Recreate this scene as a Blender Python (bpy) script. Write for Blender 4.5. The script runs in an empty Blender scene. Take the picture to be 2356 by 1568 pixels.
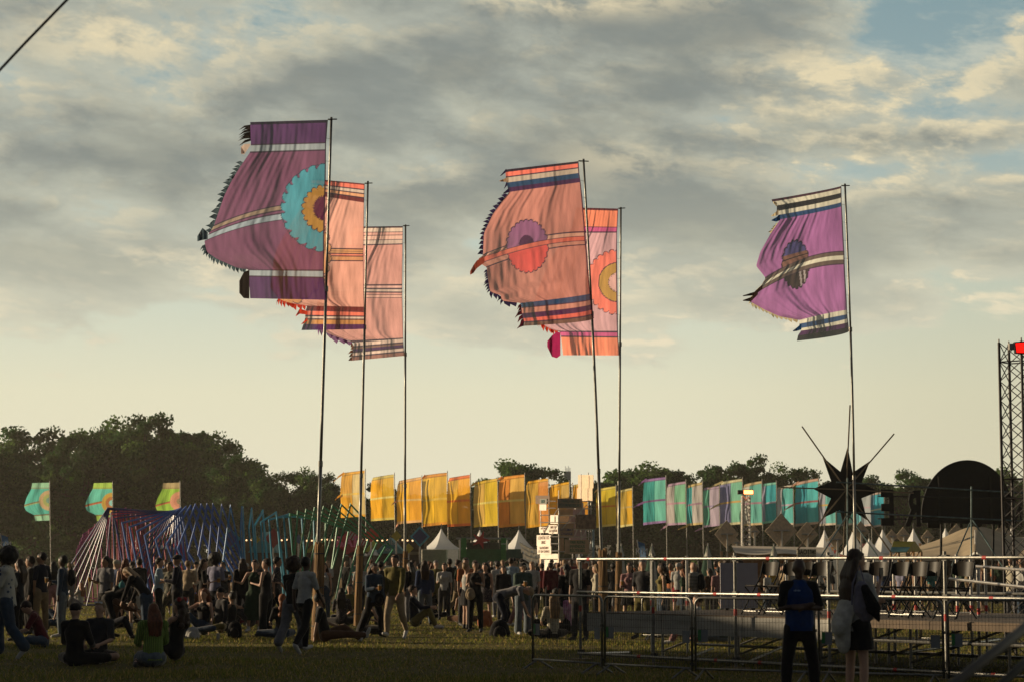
import bpy, math, random, numpy as np
from mathutils import Vector, Matrix
R = random.Random(7); NR = np.random.RandomState(5)
S = bpy.context.scene; C = S.collection
# ---------------------------------------------------------------- camera
CW, CH, F, H = 2356.0, 1568.0, 2356 * 75 / 36.0, 1.6
HOR = 1300.0
TH = math.atan((HOR - 784) / F)
cam = bpy.data.cameras.new('camera'); co = bpy.data.objects.new('camera', cam); C.objects.link(co)
co.location = (0, 0, H); co.rotation_euler = (math.pi / 2 + TH, 0, 0)
cam.lens = 75; cam.sensor_width = 36; cam.clip_start = .5; cam.clip_end = 5000
cam.dof.use_dof = True; cam.dof.focus_distance = 52; cam.dof.aperture_fstop = 4.0
S.camera = co
S.render.resolution_x = 1024; S.render.resolution_y = 681
# ---------------------------------------------------------------- light
SUN_AZ, SUN_EL = math.radians(15), math.radians(12)     # azimuth beyond due left
sd = Vector((-math.cos(SUN_AZ) * math.cos(SUN_EL), math.sin(SUN_AZ) * math.cos(SUN_EL), math.sin(SUN_EL)))
sl = bpy.data.lights.new('sun', 'SUN'); sl.energy = 4.9; sl.angle = math.radians(.5); sl.color = (1, .79, .52)
so = bpy.data.objects.new('sun', sl); C.objects.link(so); so.rotation_euler = sd.to_track_quat('Z', 'Y').to_euler()
S.view_settings.view_transform = 'Standard'; S.view_settings.look = 'None'
S.view_settings.exposure = 0.22; S.view_settings.gamma = 1
W = bpy.data.worlds.new('World'); S.world = W; W.use_nodes = True
nt = W.node_tree; nt.nodes.clear()
def nd(t, **k):
    n = nt.nodes.new(t)
    for a, b in k.items(): setattr(n, a, b)
    return n
def put(sock, v):
    if hasattr(v, 'is_output'): nt.links.new(v, sock)
    else: sock.default_value = v
def M(op, a, b=None, c=None, clamp=False):
    n = nd('ShaderNodeMath', operation=op, use_clamp=clamp); put(n.inputs[0], a)
    if b is not None: put(n.inputs[1], b)
    if c is not None: put(n.inputs[2], c)
    return n.outputs[0]
def MR(v, a, b, c=0., d=1., t='SMOOTHSTEP'):
    n = nd('ShaderNodeMapRange', interpolation_type=t); put(n.inputs[0], v)
    for i, q in enumerate((a, b, c, d)): n.inputs[i + 1].default_value = q
    return n.outputs[0]
def MIX(f, a, b):
    n = nd('ShaderNodeMix', data_type='RGBA'); put(n.inputs[0], f)
    put(n.inputs[6], a if hasattr(a, 'is_output') else (*a, 1)); put(n.inputs[7], b if hasattr(b, 'is_output') else (*b, 1))
    return n.outputs[2]
def VEC(x, y, z=0.):
    n = nd('ShaderNodeCombineXYZ'); put(n.inputs[0], x); put(n.inputs[1], y); put(n.inputs[2], z); return n.outputs[0]
def NOISE(v, s, det=6., ro=.55, dist=0.):
    n = nd('ShaderNodeTexNoise'); put(n.inputs['Vector'], v); n.inputs['Scale'].default_value = s
    n.inputs['Detail'].default_value = det; n.inputs['Roughness'].default_value = ro; n.inputs['Distortion'].default_value = dist
    return n.outputs[0]
def RAMP(f, pts):
    n = nd('ShaderNodeValToRGB'); cr = n.color_ramp; put(n.inputs[0], f)
    while len(cr.elements) < len(pts): cr.elements.new(.5)
    for e, (p, c) in zip(cr.elements, pts): e.position = p; e.color = (*c, 1)
    return n.outputs[0]
def lin(r, g, b):
    f = lambda c: (c / 255 / 12.92) if c / 255 < .04045 else ((c / 255 + .055) / 1.055) ** 2.4
    return (f(r), f(g), f(b))
def hx(s): return lin(int(s[0:2], 16), int(s[2:4], 16), int(s[4:6], 16))
WS = .1
def K(r, g, b): return tuple(c / WS for c in lin(r, g, b))
sky = nd('ShaderNodeTexSky', sky_type='NISHITA', sun_disc=False)
sky.sun_elevation = SUN_EL; sky.sun_rotation = -(math.pi / 2 - SUN_AZ); sky.dust_density = 2.5; sky.air_density = 1.2
tc = nd('ShaderNodeTexCoord'); sp = nd('ShaderNodeSeparateXYZ'); nt.links.new(tc.outputs['Generated'], sp.inputs[0])
az = M('ARCTAN2', sp.outputs[0], sp.outputs[1]); el = M('ARCSINE', sp.outputs[2])
U = M('MULTIPLY', az, F / 1000); V = M('MULTIPLY', el, F / 1000)
def GA(cx, cy, sx, sy, a):
    dx = M('DIVIDE', M('SUBTRACT', U, cx), sx); dy = M('DIVIDE', M('SUBTRACT', V, cy), sy)
    q = M('ADD', M('MULTIPLY', dx, dx), M('MULTIPLY', dy, dy))
    return M('MULTIPLY', M('EXPONENT', M('MULTIPLY', q, -1.)), a)
# clear air seen between the clouds
clear = RAMP(M('DIVIDE', V, 1.4), [(0, K(219, 208, 178)), (.12, K(223, 216, 190)), (.28, K(219, 215, 187)), (.45, K(196, 203, 186)), (.62, K(168, 182, 176)), (.8, K(140, 160, 162)), (1, K(122, 148, 154))])
clear = MIX(MR(U, .2, 1.25, 0, .42), clear, RAMP(M('DIVIDE', V, 1.4), [(0, K(182, 172, 136)), (.4, K(176, 178, 154)), (.7, K(132, 153, 156)), (1, K(112, 140, 150))]))
clear = MIX(MR(az, 2.2, 1.2, 0, .0), clear, clear)
# warped cloud coordinates: flat streaks low down, rounder masses high up
wv = VEC(U, V, 0.)
warp = NOISE(wv, 2.2, 4, .55)
uu = M('ADD', U, M('MULTIPLY', M('SUBTRACT', warp, .5), .22))
vv = M('ADD', M('MULTIPLY', M('POWER', M('MAXIMUM', V, .01), .62), 3.6), M('MULTIPLY', U, .22))
def cn(du, dv): return NOISE(VEC(M('ADD', uu, du), M('ADD', vv, dv), 3.9), 2.3, 12, .60)
n0 = cn(0., 0.); n1 = cn(-.035, .028)
big = NOISE(VEC(U, M('MULTIPLY', V, 1.8), 8.3), 1.15, 3, .5)
cov = M('ADD', MR(V, .30, .72, -.15, .17), M('MULTIPLY', M('SUBTRACT', big, .5), .35))
for g in [(.42, 1.2, .38, .13, .16), (-.7, .95, .6, .3, .06), (.95, .68, .5, .12, .14), (.35, .93, .45, .10, .06), (-.9, .68, .6, .045, .14), (-.1, .58, .5, .03, .07), (.55, .60, .45, .025, .10), (-.1, .9, .5, .16, .06)]:
    cov = M('ADD', cov, GA(*g))
for g in [(.98, 1.24, .30, .13, -.26), (.80, .90, .36, .045, -.20), (1.0, 1.03, .25, .05, -.16), (.50, 1.03, .16, .03, -.10), (-.2, .74, .3, .05, -.08)]:
    cov = M('ADD', cov, GA(*g))
dens = M('ADD', n0, cov)
mask = MR(dens, .50, .61)
thick = MR(dens, .56, .84)
lit = MR(M('SUBTRACT', n0, n1), -.01, .07)
edge = M('MULTIPLY', lit, MR(dens, .82, .58, .0, 1.))
glow = M('ADD', GA(-.90, 1.19, .25, .10, .9), M('ADD', GA(.76, 1.10, .20, .09, 1.1), M('ADD', GA(.15, 1.285, .32, .03, .9), M('ADD', GA(.95, .92, .35, .08, .9), M('ADD', GA(-.7, .68, .5, .04, .8), GA(.25, .93, .16, .05, .5))))))
glow = M('MULTIPLY', glow, MR(NOISE(VEC(uu, vv, 5.), 4.5, 10, .62), .44, .60))
body = MIX(thick, K(179, 180, 164), K(124, 128, 122))
body = MIX(MR(V, .35, .95), K(212, 208, 184), body)
tex = NOISE(VEC(uu, vv, 1.2), 2.6, 10, .62)
body = MIX(MR(tex, .38, .66, 0, .30), body, K(142, 147, 141))
body = MIX(MR(tex, .52, .36, 0, .20), body, K(196, 192, 168))
rim = MIX(MR(V, .4, 1.0), K(236, 221, 190), K(226, 210, 172))
cl = MIX(M('MINIMUM', M('ADD', M('MULTIPLY', M('MULTIPLY', edge, MR(U, -.5, .5, .5, 1.)), .8), M('MULTIPLY', glow, .95)), .95), body, rim)
wisp = M('MULTIPLY', MR(NOISE(VEC(M('ADD', U, M('MULTIPLY', V, .9)), M('MULTIPLY', V, 2.6), 1.), 3.2, 10, .66), .44, .68), MR(V, .6, .95, 0, .75))
clear = MIX(wisp, clear, K(196, 196, 178))
pic = MIX(M('MULTIPLY', mask, .93), clear, cl)
# the unseen sky well above and behind the field is dimmed to lower ambient light
pic = MIX(MR(M('MULTIPLY', V, 1.), 1.5, 3.2), pic, K(70, 72, 76))
pic = MIX(MR(sp.outputs[1], .25, -.5), pic, K(72, 76, 82))
pic = MIX(MR(V, -.02, -.3), pic, K(40, 36, 24))
skyc = nd('ShaderNodeVectorMath', operation='SCALE'); nt.links.new(sky.outputs[0], skyc.inputs[0]); skyc.inputs['Scale'].default_value = .7
fin = MIX(.94, skyc.outputs[0], pic)
bg = nd('ShaderNodeBackground'); bg.inputs[1].default_value = WS; nt.links.new(fin, bg.inputs[0])
wo = nd('ShaderNodeOutputWorld'); nt.links.new(bg.outputs[0], wo.inputs[0])
# ---------------------------------------------------------------- helpers
def P(px, py, Y):
    a = TH + math.atan((784 - py) / F); z = H + Y * math.tan(a)
    return Vector(((px - 1178) / F * (Y * math.cos(TH) + (z - H) * math.sin(TH)), Y, z))
def X(px, Y, z=0.): return (px - 1178) / F * (Y * math.cos(TH) + (z - H) * math.sin(TH))
def YG(py, z=0.): return (H - z) / math.tan(-(TH + math.atan((784 - py) / F)))
ORG = {}
_m = {}
def mat(key, col, rough=.75, metal=0., var=.12, scale=8., bump=0., bscale=40., trans=0., emis=0., stretch=(1, 1, 1), vcol=False, spec=.5, sheen=0., sheer=0.):
    if key in _m: return _m[key]
    m = bpy.data.materials.new(key); m.use_nodes = True; t = m.node_tree; t.nodes.clear()
    n = lambda ty: t.nodes.new(ty); L = t.links.new
    out = n('ShaderNodeOutputMaterial'); b = n('ShaderNodeBsdfPrincipled')
    c = n('ShaderNodeTexCoord'); mp = n('ShaderNodeMapping'); mp.inputs['Scale'].default_value = stretch; L(c.outputs['Object'], mp.inputs[0])
    no = n('ShaderNodeTexNoise'); no.inputs['Scale'].default_value = scale; no.inputs['Detail'].default_value = 4; L(mp.outputs[0], no.inputs[0])
    hs = n('ShaderNodeMix'); hs.data_type = 'RGBA'; hs.blend_type = 'MULTIPLY'; hs.inputs[0].default_value = 1
    r = n('ShaderNodeMapRange'); r.inputs[1].default_value = .3; r.inputs[2].default_value = .7; r.inputs[3].default_value = 1 - var * 1.6; r.inputs[4].default_value = 1 + var
    L(no.outputs[0], r.inputs[0]); cc = n('ShaderNodeCombineColor')
    for i in range(3): L(r.outputs[0], cc.inputs[i])
    if vcol:
        a = n('ShaderNodeVertexColor'); a.layer_name = 'Col'; L(a.outputs[0], hs.inputs[6])
    else: hs.inputs[6].default_value = (*col, 1)
    L(cc.outputs[0], hs.inputs[7]); L(hs.outputs[2], b.inputs['Base Color'])
    b.inputs['Roughness'].default_value = rough; b.inputs['Metallic'].default_value = metal; b.inputs['Specular IOR Level'].default_value = spec
    if sheen: b.inputs['Sheen Weight'].default_value = sheen; b.inputs['Sheen Roughness'].default_value = .35; b.inputs['Sheen Tint'].default_value = (1, .9, .8, 1)
    if emis:
        b.inputs['Emission Color'].default_value = (*col, 1); b.inputs['Emission Strength'].default_value = emis
    if bump:
        n2 = n('ShaderNodeTexNoise'); n2.inputs['Scale'].default_value = bscale; n2.inputs['Detail'].default_value = 5; L(mp.outputs[0], n2.inputs[0])
        bp = n('ShaderNodeBump'); bp.inputs['Strength'].default_value = bump; bp.inputs['Distance'].default_value = .03; L(n2.outputs[0], bp.inputs['Height']); L(bp.outputs[0], b.inputs['Normal'])
    src = b.outputs[0]
    if trans:
        tr = n('ShaderNodeBsdfTranslucent'); L(hs.outputs[2], tr.inputs[0])
        if bump: L(bp.outputs[0], tr.inputs['Normal'])
        mx = n('ShaderNodeMixShader'); mx.inputs[0].default_value = trans; L(b.outputs[0], mx.inputs[1]); L(tr.outputs[0], mx.inputs[2]); src = mx.outputs[0]
    if sheer:
        tp = n('ShaderNodeBsdfTransparent'); m2 = n('ShaderNodeMixShader'); m2.inputs[0].default_value = sheer; L(src, m2.inputs[1]); L(tp.outputs[0], m2.inputs[2]); src = m2.outputs[0]
    L(src, out.inputs[0]); _m[key] = m; return m
class MB:
    def __init__(s): s.v = []; s.f = []
    def add(s, vs, fs):
        o = len(s.v); s.v += [tuple(v) for v in vs]; s.f += [tuple(i + o for i in f) for f in fs]; return s
    def box(s, c, d, rz=0., rx=0., ry=0.):
        Rm = Matrix.Rotation(rz, 3, 'Z') @ Matrix.Rotation(ry, 3, 'Y') @ Matrix.Rotation(rx, 3, 'X'); c = Vector(c)
        vs = [c + Rm @ Vector((x * d[0] / 2, y * d[1] / 2, z * d[2] / 2)) for x in (-1, 1) for y in (-1, 1) for z in (-1, 1)]
        return s.add(vs, [(0, 1, 3, 2), (4, 6, 7, 5), (0, 4, 5, 1), (2, 3, 7, 6), (0, 2, 6, 4), (1, 5, 7, 3)])
    def tube(s, pts, r, n=8, cap=True):
        pts = [Vector(p) for p in pts]; rs = r if isinstance(r, (list, tuple)) else [r] * len(pts); vs = []; fs = []; up = None
        for i, p in enumerate(pts):
            d = (pts[min(i + 1, len(pts) - 1)] - pts[max(i - 1, 0)]).normalized()
            if up is None: up = d.orthogonal().normalized()
            up = (up - d * up.dot(d)).normalized(); w = d.cross(up)
            for k in range(n):
                a = 2 * math.pi * k / n; vs.append(p + (up * math.cos(a) + w * math.sin(a)) * rs[i])
        for i in range(len(pts) - 1):
            for k in range(n):
                a = i * n + k; b = i * n + (k + 1) % n; fs.append((a, b, b + n, a + n))
        if cap: fs += [tuple(range(n))[::-1], tuple(range((len(pts) - 1) * n, len(pts) * n))]
        return s.add(vs, fs)
    def prism(s, poly, off):
        n = len(poly); poly = [Vector(p) for p in poly]; off = Vector(off)
        return s.add(poly + [p + off for p in poly], [tuple(range(n))[::-1], tuple(range(n, 2 * n))] + [(i, (i + 1) % n, (i + 1) % n + n, i + n) for i in range(n)])
    def grid(s, fn, nu, nv):
        return s.add([fn(i / nu, j / nv) for j in range(nv + 1) for i in range(nu + 1)], [(j * (nu + 1) + i, j * (nu + 1) + i + 1, (j + 1) * (nu + 1) + i + 1, (j + 1) * (nu + 1) + i) for j in range(nv) for i in range(nu)])
def link(name, me, m=None, parent=None, loc=None, cols=None, smooth=False, **tags):
    o = bpy.data.objects.new(name, me); C.objects.link(o)
    if m is not None and not me.materials: me.materials.append(m)
    if parent is not None: o.parent = parent; ORG[o] = ORG[parent]
    else: o.location = loc or (0, 0, 0); ORG[o] = Vector(loc or (0, 0, 0))
    if smooth: me.polygons.foreach_set('use_smooth', [True] * len(me.polygons))
    tag(o, **tags); return o
def tag(o, label=None, cat=None, group=None, kind=None):
    if label: o['label'] = label
    if cat: o['category'] = cat
    if group: o['group'] = group
    if kind: o['kind'] = kind
    return o
def obj(name, mb, m, parent=None, loc=None, smooth=False, **tags):
    og = ORG[parent] if parent is not None else Vector(loc or (0, 0, 0))
    me = bpy.data.meshes.new(name); me.from_pydata([(v[0] - og[0], v[1] - og[1], v[2] - og[2]) for v in mb.v], [], mb.f)
    return link(name, me, m, parent, loc, smooth=smooth, **tags)
def npmesh(name, v, f, col=None, smooth=False):
    v = np.ascontiguousarray(v, 'f4'); f = np.ascontiguousarray(f, 'i4'); k = f.shape[1]
    me = bpy.data.meshes.new(name); me.vertices.add(len(v)); me.vertices.foreach_set('co', v.ravel())
    me.loops.add(f.size); me.loops.foreach_set('vertex_index', f.ravel()); me.polygons.add(len(f))
    me.polygons.foreach_set('loop_start', np.arange(0, f.size, k, dtype='i4')); me.polygons.foreach_set('loop_total', np.full(len(f), k, 'i4'))
    me.polygons.foreach_set('use_smooth', np.full(len(f), smooth)); me.update(calc_edges=True)
    if col is not None:
        a = me.color_attributes.new('Col', 'FLOAT_COLOR', 'POINT'); a.data.foreach_set('color', np.hstack([col, np.ones((len(col), 1))]).astype('f4').ravel())
    return me
def thing(name, label, cat, loc, group=None, rz=0.):
    o = bpy.data.objects.new(name, None); C.objects.link(o); o.location = loc; o.empty_display_size = .2; ORG[o] = Vector(loc)
    if rz: o.rotation_euler.z = rz
    return tag(o, label, cat, group)
def copy_tree(o, loc=None, rz=None, sc=None, parent=None, label=None, group=None):
    c = o.copy(); C.objects.link(c); c.parent = parent
    if loc is not None: c.location = loc; ORG[c] = Vector(loc)
    if rz is not None: c.rotation_euler.z = rz
    if sc is not None: c.scale = sc if isinstance(sc, tuple) else (sc,) * 3
    if label: c['label'] = label
    if group: c['group'] = group
    for ch in list(o.children): copy_tree(ch, parent=c)
    return c
def text_mesh(txt, size, depth=.01, bold=0., align='CENTER', sx=1.):
    cu = bpy.data.curves.new('t', 'FONT'); cu.body = txt; cu.size = size; cu.extrude = depth; cu.offset = bold; cu.align_x = align; cu.align_y = 'CENTER'; cu.resolution_u = 3
    o = bpy.data.objects.new('t', cu); C.objects.link(o); bpy.context.view_layer.update()
    me = bpy.data.meshes.new_from_object(o.evaluated_get(bpy.context.evaluated_depsgraph_get()))
    bpy.data.objects.remove(o); bpy.data.curves.remove(cu); return me
def text_on(parent, txt, pos, size, m, rz=0., sx=1., name='lettering', mirror=False, bold=0., depth=.01, rx=math.pi / 2):
    me = text_mesh(txt, size, depth, bold)
    T = Matrix.Translation(Vector(pos) - ORG[parent]) @ Matrix.Rotation(rz, 4, 'Z') @ Matrix.Rotation(rx, 4, 'X') @ Matrix.Diagonal((-sx if mirror else sx, 1, 1, 1))
    me.transform(T); me.name = name
    if mirror: me.flip_normals()
    return link(name, me, m, parent)
def wob(x, s=1.): return math.sin(x * 1.3 * s) * .5 + math.sin(x * 2.9 * s + 1.7) * .3 + math.sin(x * 5.3 * s + .4) * .2
# ---------------------------------------------------------------- ground and grass
g = MB(); g.add([(-900, -30, 0), (900, -30, 0), (900, 1500, 0), (-900, 1500, 0)], [(0, 1, 2, 3)])
gm = bpy.data.materials.new('trodden_turf'); gm.use_nodes = True; t = gm.node_tree; bs = t.nodes['Principled BSDF']
tcn = t.nodes.new('ShaderNodeTexCoord')
def gn(s, d):
    n = t.nodes.new('ShaderNodeTexNoise'); n.inputs['Scale'].default_value = s; n.inputs['Detail'].default_value = d; t.links.new(tcn.outputs['Object'], n.inputs[0]); return n.outputs[0]
def gmix(f, a, b, lo=.35, hi=.65):
    r = t.nodes.new('ShaderNodeMapRange'); r.inputs[1].default_value = lo; r.inputs[2].default_value = hi; t.links.new(f, r.inputs[0])
    m = t.nodes.new('ShaderNodeMix'); m.data_type = 'RGBA'; t.links.new(r.outputs[0], m.inputs[0])
    for i, c in ((6, a), (7, b)):
        if hasattr(c, 'is_output'): t.links.new(c, m.inputs[i])
        else: m.inputs[i].default_value = (*c, 1)
    return m.outputs[2]
c1 = gmix(gn(9, 6), (.06, .055, .014), (.13, .11, .028)); c2 = gmix(gn(30, 3), (.10, .08, .026), (.16, .125, .048))
gc = gmix(gn(.6, 5), c1, c2, .45, .62); t.links.new(gc, bs.inputs['Base Color']); bs.inputs['Roughness'].default_value = .95; bs.inputs['Specular IOR Level'].default_value = .1
bp = t.nodes.new('ShaderNodeBump'); bp.inputs['Distance'].default_value = .08; bp.inputs['Strength'].default_value = .9; t.links.new(gn(12, 6), bp.inputs['Height']); t.links.new(bp.outputs[0], bs.inputs['Normal'])
obj('ground', g, gm, kind='structure')
# blades of grass: tufts spread over the near field
NG = 170000
yy = 27 + (NR.rand(NG) ** 1.6) * 62
xx = (NR.rand(NG) * 2 - 1) * (yy * .245 + .6)
pat = np.sin(xx * .9 + np.sin(yy * .7) * 2) * .5 + np.sin(yy * 1.3 + xx * .37) * .5
keep = NR.rand(NG) < (.62 + .38 * pat); xx = xx[keep]; yy = yy[keep]; n = len(xx)
hh = (.035 + .055 * NR.rand(n) ** 2) * (.8 + .5 * np.clip(pat[keep], -.4, 1)); aa = NR.rand(n) * 6.283; wd = .006 + yy * .00018
lx = NR.randn(n) * .03; ly = NR.randn(n) * .03
v = np.zeros((n, 3, 3)); v[:, 0] = np.stack([xx - np.cos(aa) * wd, yy - np.sin(aa) * wd, np.full(n, -.01)], 1); v[:, 1] = np.stack([xx + np.cos(aa) * wd, yy + np.sin(aa) * wd, np.full(n, -.01)], 1)
v[:, 2] = np.stack([xx + lx, yy + ly, hh], 1)
dry = (NR.rand(n) < .3)[:, None]; br = (.7 + .6 * NR.rand(n))[:, None]
gcol = np.where(dry, np.array([[.36, .27, .09]]), np.array([[.17, .18, .035]])) * br
gme = npmesh('grass', v.reshape(-1, 3), np.arange(n * 3).reshape(-1, 3), np.repeat(gcol, 3, 0))
link('grass', gme, mat('grass_blade', None, .8, vcol=True, var=.2, trans=.45, spec=.15), kind='stuff')
# ---------------------------------------------------------------- trees
leafm = mat('leaf', None, .7, vcol=True, var=.25, scale=.6, trans=.35, spec=.15); barkm = mat('bark', (.06, .045, .03), .95, bump=.6, bscale=9)
def make_crown(seed, nl, rx, rz, h0, dense, ncl, ls=.3):
    r = np.random.RandomState(seed); cs = []
    while len(cs) < ncl:
        p = r.uniform(-1, 1, 3); q = np.linalg.norm(p)
        if .35 < q < 1: cs.append(p * [rx, rx, rz] * (.8 + .25 * r.rand()) + [0, 0, h0])
    cs = np.array(cs); cr = rx * r.uniform(.09, .24, ncl)
    k = r.randint(0, ncl, nl); d = r.randn(nl, 3); d /= np.linalg.norm(d, axis=1)[:, None]
    p = cs[k] + d * (cr[k] * r.uniform(.3, 1.35, nl))[:, None] * [1, 1, .72]
    a = r.randn(nl, 3); a /= np.linalg.norm(a, axis=1)[:, None]; b = np.cross(a, r.randn(nl, 3)); b /= np.linalg.norm(b, axis=1)[:, None]
    s = ls * r.uniform(.5, 1.15, nl)[:, None]
    v = np.stack([p - a * s, p - b * s * .6, p + a * s, p + b * s * .6], 1).reshape(-1, 3)
    tone = (r.uniform(.65, 1.4, ncl)[k] * r.uniform(.7, 1.3, nl))[:, None]; warm = (r.rand(ncl)[k] < .35)[:, None]
    col = np.where(warm, np.array([[.09, .17, .032]]), np.array([[.034, .092, .022]])) * tone
    return npmesh('crown', v, np.arange(nl * 4).reshape(-1, 4), np.repeat(col, 4, 0)), cs
def make_trunk(h, r0, cs, seed):
    r = random.Random(seed); m = MB(); pts = [(wob(i * 1.1 + seed) * .25, wob(i * .9 + seed + 4) * .25, h * i / 6) for i in range(7)]
    m.tube(pts, [r0 * (1.25 if i == 0 else 1 - .11 * i) for i in range(7)], 9)
    for c in cs[::2]:
        b = Vector(pts[r.randint(2, 5)]); c = Vector(c); mid = (b + c) / 2 + Vector((r.uniform(-.5, .5), r.uniform(-.5, .5), r.uniform(-.2, .6)))
        m.tube([b, mid, c], [r0 * .38, r0 * .25, r0 * .08], 5)
    return m
protos = []
for i, (nl, rx, rz, h0, nc) in enumerate([(34000, 5.6, 7.0, 9.3, 150), (34000, 5.0, 7.3, 8.9, 130), (32000, 6.2, 6.6, 9.9, 150), (20000, 4.9, 6.9, 9.4, 95)]):
    me, cs = make_crown(40 + i, nl, rx, rz, h0, 1, nc, .26)
    tk = make_trunk(10.5, .38, cs, i)
    protos.append((me, tk))
tree_defs = []
def tree(px, ty, Y, wpx, k, label, rz, low=False):
    h = H + (HOR - ty) / F * Y; w = wpx / F * Y; base = 16.6
    T = thing('tree', label, 'tree', (X(px, Y), Y, 0), 'trees round the field', rz)
    me, tk = protos[k]; T.scale = (w / 12.6, w / 12.6, h / base)
    c = bpy.data.objects.new('crown', me); C.objects.link(c); c.parent = T; ORG[c] = ORG[T]
    if not me.materials: me.materials.append(leafm)
    if 'tm' not in globals().setdefault('_tk', {}).get(k, {}):
        tm = bpy.data.meshes.new('trunk'); tm.from_pydata(tk.v, [], tk.f); tm.materials.append(barkm); _tk[k] = {'tm': tm}
    o = bpy.data.objects.new('trunk', _tk[k]['tm']); C.objects.link(o); o.parent = T
for i, a in enumerate([
    (-60, 1012, 232, 250, 2, 'broad dark tree at the left edge of the photo'),
    (70, 985, 245, 260, 0, 'dark tree rising behind the first teal flag from the left'),
    (165, 977, 238, 210, 1, 'dark tree with light gaps between the first and second far-left flags'),
    (262, 966, 246, 240, 2, 'tall dark tree above the second far-left flag'),
    (345, 957, 240, 230, 0, 'tallest tree of the dark left-hand mass, above its middle'),
    (430, 966, 246, 240, 1, 'tall dark tree above the green flag on the left'),
    (500, 1000, 238, 190, 2, 'dark tree on the right shoulder of the left-hand mass'),
    (540, 1050, 232, 150, 0, 'lower dark tree where the left-hand mass slopes down'),
    (612, 1078, 225, 150, 1, 'rounded tree behind the teal frames with sky specks in it'),
    (672, 1076, 230, 150, 2, 'bushy tree left of the tall purple flag pole'),
    (735, 1090, 226, 130, 0, 'dark tree directly behind the tall purple flag pole'),
    (790, 1130, 232, 120, 1, 'low dark tree behind the first yellow flag'),
    (865, 1110, 240, 110, 3, 'light-topped tree between the first and second yellow flags'),
    (930, 1140, 236, 150, 0, 'low tree hidden behind the second and third yellow flags'),
    (1010, 1136, 236, 150, 2, 'low tree behind the fourth yellow flag'),
    (1090, 1120, 240, 140, 1, 'low tree behind the sixth yellow flag'),
    (1190, 1057, 232, 120, 2, 'round-topped tree standing alone above the orange flags'),
    (1265, 1130, 238, 110, 0, 'low tree behind the cardboard tower and its left flag'),
    (1310, 1096, 243, 70, 3, 'small pale tree just below the distant antenna'),
    (1370, 1090, 236, 120, 1, 'tree behind the fourth and fifth big flag poles'),
    (1430, 1082, 240, 110, 0, 'tree rising above the last two yellow flags'),
    (1490, 1068, 234, 120, 2, 'tree above the first teal flag of the right-hand row'),
    (1555, 1058, 238, 110, 1, 'tall tree above the second teal flag'),
    (1625, 1070, 243, 100, 3, 'airy tree with yellow-green leaves above the pale flags'),
    (1685, 1048, 236, 95, 1, 'tree with a ragged top above the lamp mast, left one'),
    (1728, 1046, 240, 90, 3, 'tree with a ragged top above the lamp mast, right one'),
    (1775, 1100, 236, 90, 0, 'low tree in the dip right of the lamp mast'),
    (1836, 1067, 234, 90, 2, 'rounded light green tree left of the black star'),
    (1890, 1090, 238, 90, 1, 'tree behind the left points of the black star'),
    (1985, 1096, 236, 80, 0, 'low tree behind the right points of the black star'),
    (2040, 1120, 240, 90, 2, 'low tree behind the reversed letter E'),
    (2085, 1079, 234, 100, 3, 'pale green tree above the reversed letter R'),
    (2150, 1082, 238, 100, 1, 'tree left of the dark dome sign'),
    (2225, 1090, 240, 110, 0, 'tree hidden behind the dark dome sign'),
    (2300, 1080, 236, 110, 2, 'tree between the dark dome sign and the truss tower'),
    (2380, 1085, 234, 120, 1, 'tree at the right edge behind the truss tower'),
    (1450, 1104, 250, 100, 1, 'low tree filling the gap left of the first teal flag'), (1522, 1096, 252, 90, 2, 'low tree behind the first two teal flags'), (1590, 1092, 250, 90, 0, 'low tree behind the third teal flag'),
    (1655, 1088, 252, 90, 1, 'low tree behind the fourth and fifth teal flags'), (1765, 1112, 250, 90, 2, 'lowest tree of the dip right of the lamp mast'), (1940, 1106, 250, 90, 1, 'low tree hidden behind the middle of the black star'),
    (2015, 1112, 252, 90, 0, 'low tree between the black star and the reversed E'), (2120, 1098, 250, 90, 2, 'low tree between the reversed R and the dome sign')]):
    px, ty, Y, w, k, lab = a
    tree(px, ty, Y, w * (1.15 if px < 800 else 2.1), k, lab, R.uniform(0, 6.28))
# understorey closing the gaps below the crowns
hb = []; r = np.random.RandomState(3)
nh = 60000; hx_ = r.uniform(-75, 75, nh); hz = r.rand(nh) ** .8 * (4.6 + 1.3 * np.sin(hx_ * .21) + .9 * np.sin(hx_ * .63 + 1)); hy = 250 + r.randn(nh) * 1.6
p = np.stack([hx_, hy, hz], 1); a = r.randn(nh, 3); a /= np.linalg.norm(a, axis=1)[:, None]; b = np.cross(a, r.randn(nh, 3)); b /= np.linalg.norm(b, axis=1)[:, None]; s = .42
v = np.stack([p - a * s, p - b * s * .6, p + a * s, p + b * s * .6], 1).reshape(-1, 3)
link('undergrowth', npmesh('undergrowth', v, np.arange(nh * 4).reshape(-1, 4), np.repeat(np.array([[.034, .07, .018]]) * r.uniform(.6, 1.6, (nh, 1)), 4, 0)), leafm, kind='stuff')
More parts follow.
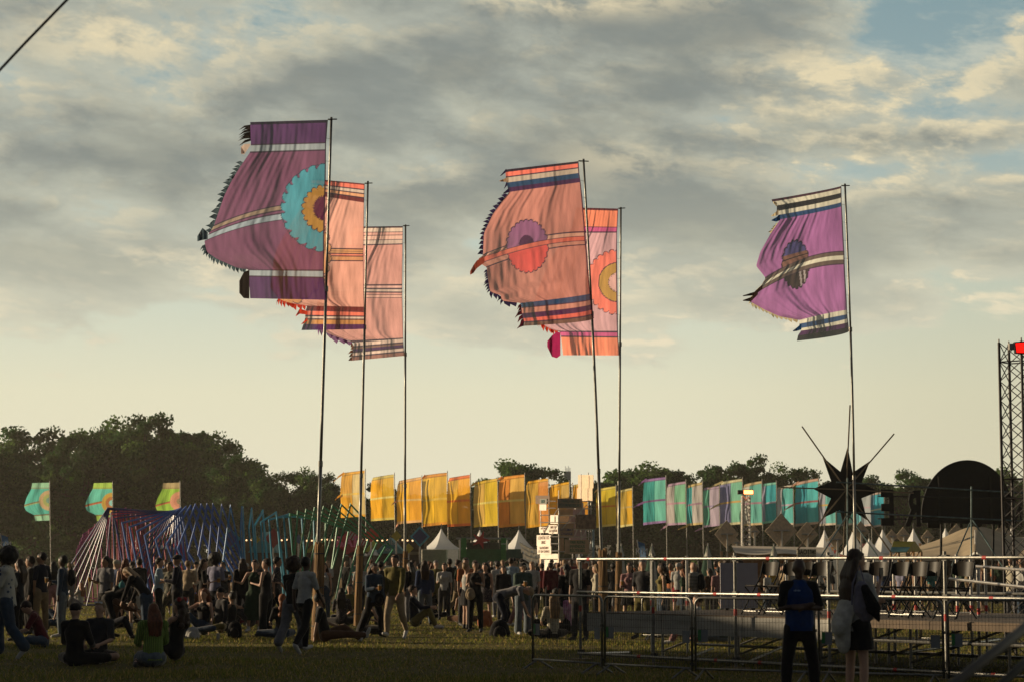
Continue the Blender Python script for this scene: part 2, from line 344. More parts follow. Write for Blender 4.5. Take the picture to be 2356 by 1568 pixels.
# woodland, and an added stage out of view to shade the near grass
for i, (x, y, s) in enumerate([(-118, 128, 1.0), (-128, 142, 1.1), (-122, 158, 1.0), (-132, 172, 1.15), (-124, 188, 1.0)]):
    T = thing('tree', ['nearest', 'second nearest', 'middle', 'second farthest', 'farthest'][i] + ' tree of the wood standing left of the picture', 'tree', (x, y, 0), 'trees round the field', i * 1.3); T.scale = (s, s, s)
    for nm, me in (('crown', protos[i % 3][0]), ('trunk', _tk[i % 3]['tm'])):
        o = bpy.data.objects.new(nm, me); C.objects.link(o); o.parent = T
st = thing('stage', 'big dark festival stage standing left of the picture', 'stage', (-40, 40, 0))
sc_ = mat('blocker_cloth', (.02, .02, .022), .8); m = MB(); m.box((-40, 45.4, 4.7), (10, 10.6, 9.2)); obj('low_blocker', m, sc_, st)  # lower part of the added shade block, leaves the platform rails lit
m = MB(); m.box((-40, 30.0, 7.6), (10, 20, 14.8)); obj('tall_blocker', m, sc_, st)
m = MB(); m.prism([(-45.6, 20, 15.02), (-34.4, 20, 15.02), (-36, 20, 16.4), (-44, 20, 16.4)], (0, 20, 0)); obj('roof', m, mat('blocker_roof', (.2, .2, .2), .6), st)  # top of the added shade block, never in view
# ---------------------------------------------------------------- the six tall flags
steel = mat('galvanised_pole', (.20, .195, .175), .4, .75, scale=20, var=.2)
rope = mat('tie_cord', (.08, .07, .06), .8)
reedm = mat('reed_screen', (.30, .17, .065), .85, var=.5, scale=24, stretch=(1, 1, .06), bump=.9, bscale=50)
silk = {}
def silkmat(k, tr=.80):
    key = 'silk_%s' % k
    return mat(key, None, .55, vcol=True, var=.13, scale=3.2, trans=tr, bump=.45, bscale=7, sheer=.07, stretch=(1.4, 1.4, .42), spec=.3)
def banner(rows, zt, Yp, colfn, parent, name='banner', gain=(1.08, 1.18, 1.36), ds=.14, NU=110, NV=280, dt=.55, amp=.10, ph=0., m=None, trail=True):
    """rows: (v, x_pole, y_pole, x_free, y_free, bend).  A hanging sheet flying left and towards the viewer."""
    rr = np.array(rows, float); v = np.linspace(0, 1, NV + 1); u = np.linspace(0, 1, NU + 1)
    I = lambda k: np.interp(v, rr[:, 0], rr[:, k])
    def sm(a):
        k = np.ones(5) / 5; b = np.convolve(np.pad(a, 2, 'edge'), k, 'valid'); b[0] = a[0]; b[-1] = a[-1]; return b
    xr, yr, xl, yl, be = [sm(I(k)) for k in (1, 2, 3, 4, 5)]
    UU, VV = np.meshgrid(u, v)
    zx = xr[:, None] + (xl - xr)[:, None] * UU
    zy = yr[:, None] + (yl - yr)[:, None] * UU ** be[:, None]
    px, py = zt(zx, zy)
    wpx = (zt(xr.mean(), 0)[0] - px) ; wm = wpx / F * Yp
    env = np.minimum(1, UU * 2.2)
    Yd = Yp - .08 - dt * np.clip(wm, 0, 9) + env * amp * (.55 * np.sin(UU * 7.5 + VV * 2.2 + ph) * (.6 + .5 * VV) + .15 * np.sin(UU * 15 - VV * 5 + ph * 2) + .10 * np.sin(UU * 27 + VV * 11 + ph) * VV + .6 * np.sin(VV * 8 + ph) * UU + .05 * np.sin(UU * 58 + VV * 4 + ph + np.sin(VV * 19)) + .03 * np.sin(UU * 97 - VV * 13))
    a = TH + np.arctan((784 - py) / F); z = H + Yd * np.tan(a); x = (px - 1178) / F * (Yd * math.cos(TH) + (z - H) * math.sin(TH))
    V3 = np.stack([x, Yd, z], 2).reshape(-1, 3) - np.array(ORG[parent])
    col = colfn(UU, VV, zx, zy).reshape(-1, 3); col = col * (1 - ds) + col.mean(1, keepdims=True) * ds; col = np.clip(col * list(gain), 0, .93)
    i = np.arange(NV)[:, None] * (NU + 1) + np.arange(NU)[None, :]
    f = np.stack([i, i + 1, i + NU + 2, i + NU + 1], 2).reshape(-1, 4)
    link(name, npmesh(name, V3, f, col, True), m or silkmat('a'), parent)
    return V3.reshape(NV + 1, NU + 1, 3)
def bands(V, lst, base):
    c = np.empty(V.shape + (3,)); c[:] = base
    for a, b, k in lst: c[(V >= a) & (V < b)] = k
    return c
def seams(c, V, ats, w=.0035, k=(.05, .02, .04)):
    for a in ats: c[np.abs(V - a) < w] = k
    return c
def flower(c, zx, zy, cx, cy, R0, n, sc, kin, ph=0., ry=1., out=3.5, curl=0., kout=(.03, .01, .03)):
    dx = zx - cx; dy = (zy - cy) / ry; r = np.hypot(dx, dy); th = np.arctan2(dy, dx) + ph + curl * r / R0
    rad = R0 * (1 - sc + sc * np.abs(np.sin(th * n / 2)) ** .6)
    c[r < rad + out] = kout; c[r < rad - out] = kin; return c
def fringe(G, rng, parent, m, L, n, sag=.0, name='fringe', start=0, flip=1, curl=.5):
    """teeth of cloth along the free edge of a banner grid"""
    mb = MB(); E = G[:, -1, :]; a, b = int(rng[0] * (len(E) - 1)), int(rng[1] * (len(E) - 1)); og = ORG[parent]
    for k in range(n):
        i0 = a + (b - a) * k / n; i1 = a + (b - a) * (k + .93) / n
        p0 = Vector(E[int(i0)]) + og; p1 = Vector(E[min(int(round(i1)), len(E) - 1)]) + og; e = p1 - p0
        if e.length < .005: continue
        o = Vector((-e.z, 0, e.x)).normalized() * -flip
        o = Vector((o.x, -.3 + R.uniform(-.3, .3), o.z - sag + R.uniform(-.12, .12))).normalized(); l = L * R.uniform(.7, 1.25)
        q = [p0, p0.lerp(p1, .5) + e * .05, p1]
        mid0 = p0.lerp(p1, .1) + o * l * .5; mid1 = p0.lerp(p1, .95) + o * l * .55 + Vector((0, R.uniform(-.04, .04), 0)); tip = p0.lerp(p1, .75) + o * l + e.normalized() * curl * l * .4
        mb.add([p0, p1, mid0, mid1, tip], [(0, 1, 3, 2), (2, 3, 4)])
    return obj(name, mb, m, parent)
def ribbons(parent, pts, m, name='streamer', w=.05, Y0=0.):
    """short loose cloth tails: each a list of (px, py, Y, halfheight_px)"""
    for pl in pts:
        mb = MB(); n = 12; q = []
        for i in range(n + 1):
            s = i / n * (len(pl) - 1); k = min(int(s), len(pl) - 2); f = s - k; A, B = pl[k], pl[k + 1]; q.append([A[j] * (1 - f) + B[j] * f for j in range(4)])
        vs = []
        for i, (a, b, Yq, hw) in enumerate(q):
            for sgn in (-1, 1): vs.append(P(a, b + sgn * hw, Yq - .02 * math.sin(i * 1.1) * i / n))
        mb.add(vs, [(2 * i, 2 * i + 1, 2 * i + 3, 2 * i + 2) for i in range(n)])
        obj(name, mb, m, parent)
def pole(parent, top, base_px, base_y, Y, r=.034, topbar=True, bend=0.):
    b = P(base_px, base_y, Y); t_ = P(top[0], top[1], Y); m = MB()
    pts = [b.lerp(t_, i / 12) + Vector((bend * math.sin(math.pi * i / 12), 0, 0)) for i in range(13)]
    m.tube(pts[:5], r * 1.15, 10); m.tube(pts[4:9], r * .95, 10); m.tube(pts[8:], r * .78, 10)
    o = obj('pole', m, steel, parent, smooth=True)
    for i in (4, 8): obj('pole_joint', MB().tube([pts[i] - Vector((0, 0, .06)), pts[i] + Vector((0, 0, .06))], r * 1.4, 10), steel, parent)
    return pts
def at(pts, z):
    for a, b in zip(pts, pts[1:]):
        if a.z <= z <= b.z: return a.lerp(b, (z - a.z) / (b.z - a.z))
    return pts[-1]
def wrap(parent, pxb, pyb, pxt, pyt, Y, wpx):
    m = MB(); b = P(pxb, pyb, Y); t_ = P(pxt, pyt, Y); r = wpx / F * Y / 2
    for k in range(30):
        a = 6.283 * k / 30; d = Vector((math.cos(a), math.sin(a), 0)); h = R.uniform(-.06, .05)
        m.tube([b + d * r, b.lerp(t_, .5) + d * r * R.uniform(.93, 1.0), t_ + d * r * R.uniform(.8, .95) + Vector((0, 0, h))], r * .16, 5)
    m.tube([b, t_ - Vector((0, 0, .12))], r * .86, 16)
    for s in (.12, .5, .86):
        c = b.lerp(t_, s)
    w = obj('reed_wrap', m, reedm, parent)
    for s in (.15, .55, .9): c = b.lerp(t_, s); obj('tie_wire', MB().tube([c - Vector((0, 0, .012)), c + Vector((0, 0, .012))], r * 1.17, 20), rope, w)
def cords(parent, pts, G, n=9):
    og = ORG[parent]
    for k in range(n):
        p = Vector(G[int((len(G) - 1) * k / (n - 1)), 0]) + og; q = at(pts, p.z); obj('tie_cord', MB().tube([q, p], .004, 4), rope, parent)
    m = MB(); p = Vector(G[0, 0]) + og; q = at(pts, p.z + .02)
    m.tube([q + Vector((.12, 0, .01)), p + Vector((0, 0, .01))], .014, 6); obj('top_bar', m, rope, parent)
Z1 = lambda x, y: ((450 + x / 2.3067) / 1.08659, (260 + y / 2.3067) / 1.08659)
Z2 = lambda x, y: ((1150 + x / 2.851) / 1.08659, (370 + y / 2.851) / 1.08659)
Z3 = lambda x, y: ((1820 + x / 3.485) / 1.08659, (430 + y / 3.485) / 1.08659)
a_ = np.array
TFL = 'tall flags on leaning poles'
# --- flag A, purple
A = thing('tall_flag', 'tall purple silk flag with teal and gold flower, nearest the left', 'flag', (X(725, 45.6), 45.6, 0), TFL)
ptsA = pole(A, (762.5, 270), 725, 1474, 45.6); wrap(A, 729, 1472, 736, 1250, 45.55, 23)
def colA(U, V, zx, zy):
    pur = a_(hx('7a4262')) * .85; dk = a_(hx('4c2352')); teal = a_(hx('358898')); gold = a_(hx('a97a2c')); pale = a_(hx('8f979c'))
    c = bands(V, [(0, .019, a_(hx('241226'))), (.019, .157, dk * 1.1), (.157, .19, pale), (.19, .52, pur), (.52, .547, a_(hx('8e7660'))), (.547, .567, pur), (.567, .60, a_(hx('8d99a2'))), (.60, .84, pur), (.84, .88, pale), (.88, 1.1, dk)], pur)
    seams(c, V, (.157, .19, .52, .547, .567, .60, .84, .88))
    cx, cy = 842, 600
    k = np.zeros(U.shape, bool); g = np.zeros(U.shape, bool); hk = np.zeros(U.shape, bool); NP = 13
    for q in range(NP + 2):
        an = math.pi / 2 + math.pi * (q - .3) / NP; bx, by = cx + 226 * math.cos(an), cy + 220 * math.sin(an); d = np.hypot(zx - bx, zy - by); k |= d < 38; g |= d < 33.5
        a2 = an + .115; hx2, hy2 = cx + 247 * math.cos(a2), cy + 240 * math.sin(a2); e = np.hypot(zx - hx2, zy - hy2); hk |= (e < 10); g &= ~((e < 14)); k |= e < 14
    rin = np.hypot(zx - cx, zy - cy); k &= ~hk
    c[(rin < 220) | k] = (.02, .04, .07); c[(rin < 216) | g] = teal
    flower(c, zx, zy, cx, cy + 5, 141, 22, .14, gold, out=2.6); flower(c, zx, zy, cx, cy + 2, 76, 44, .16, a_(hx('4b1238')), out=2)
    c[U < .012] = (.03, .01, .03)
    return c
rA = [(0, 853, 92, 405, 105, 1), (.157, 843, 225, 409, 237, 1), (.19, 842, 265, 405, 278, 1), (.25, 842, 330, 355, 350, 1.1), (.33, 841, 405, 305, 430, 1.2), (.42, 840, 490, 255, 530, 1.3), (.52, 838, 566, 195, 705, 2.2), (.60, 836, 655, 140, 790, 2.3), (.66, 834, 740, 155, 855, 2.0), (.72, 833, 810, 215, 895, 1.7), (.79, 832, 880, 330, 945, 1.4), (.84, 830, 960, 396, 955, 1), (.88, 830, 1000, 396, 992, 1), (1, 845, 1130, 405, 1121, 1)]
GA_ = banner(rA, Z1, 45.6, colA, A, ph=.6, amp=.17); cords(A, ptsA, GA_)
fr = mat('fringe_dark', hx('4a5a64'), .7, trans=.6); fr2 = mat('fringe_black', (.03, .024, .022), .8, trans=.4); fr3 = mat('fringe_white', hx('c9b7ae'), .7, trans=.5)
fringe(GA_, (.24, .56), A, fr, .13, 17, 0); fringe(GA_, (.62, .83), A, fr, .12, 15, .3); fringe(GA_, (.02, .13), A, fr2, .26, 7, .2, name='black_tuft')
ribbons(A, [[(*Z1(405, 235), 43.4, 2), (*Z1(370, 262), 43.3, 12), (*Z1(352, 268), 43.2, 8), (*Z1(372, 282), 43.2, 2)]], fr3)
ribbons(A, [[(*Z1(400, 1040), 43.4, 33), (*Z1(368, 1045), 43.3, 30), (*Z1(342, 1055), 43.2, 14)]], fr2, 'black_tuft')
ribbons(A, [[(*Z1(160, 760), 43.0, 8), (*Z1(130, 750), 43.0, 14), (*Z1(100, 778), 43.0, 6)]], fr, 'corner_tuft')
# --- flag B, salmon with orange bands
B = thing('tall_flag', 'salmon silk flag with orange bands, second of the left trio', 'flag', (X(823, 56), 56, 0), TFL)
ptsB = pole(B, (846.5, 417), 823, 1439, 56); wrap(B, 822, 1438, 829, 1257, 55.95, 15)
def colB(U, V, zx, zy):
    s = a_(hx('e09880')); rd = a_(hx('6c1d1c')); orr = a_(hx('ee6b4c')); gd = a_(hx('c07f3a')); pl = a_(hx('cfb19c')); pu = a_(hx('47154e'))
    c = bands(V, [(0, .012, rd), (.012, .045, orr), (.045, .075, pl), (.075, .107, a_(hx('e39a66'))), (.107, .142, rd), (.142, .45, s), (.45, .49, a_(hx('d79356'))), (.49, .51, a_(hx('e97a5a'))), (.51, .55, a_(hx('d08a55'))), (.55, .855, s), (.855, .892, rd), (.892, .92, orr), (.92, .942, pl), (.942, .972, gd), (.972, 1.1, pu)], s)
    seams(c, V, (.045, .075, .107, .45, .47, .49, .51, .55, .892, .92, .942))
    flower(c, zx, zy, 560, 860, 315, 30, .08, a_(hx('d98f4e')), out=3); c[U < .01] = (.05, .01, .03); return c
rB = [(0, 1065, 460, 760, 432, 1), (.142, 1062, 570, 745, 520, 1), (.3, 1060, 700, 640, 690, 1), (.45, 1058, 838, 560, 830, 1), (.55, 1058, 905, 540, 900, 1), (.7, 1060, 1010, 520, 1060, 1), (.80, 1060, 1110, 575, 1128, 1), (.83, 1061, 1140, 640, 1150, 1), (.855, 1061, 1172, 735, 1162, 1), (.892, 1061, 1200, 725, 1190, .8), (.92, 1062, 1225, 722, 1222, .8), (.942, 1062, 1242, 720, 1240, .8), (.972, 1063, 1270, 712, 1268, .8), (1, 1066, 1296, 700, 1304, .6)]
GB_ = banner(rB, Z1, 56, colB, B, ph=2.1, amp=.2, NU=90, NV=230); cords(B, ptsB, GB_)
frr = mat('fringe_red', hx('c8432f'), .7, trans=.6); fringe(GB_, (.79, .86), B, frr, .16, 9, .5)
ribbons(B, [[(*Z1(735, 1205), 54, 4), (*Z1(690, 1195), 53.9, 6), (*Z1(668, 1222), 53.9, 1)], [(*Z1(735, 1240), 54, 4), (*Z1(700, 1270), 53.9, 1)]], frr)
# --- flag C, pink
Cc = thing('tall_flag', 'plain pink silk flag with thin pale bands, third of the left trio', 'flag', (X(931, 64.5), 64.5, 0), TFL)
ptsC = pole(Cc, (933, 517), 931.5, 1422, 64.5); wrap(Cc, 930, 1422, 933.5, 1268, 64.45, 11)
def colC(U, V, zx, zy):
    s = a_(hx('d68f80')); pl = a_(hx('cfae9c')); w = a_(hx('dcbba4')); br = a_(hx('7a5548')); pu = a_(hx('451a4a')); pk = a_(hx('e2a08e'))
    c = bands(V, [(0, .014, a_(hx('3a1620'))), (.014, .043, w), (.043, .066, pk), (.066, .10, a_(hx('e9b09a'))), (.10, .135, pl), (.135, .455, s), (.455, .478, a_(hx('e0a596'))), (.478, .502, pl), (.502, .525, s), (.525, .547, a_(hx('e2a592'))), (.547, .865, s), (.865, .897, pl), (.897, .918, br), (.918, .94, pu), (.94, .968, pl), (.968, 1.1, a_(hx('8d5a4c')))], s)
    seams(c, V, (.043, .066, .10, .135, .455, .478, .502, .525, .547, .865, .897, .94, .968)); c[U < .012] = (.05, .02, .03); return c
rC = [(0, 1285, 705, 1000, 708, 1), (.135, 1284, 808, 960, 815, 1), (.3, 1283, 900, 880, 930, 1), (.5, 1282, 1085, 800, 1080, 1), (.7, 1285, 1220, 780, 1240, 1), (.80, 1287, 1300, 800, 1290, 1), (.84, 1288, 1335, 880, 1335, 1), (.865, 1288, 1350, 1003, 1372, 1), (.90, 1289, 1376, 1000, 1400, 1), (.94, 1291, 1402, 998, 1430, 1), (1, 1296, 1450, 992, 1478, 1)]
GC_ = banner(rC, Z1, 64.5, colC, Cc, ph=3.3, amp=.22, NU=80, NV=210, dt=.5); cords(Cc, ptsC, GC_)
frp = mat('fringe_lilac', hx('8b6a95'), .7, trans=.6); fringe(GC_, (.78, .868), Cc, frp, .17, 9, .4)
fringe(GC_, (.87, 1), Cc, mat('fringe_brown', hx('8a6456'), .7, trans=.5), .13, 5, .2, name='ragged_edge')
# --- flag D, dusty rose with violet flower
Dd = thing('tall_flag', 'dusty rose silk flag with round violet and red flower', 'flag', (X(1387, 52), 52, 0), TFL)
ptsD = pole(Dd, (1342.5, 366), 1389, 1450, 52, bend=.05); wrap(Dd, 1388, 1450, 1387, 1263, 51.95, 19)
def colD(U, V, zx, zy):
    s = a_(hx('b8705f')); blu = a_(hx('1f3c5e')); pu = a_(hx('42153f')); orr = a_(hx('e8654a')); pl = a_(hx('b39d88')); br = a_(hx('6b4a3c'))
    c = bands(V, [(0, .015, a_(hx('2a1020'))), (.015, .045, orr), (.045, .078, pl), (.078, .108, blu), (.108, .138, pu), (.138, .452, s), (.452, .48, a_(hx('c68a72'))), (.48, .506, a_(hx('d85b40'))), (.506, .533, a_(hx('b87560'))), (.533, .853, s), (.853, .89, blu), (.89, .923, a_(hx('b9745f'))), (.923, .953, pu), (.953, .978, a_(hx('d5523a'))), (.978, 1.1, br)], s)
    seams(c, V, (.045, .452, .533, .89, .978))
    st = (V > .48) & (V < .506); stw = (V > .477) & (V < .509)
    flower(c, zx, zy, 480, 700, 152, 25, .09, a_(hx('854a72')), out=3, ry=1.26)
    f = np.hypot(zx - 480, (zy - 700) / 1.26) < 156; lo = V > .506
    rad = 152 * (.91 + .09 * np.abs(np.sin(np.arctan2((zy - 700) / 1.26, zx - 480) * 12.5)) ** .6)
    c[(np.hypot(zx - 480, (zy - 700) / 1.26) < rad - 3) & lo] = a_(hx('cf3a30'))
    c[(np.hypot(zx - 475, (zy - 690) / 1.25) < 55) & (V < .48)] = a_(hx('430d38'))
    c[stw] = (.03, .01, .03); c[st] = a_(hx('c9573f'))
    c[U < .01] = (.05, .01, .03); return c
rD = [(0, 845, 95, 325, 155, 1), (.03, 847, 125, 325, 190, 1), (.078, 850, 180, 330, 250, 1), (.138, 860, 245, 350, 315, 1), (.25, 872, 350, 235, 470, 1.1), (.36, 883, 470, 170, 610, 1.2), (.452, 893, 600, 165, 765, 2), (.48, 896, 632, 130, 790, 1.8), (.506, 897, 660, 140, 822, 1.8), (.533, 900, 690, 190, 850, 1.8), (.62, 908, 770, 200, 930, 1.4), (.72, 915, 880, 215, 1025, 1.2), (.76, 918, 920, 290, 1050, 1.2), (.80, 922, 965, 300, 1090, 1.1), (.853, 930, 1040, 432, 1105, .8), (.89, 934, 1078, 440, 1135, .7), (.923, 938, 1110, 440, 1178, .65), (.953, 943, 1150, 452, 1215, .6), (.978, 945, 1180, 460, 1240, .5), (1, 955, 1210, 455, 1268, .45)]
GD_ = banner(rD, Z2, 52, colD, Dd, ph=4.4, amp=.2); cords(Dd, ptsD, GD_)
frv = mat('fringe_violet', hx('3a3058'), .7, trans=.5); fringe(GD_, (.15, .45), Dd, frv, .12, 15, 0); fringe(GD_, (.55, .845), Dd, frv, .12, 16, .3)
fringe(GD_, (.86, 1), Dd, mat('fringe_maroon', hx('5a2030'), .7, trans=.4), .16, 6, .4, name='ragged_edge')
ribbons(Dd, [[(*Z2(175, 795), 50.2, 7), (*Z2(120, 830), 50.1, 9), (*Z2(95, 865), 50.1, 9), (*Z2(72, 892), 50.1, 4)]], mat('streamer_rose', hx('9c4c3e'), .7, trans=.5))
ribbons(Dd, [[(*Z2(330, 160), 50.4, 4), (*Z2(288, 200), 50.3, 1)], [(*Z2(335, 250), 50.4, 6), (*Z2(315, 290), 50.3, 1)], [(*Z2(350, 300), 50.4, 5), (*Z2(308, 325), 50.3, 1)]], mat('streamer_navy', hx('2a1d48'), .7, trans=.4))
ribbons(Dd, [[(*Z2(345, 225), 50.4, 6), (*Z2(310, 232), 50.3, 3), (*Z2(282, 236), 50.3, 1)]], mat('streamer_beige', hx('a58a74'), .7, trans=.5))
# --- flag E, orange and pink behind D
E = thing('tall_flag', 'orange and pink silk flag half hidden behind the rose one', 'flag', (X(1424, 59), 59, 0), TFL)
ptsE = pole(E, (1428.5, 477), 1423, 1433, 59); wrap(E, 1422, 1432, 1424, 1272, 58.95, 14)
def colE(U, V, zx, zy):
    s = a_(hx('cf969a')); orr = a_(hx('ee7a4e')); mg = a_(hx('c8407c')); cor = a_(hx('f0694e')); gd = a_(hx('c08a22'))
    c = bands(V, [(0, .017, a_(hx('52141c'))), (.017, .13, orr), (.13, .162, mg), (.162, .842, s), (.842, .875, mg), (.875, 1.1, orr)], s); seams(c, V, (.13, .162, .842, .875))
    flower(c, zx, zy, 1128, 955, 236, 30, .1, cor, out=3); flower(c, zx, zy, 1128, 957, 140, 40, .005, gd, out=3); flower(c, zx, zy, 1128, 957, 72, 36, .16, a_(hx('e9aaa0')), out=2)
    c[U < .012] = (.06, .01, .04); return c
rE = [(0, 1128, 433, 830, 425, 1), (.13, 1122, 565, 800, 560, 1), (.162, 1120, 600, 780, 600, 1), (.35, 1120, 760, 640, 800, 1), (.5, 1122, 930, 560, 1000, 1), (.65, 1124, 1080, 520, 1120, 1), (.74, 1125, 1180, 540, 1190, 1), (.79, 1126, 1230, 560, 1232, 1), (.82, 1126, 1275, 640, 1290, 1), (.842, 1127, 1312, 714, 1306, 1), (.875, 1128, 1345, 720, 1340, 1), (1, 1138, 1476, 735, 1474, 1)]
GE_ = banner(rE, Z2, 59, colE, E, ph=5.6, amp=.2, NU=90, NV=230); cords(E, ptsE, GE_)
fringe(GE_, (.785, .84), E, frr, .14, 8, .5)
ribbons(E, [[(*Z2(716, 1395), 57.4, 26), (*Z2(690, 1402), 57.3, 30), (*Z2(655, 1410), 57.2, 24), (*Z2(622, 1395), 57.2, 6)]], mat('streamer_magenta', hx('a82a62'), .7, trans=.6), 'corner_tuft')
# --- flag F, violet on the right
Ff = thing('tall_flag', 'violet silk flag with black and white bands, alone at the right', 'flag', (X(1969, 55.5), 55.5, 0), TFL)
ptsF = pole(Ff, (1944, 423), 1969, 1442, 55.5, bend=.06)
def colF(U, V, zx, zy):
    s = a_(hx('9a5590')); bk = a_(hx('1c1618')); w = a_(hx('c2baa2')); blu = a_(hx('1a3c66')); pu = a_(hx('3d1440')); br = a_(hx('5d4a40'))
    c = bands(V, [(0, .02, a_(hx('3b1526'))), (.02, .048, w), (.048, .082, bk), (.082, .108, w), (.108, .138, blu), (.138, .452, s), (.452, .482, br), (.482, .508, w), (.508, .537, br), (.537, .857, s), (.857, .883, w), (.883, .913, blu), (.913, .938, w), (.938, .968, pu), (.968, 1.1, bk)], s)
    seams(c, V, (.452, .537)); lo = V > .508; hi = V < .40
    rad = 122 * (.89 + .11 * np.abs(np.sin(np.arctan2((zy - 805) / 1.8, zx - 590) * 9.5)) ** .6); q = np.hypot(zx - 590, (zy - 805) / 1.75)
    mid = ((V >= .452) & (V <= .508)) | (V > .537) * False
    ins = (q < rad) & ~((V >= .452) & (V < .537) & (V > .455) & (V < .537)); c[ins & (V < .452)] = a_(hx('463d72')); c[(q < rad) & (V > .39) & (V < .452)] = a_(hx('7a5040')); c[(q < rad) & (V >= .537)] = a_(hx('3c2c26'))
    c[(q < rad) & (np.abs(V - .42) < .004)] = (.02, .01, .01); c[(q < rad) & (V >= .537) & (np.abs(zx - 625 - (zy - 850) * .12) < 9)] = a_(hx('978a86')); c[(q < rad) & (V >= .537) & (np.abs(zx - 662 - (zy - 850) * .12) < 8)] = a_(hx('978a86'))
    c[(np.abs(q - rad) < 4) & ~((V >= .452) & (V < .537))] = (.02, .01, .02)
    c[U < .012] = (.03, .01, .03); return c
rF = [(0, 988, 122, 380, 240, .85), (.02, 988, 140, 385, 262, .85), (.048, 989, 180, 425, 292, .85), (.082, 990, 225, 425, 345, .85), (.108, 990, 262, 430, 375, .85), (.138, 992, 300, 455, 415, .85), (.22, 998, 400, 370, 540, .9), (.32, 1004, 520, 280, 700, 1.1), (.40, 1010, 630, 245, 820, 1.3), (.452, 1014, 692, 330, 925, 2.0), (.482, 1015, 730, 290, 985, 2.0), (.508, 1016, 762, 240, 1030, 2.0), (.537, 1017, 802, 225, 1070, 2.0), (.62, 1022, 900, 195, 1130, 1.6), (.70, 1028, 1010, 320, 1200, 1.4), (.78, 1034, 1110, 450, 1258, 1.3), (.857, 1038, 1203, 625, 1290, 1.2), (.883, 1040, 1238, 620, 1320, 1.0), (.913, 1043, 1275, 625, 1365, .8), (.938, 1048, 1308, 640, 1380, .8), (.968, 1052, 1345, 610, 1420, .8), (1, 1056, 1382, 600, 1470, .55)]
GF_ = banner(rF, Z3, 55.5, colF, Ff, ph=.1, amp=.2); cords(Ff, ptsF, GF_)
frw = mat('fringe_cream', hx('c9bd9c'), .7, trans=.55); fringe(GF_, (.55, .85), Ff, frw, .09, 16, .4); fringe(GF_, (.16, .22), Ff, frw, .07, 4, .2)
ribbons(Ff, [[(*Z3(300, 1000), 53.6, 5), (*Z3(230, 1060), 53.5, 4), (*Z3(130, 1080), 53.5, 1)], [(*Z3(260, 1050), 53.6, 5), (*Z3(200, 1110), 53.5, 5), (*Z3(130, 1120), 53.5, 1)]], mat('streamer_brown', hx('3a2a26'), .7, trans=.4))
ribbons(Ff, [[(*Z3(455, 395), 53.7, 7), (*Z3(420, 415), 53.7, 5), (*Z3(380, 422), 53.6, 1)], [(*Z3(640, 1345), 54, 7), (*Z3(600, 1370), 53.9, 4), (*Z3(566, 1385), 53.9, 1)]], mat('streamer_blue', hx('1a3c66'), .7, trans=.5))
ribbons(Ff, [[(*Z3(440, 350), 53.7, 6), (*Z3(410, 370), 53.7, 4), (*Z3(378, 384), 53.6, 1)], [(*Z3(425, 285), 53.7, 5), (*Z3(395, 265), 53.7, 2)]], frw)
# ---------------------------------------------------------------- rows of small flags
smallsilk = mat('small_silk', None, .6, vcol=True, var=.1, scale=2., trans=.78, bump=.2, bscale=3, sheer=.06, stretch=(1.2, 1.2, .35), spec=.25)
def small_flag(l, r_, t_, b, Y, colfn, label, group, k, baseh=0., mid=True, cut=.0, lean=1.5, tails=(), tcol=None):
    l -= 3
    T = thing('field_flag', label, 'flag', (X(r_ + 2 + lean, Y), Y, 0), group)
    m = MB(); top = P(r_ + 2 - lean * .4, t_ - 4, Y); m.tube([(X(r_ + 3 + lean, Y), Y, 0), top], .035, 7); obj('pole', m, steel, T)
    w = r_ - l; h = b - t_; sl = w * .13 + (k % 3) * 2
    rows = [(0, r_, t_, l + w * .12, t_ + sl * .8, 1.2), (.08, r_, t_ + h * .08, l + w * .04, t_ + sl + h * .08, 1.2), (.25, r_, t_ + h * .25, l + w * .02, t_ + sl * .9 + h * .25, 1.3), (.5, r_, t_ + h * .5, l, t_ + h * .53 + (k % 2) * 3, 1.5), (.75, r_ + 1, t_ + h * .75, l + w * .03, t_ + h * .77, 1.3), (1, r_ + 2, b, l + w * .02, b + 3 + (k % 4), 1.2)]
    if cut: rows = [(0, r_, t_, l + w * .34, t_ + 1, 1), (.17, r_, t_ + h * .17, l + w * .30, t_ + h * .17, 1), (.35, r_, t_ + h * .35, l + w * .12, t_ + h * .40, 1.2), (.52, r_, t_ + h * .48, l + w * .02, t_ + h * .62, 1.7), (.7, r_, t_ + h * .68, l + w * .1, t_ + h * .75, 1.4), (.84, r_, t_ + h * .83, l + w * .42, t_ + h * .86, 1), (1, r_ + 1, b, l + w * .46, b + 1, 1)]
    G = banner(rows, lambda x, y: (x, y), Y, colfn, T, NU=44, NV=70, gain=(1.1, 1.24, .8) if 'yellow' in group else (1.08, 1.2, 1.3), ds=0. if 'yellow' in group else .1, amp=.11, ph=k * 1.9, dt=.42, m=smallsilk)
    pl = []
    for (v, dx, dy) in tails:
        p = Vector(G[int(v * 70), -1]) + ORG[T]
        sx = 1178 + p.x * F / p.y; q = [rr for rr in rows if rr[0] >= v - .01][0]
        pl.append([(q[3] + 2, q[4], Y - .8, 2.6), (q[3] - dx * .5, q[4] + dy * .45, Y - .9, 2.2), (q[3] - dx, q[4] + dy, Y - .9, .5)])
    if pl: ribbons(T, pl, mat('tail_' + tcol, hx(tcol), .7, trans=.6))
    return T
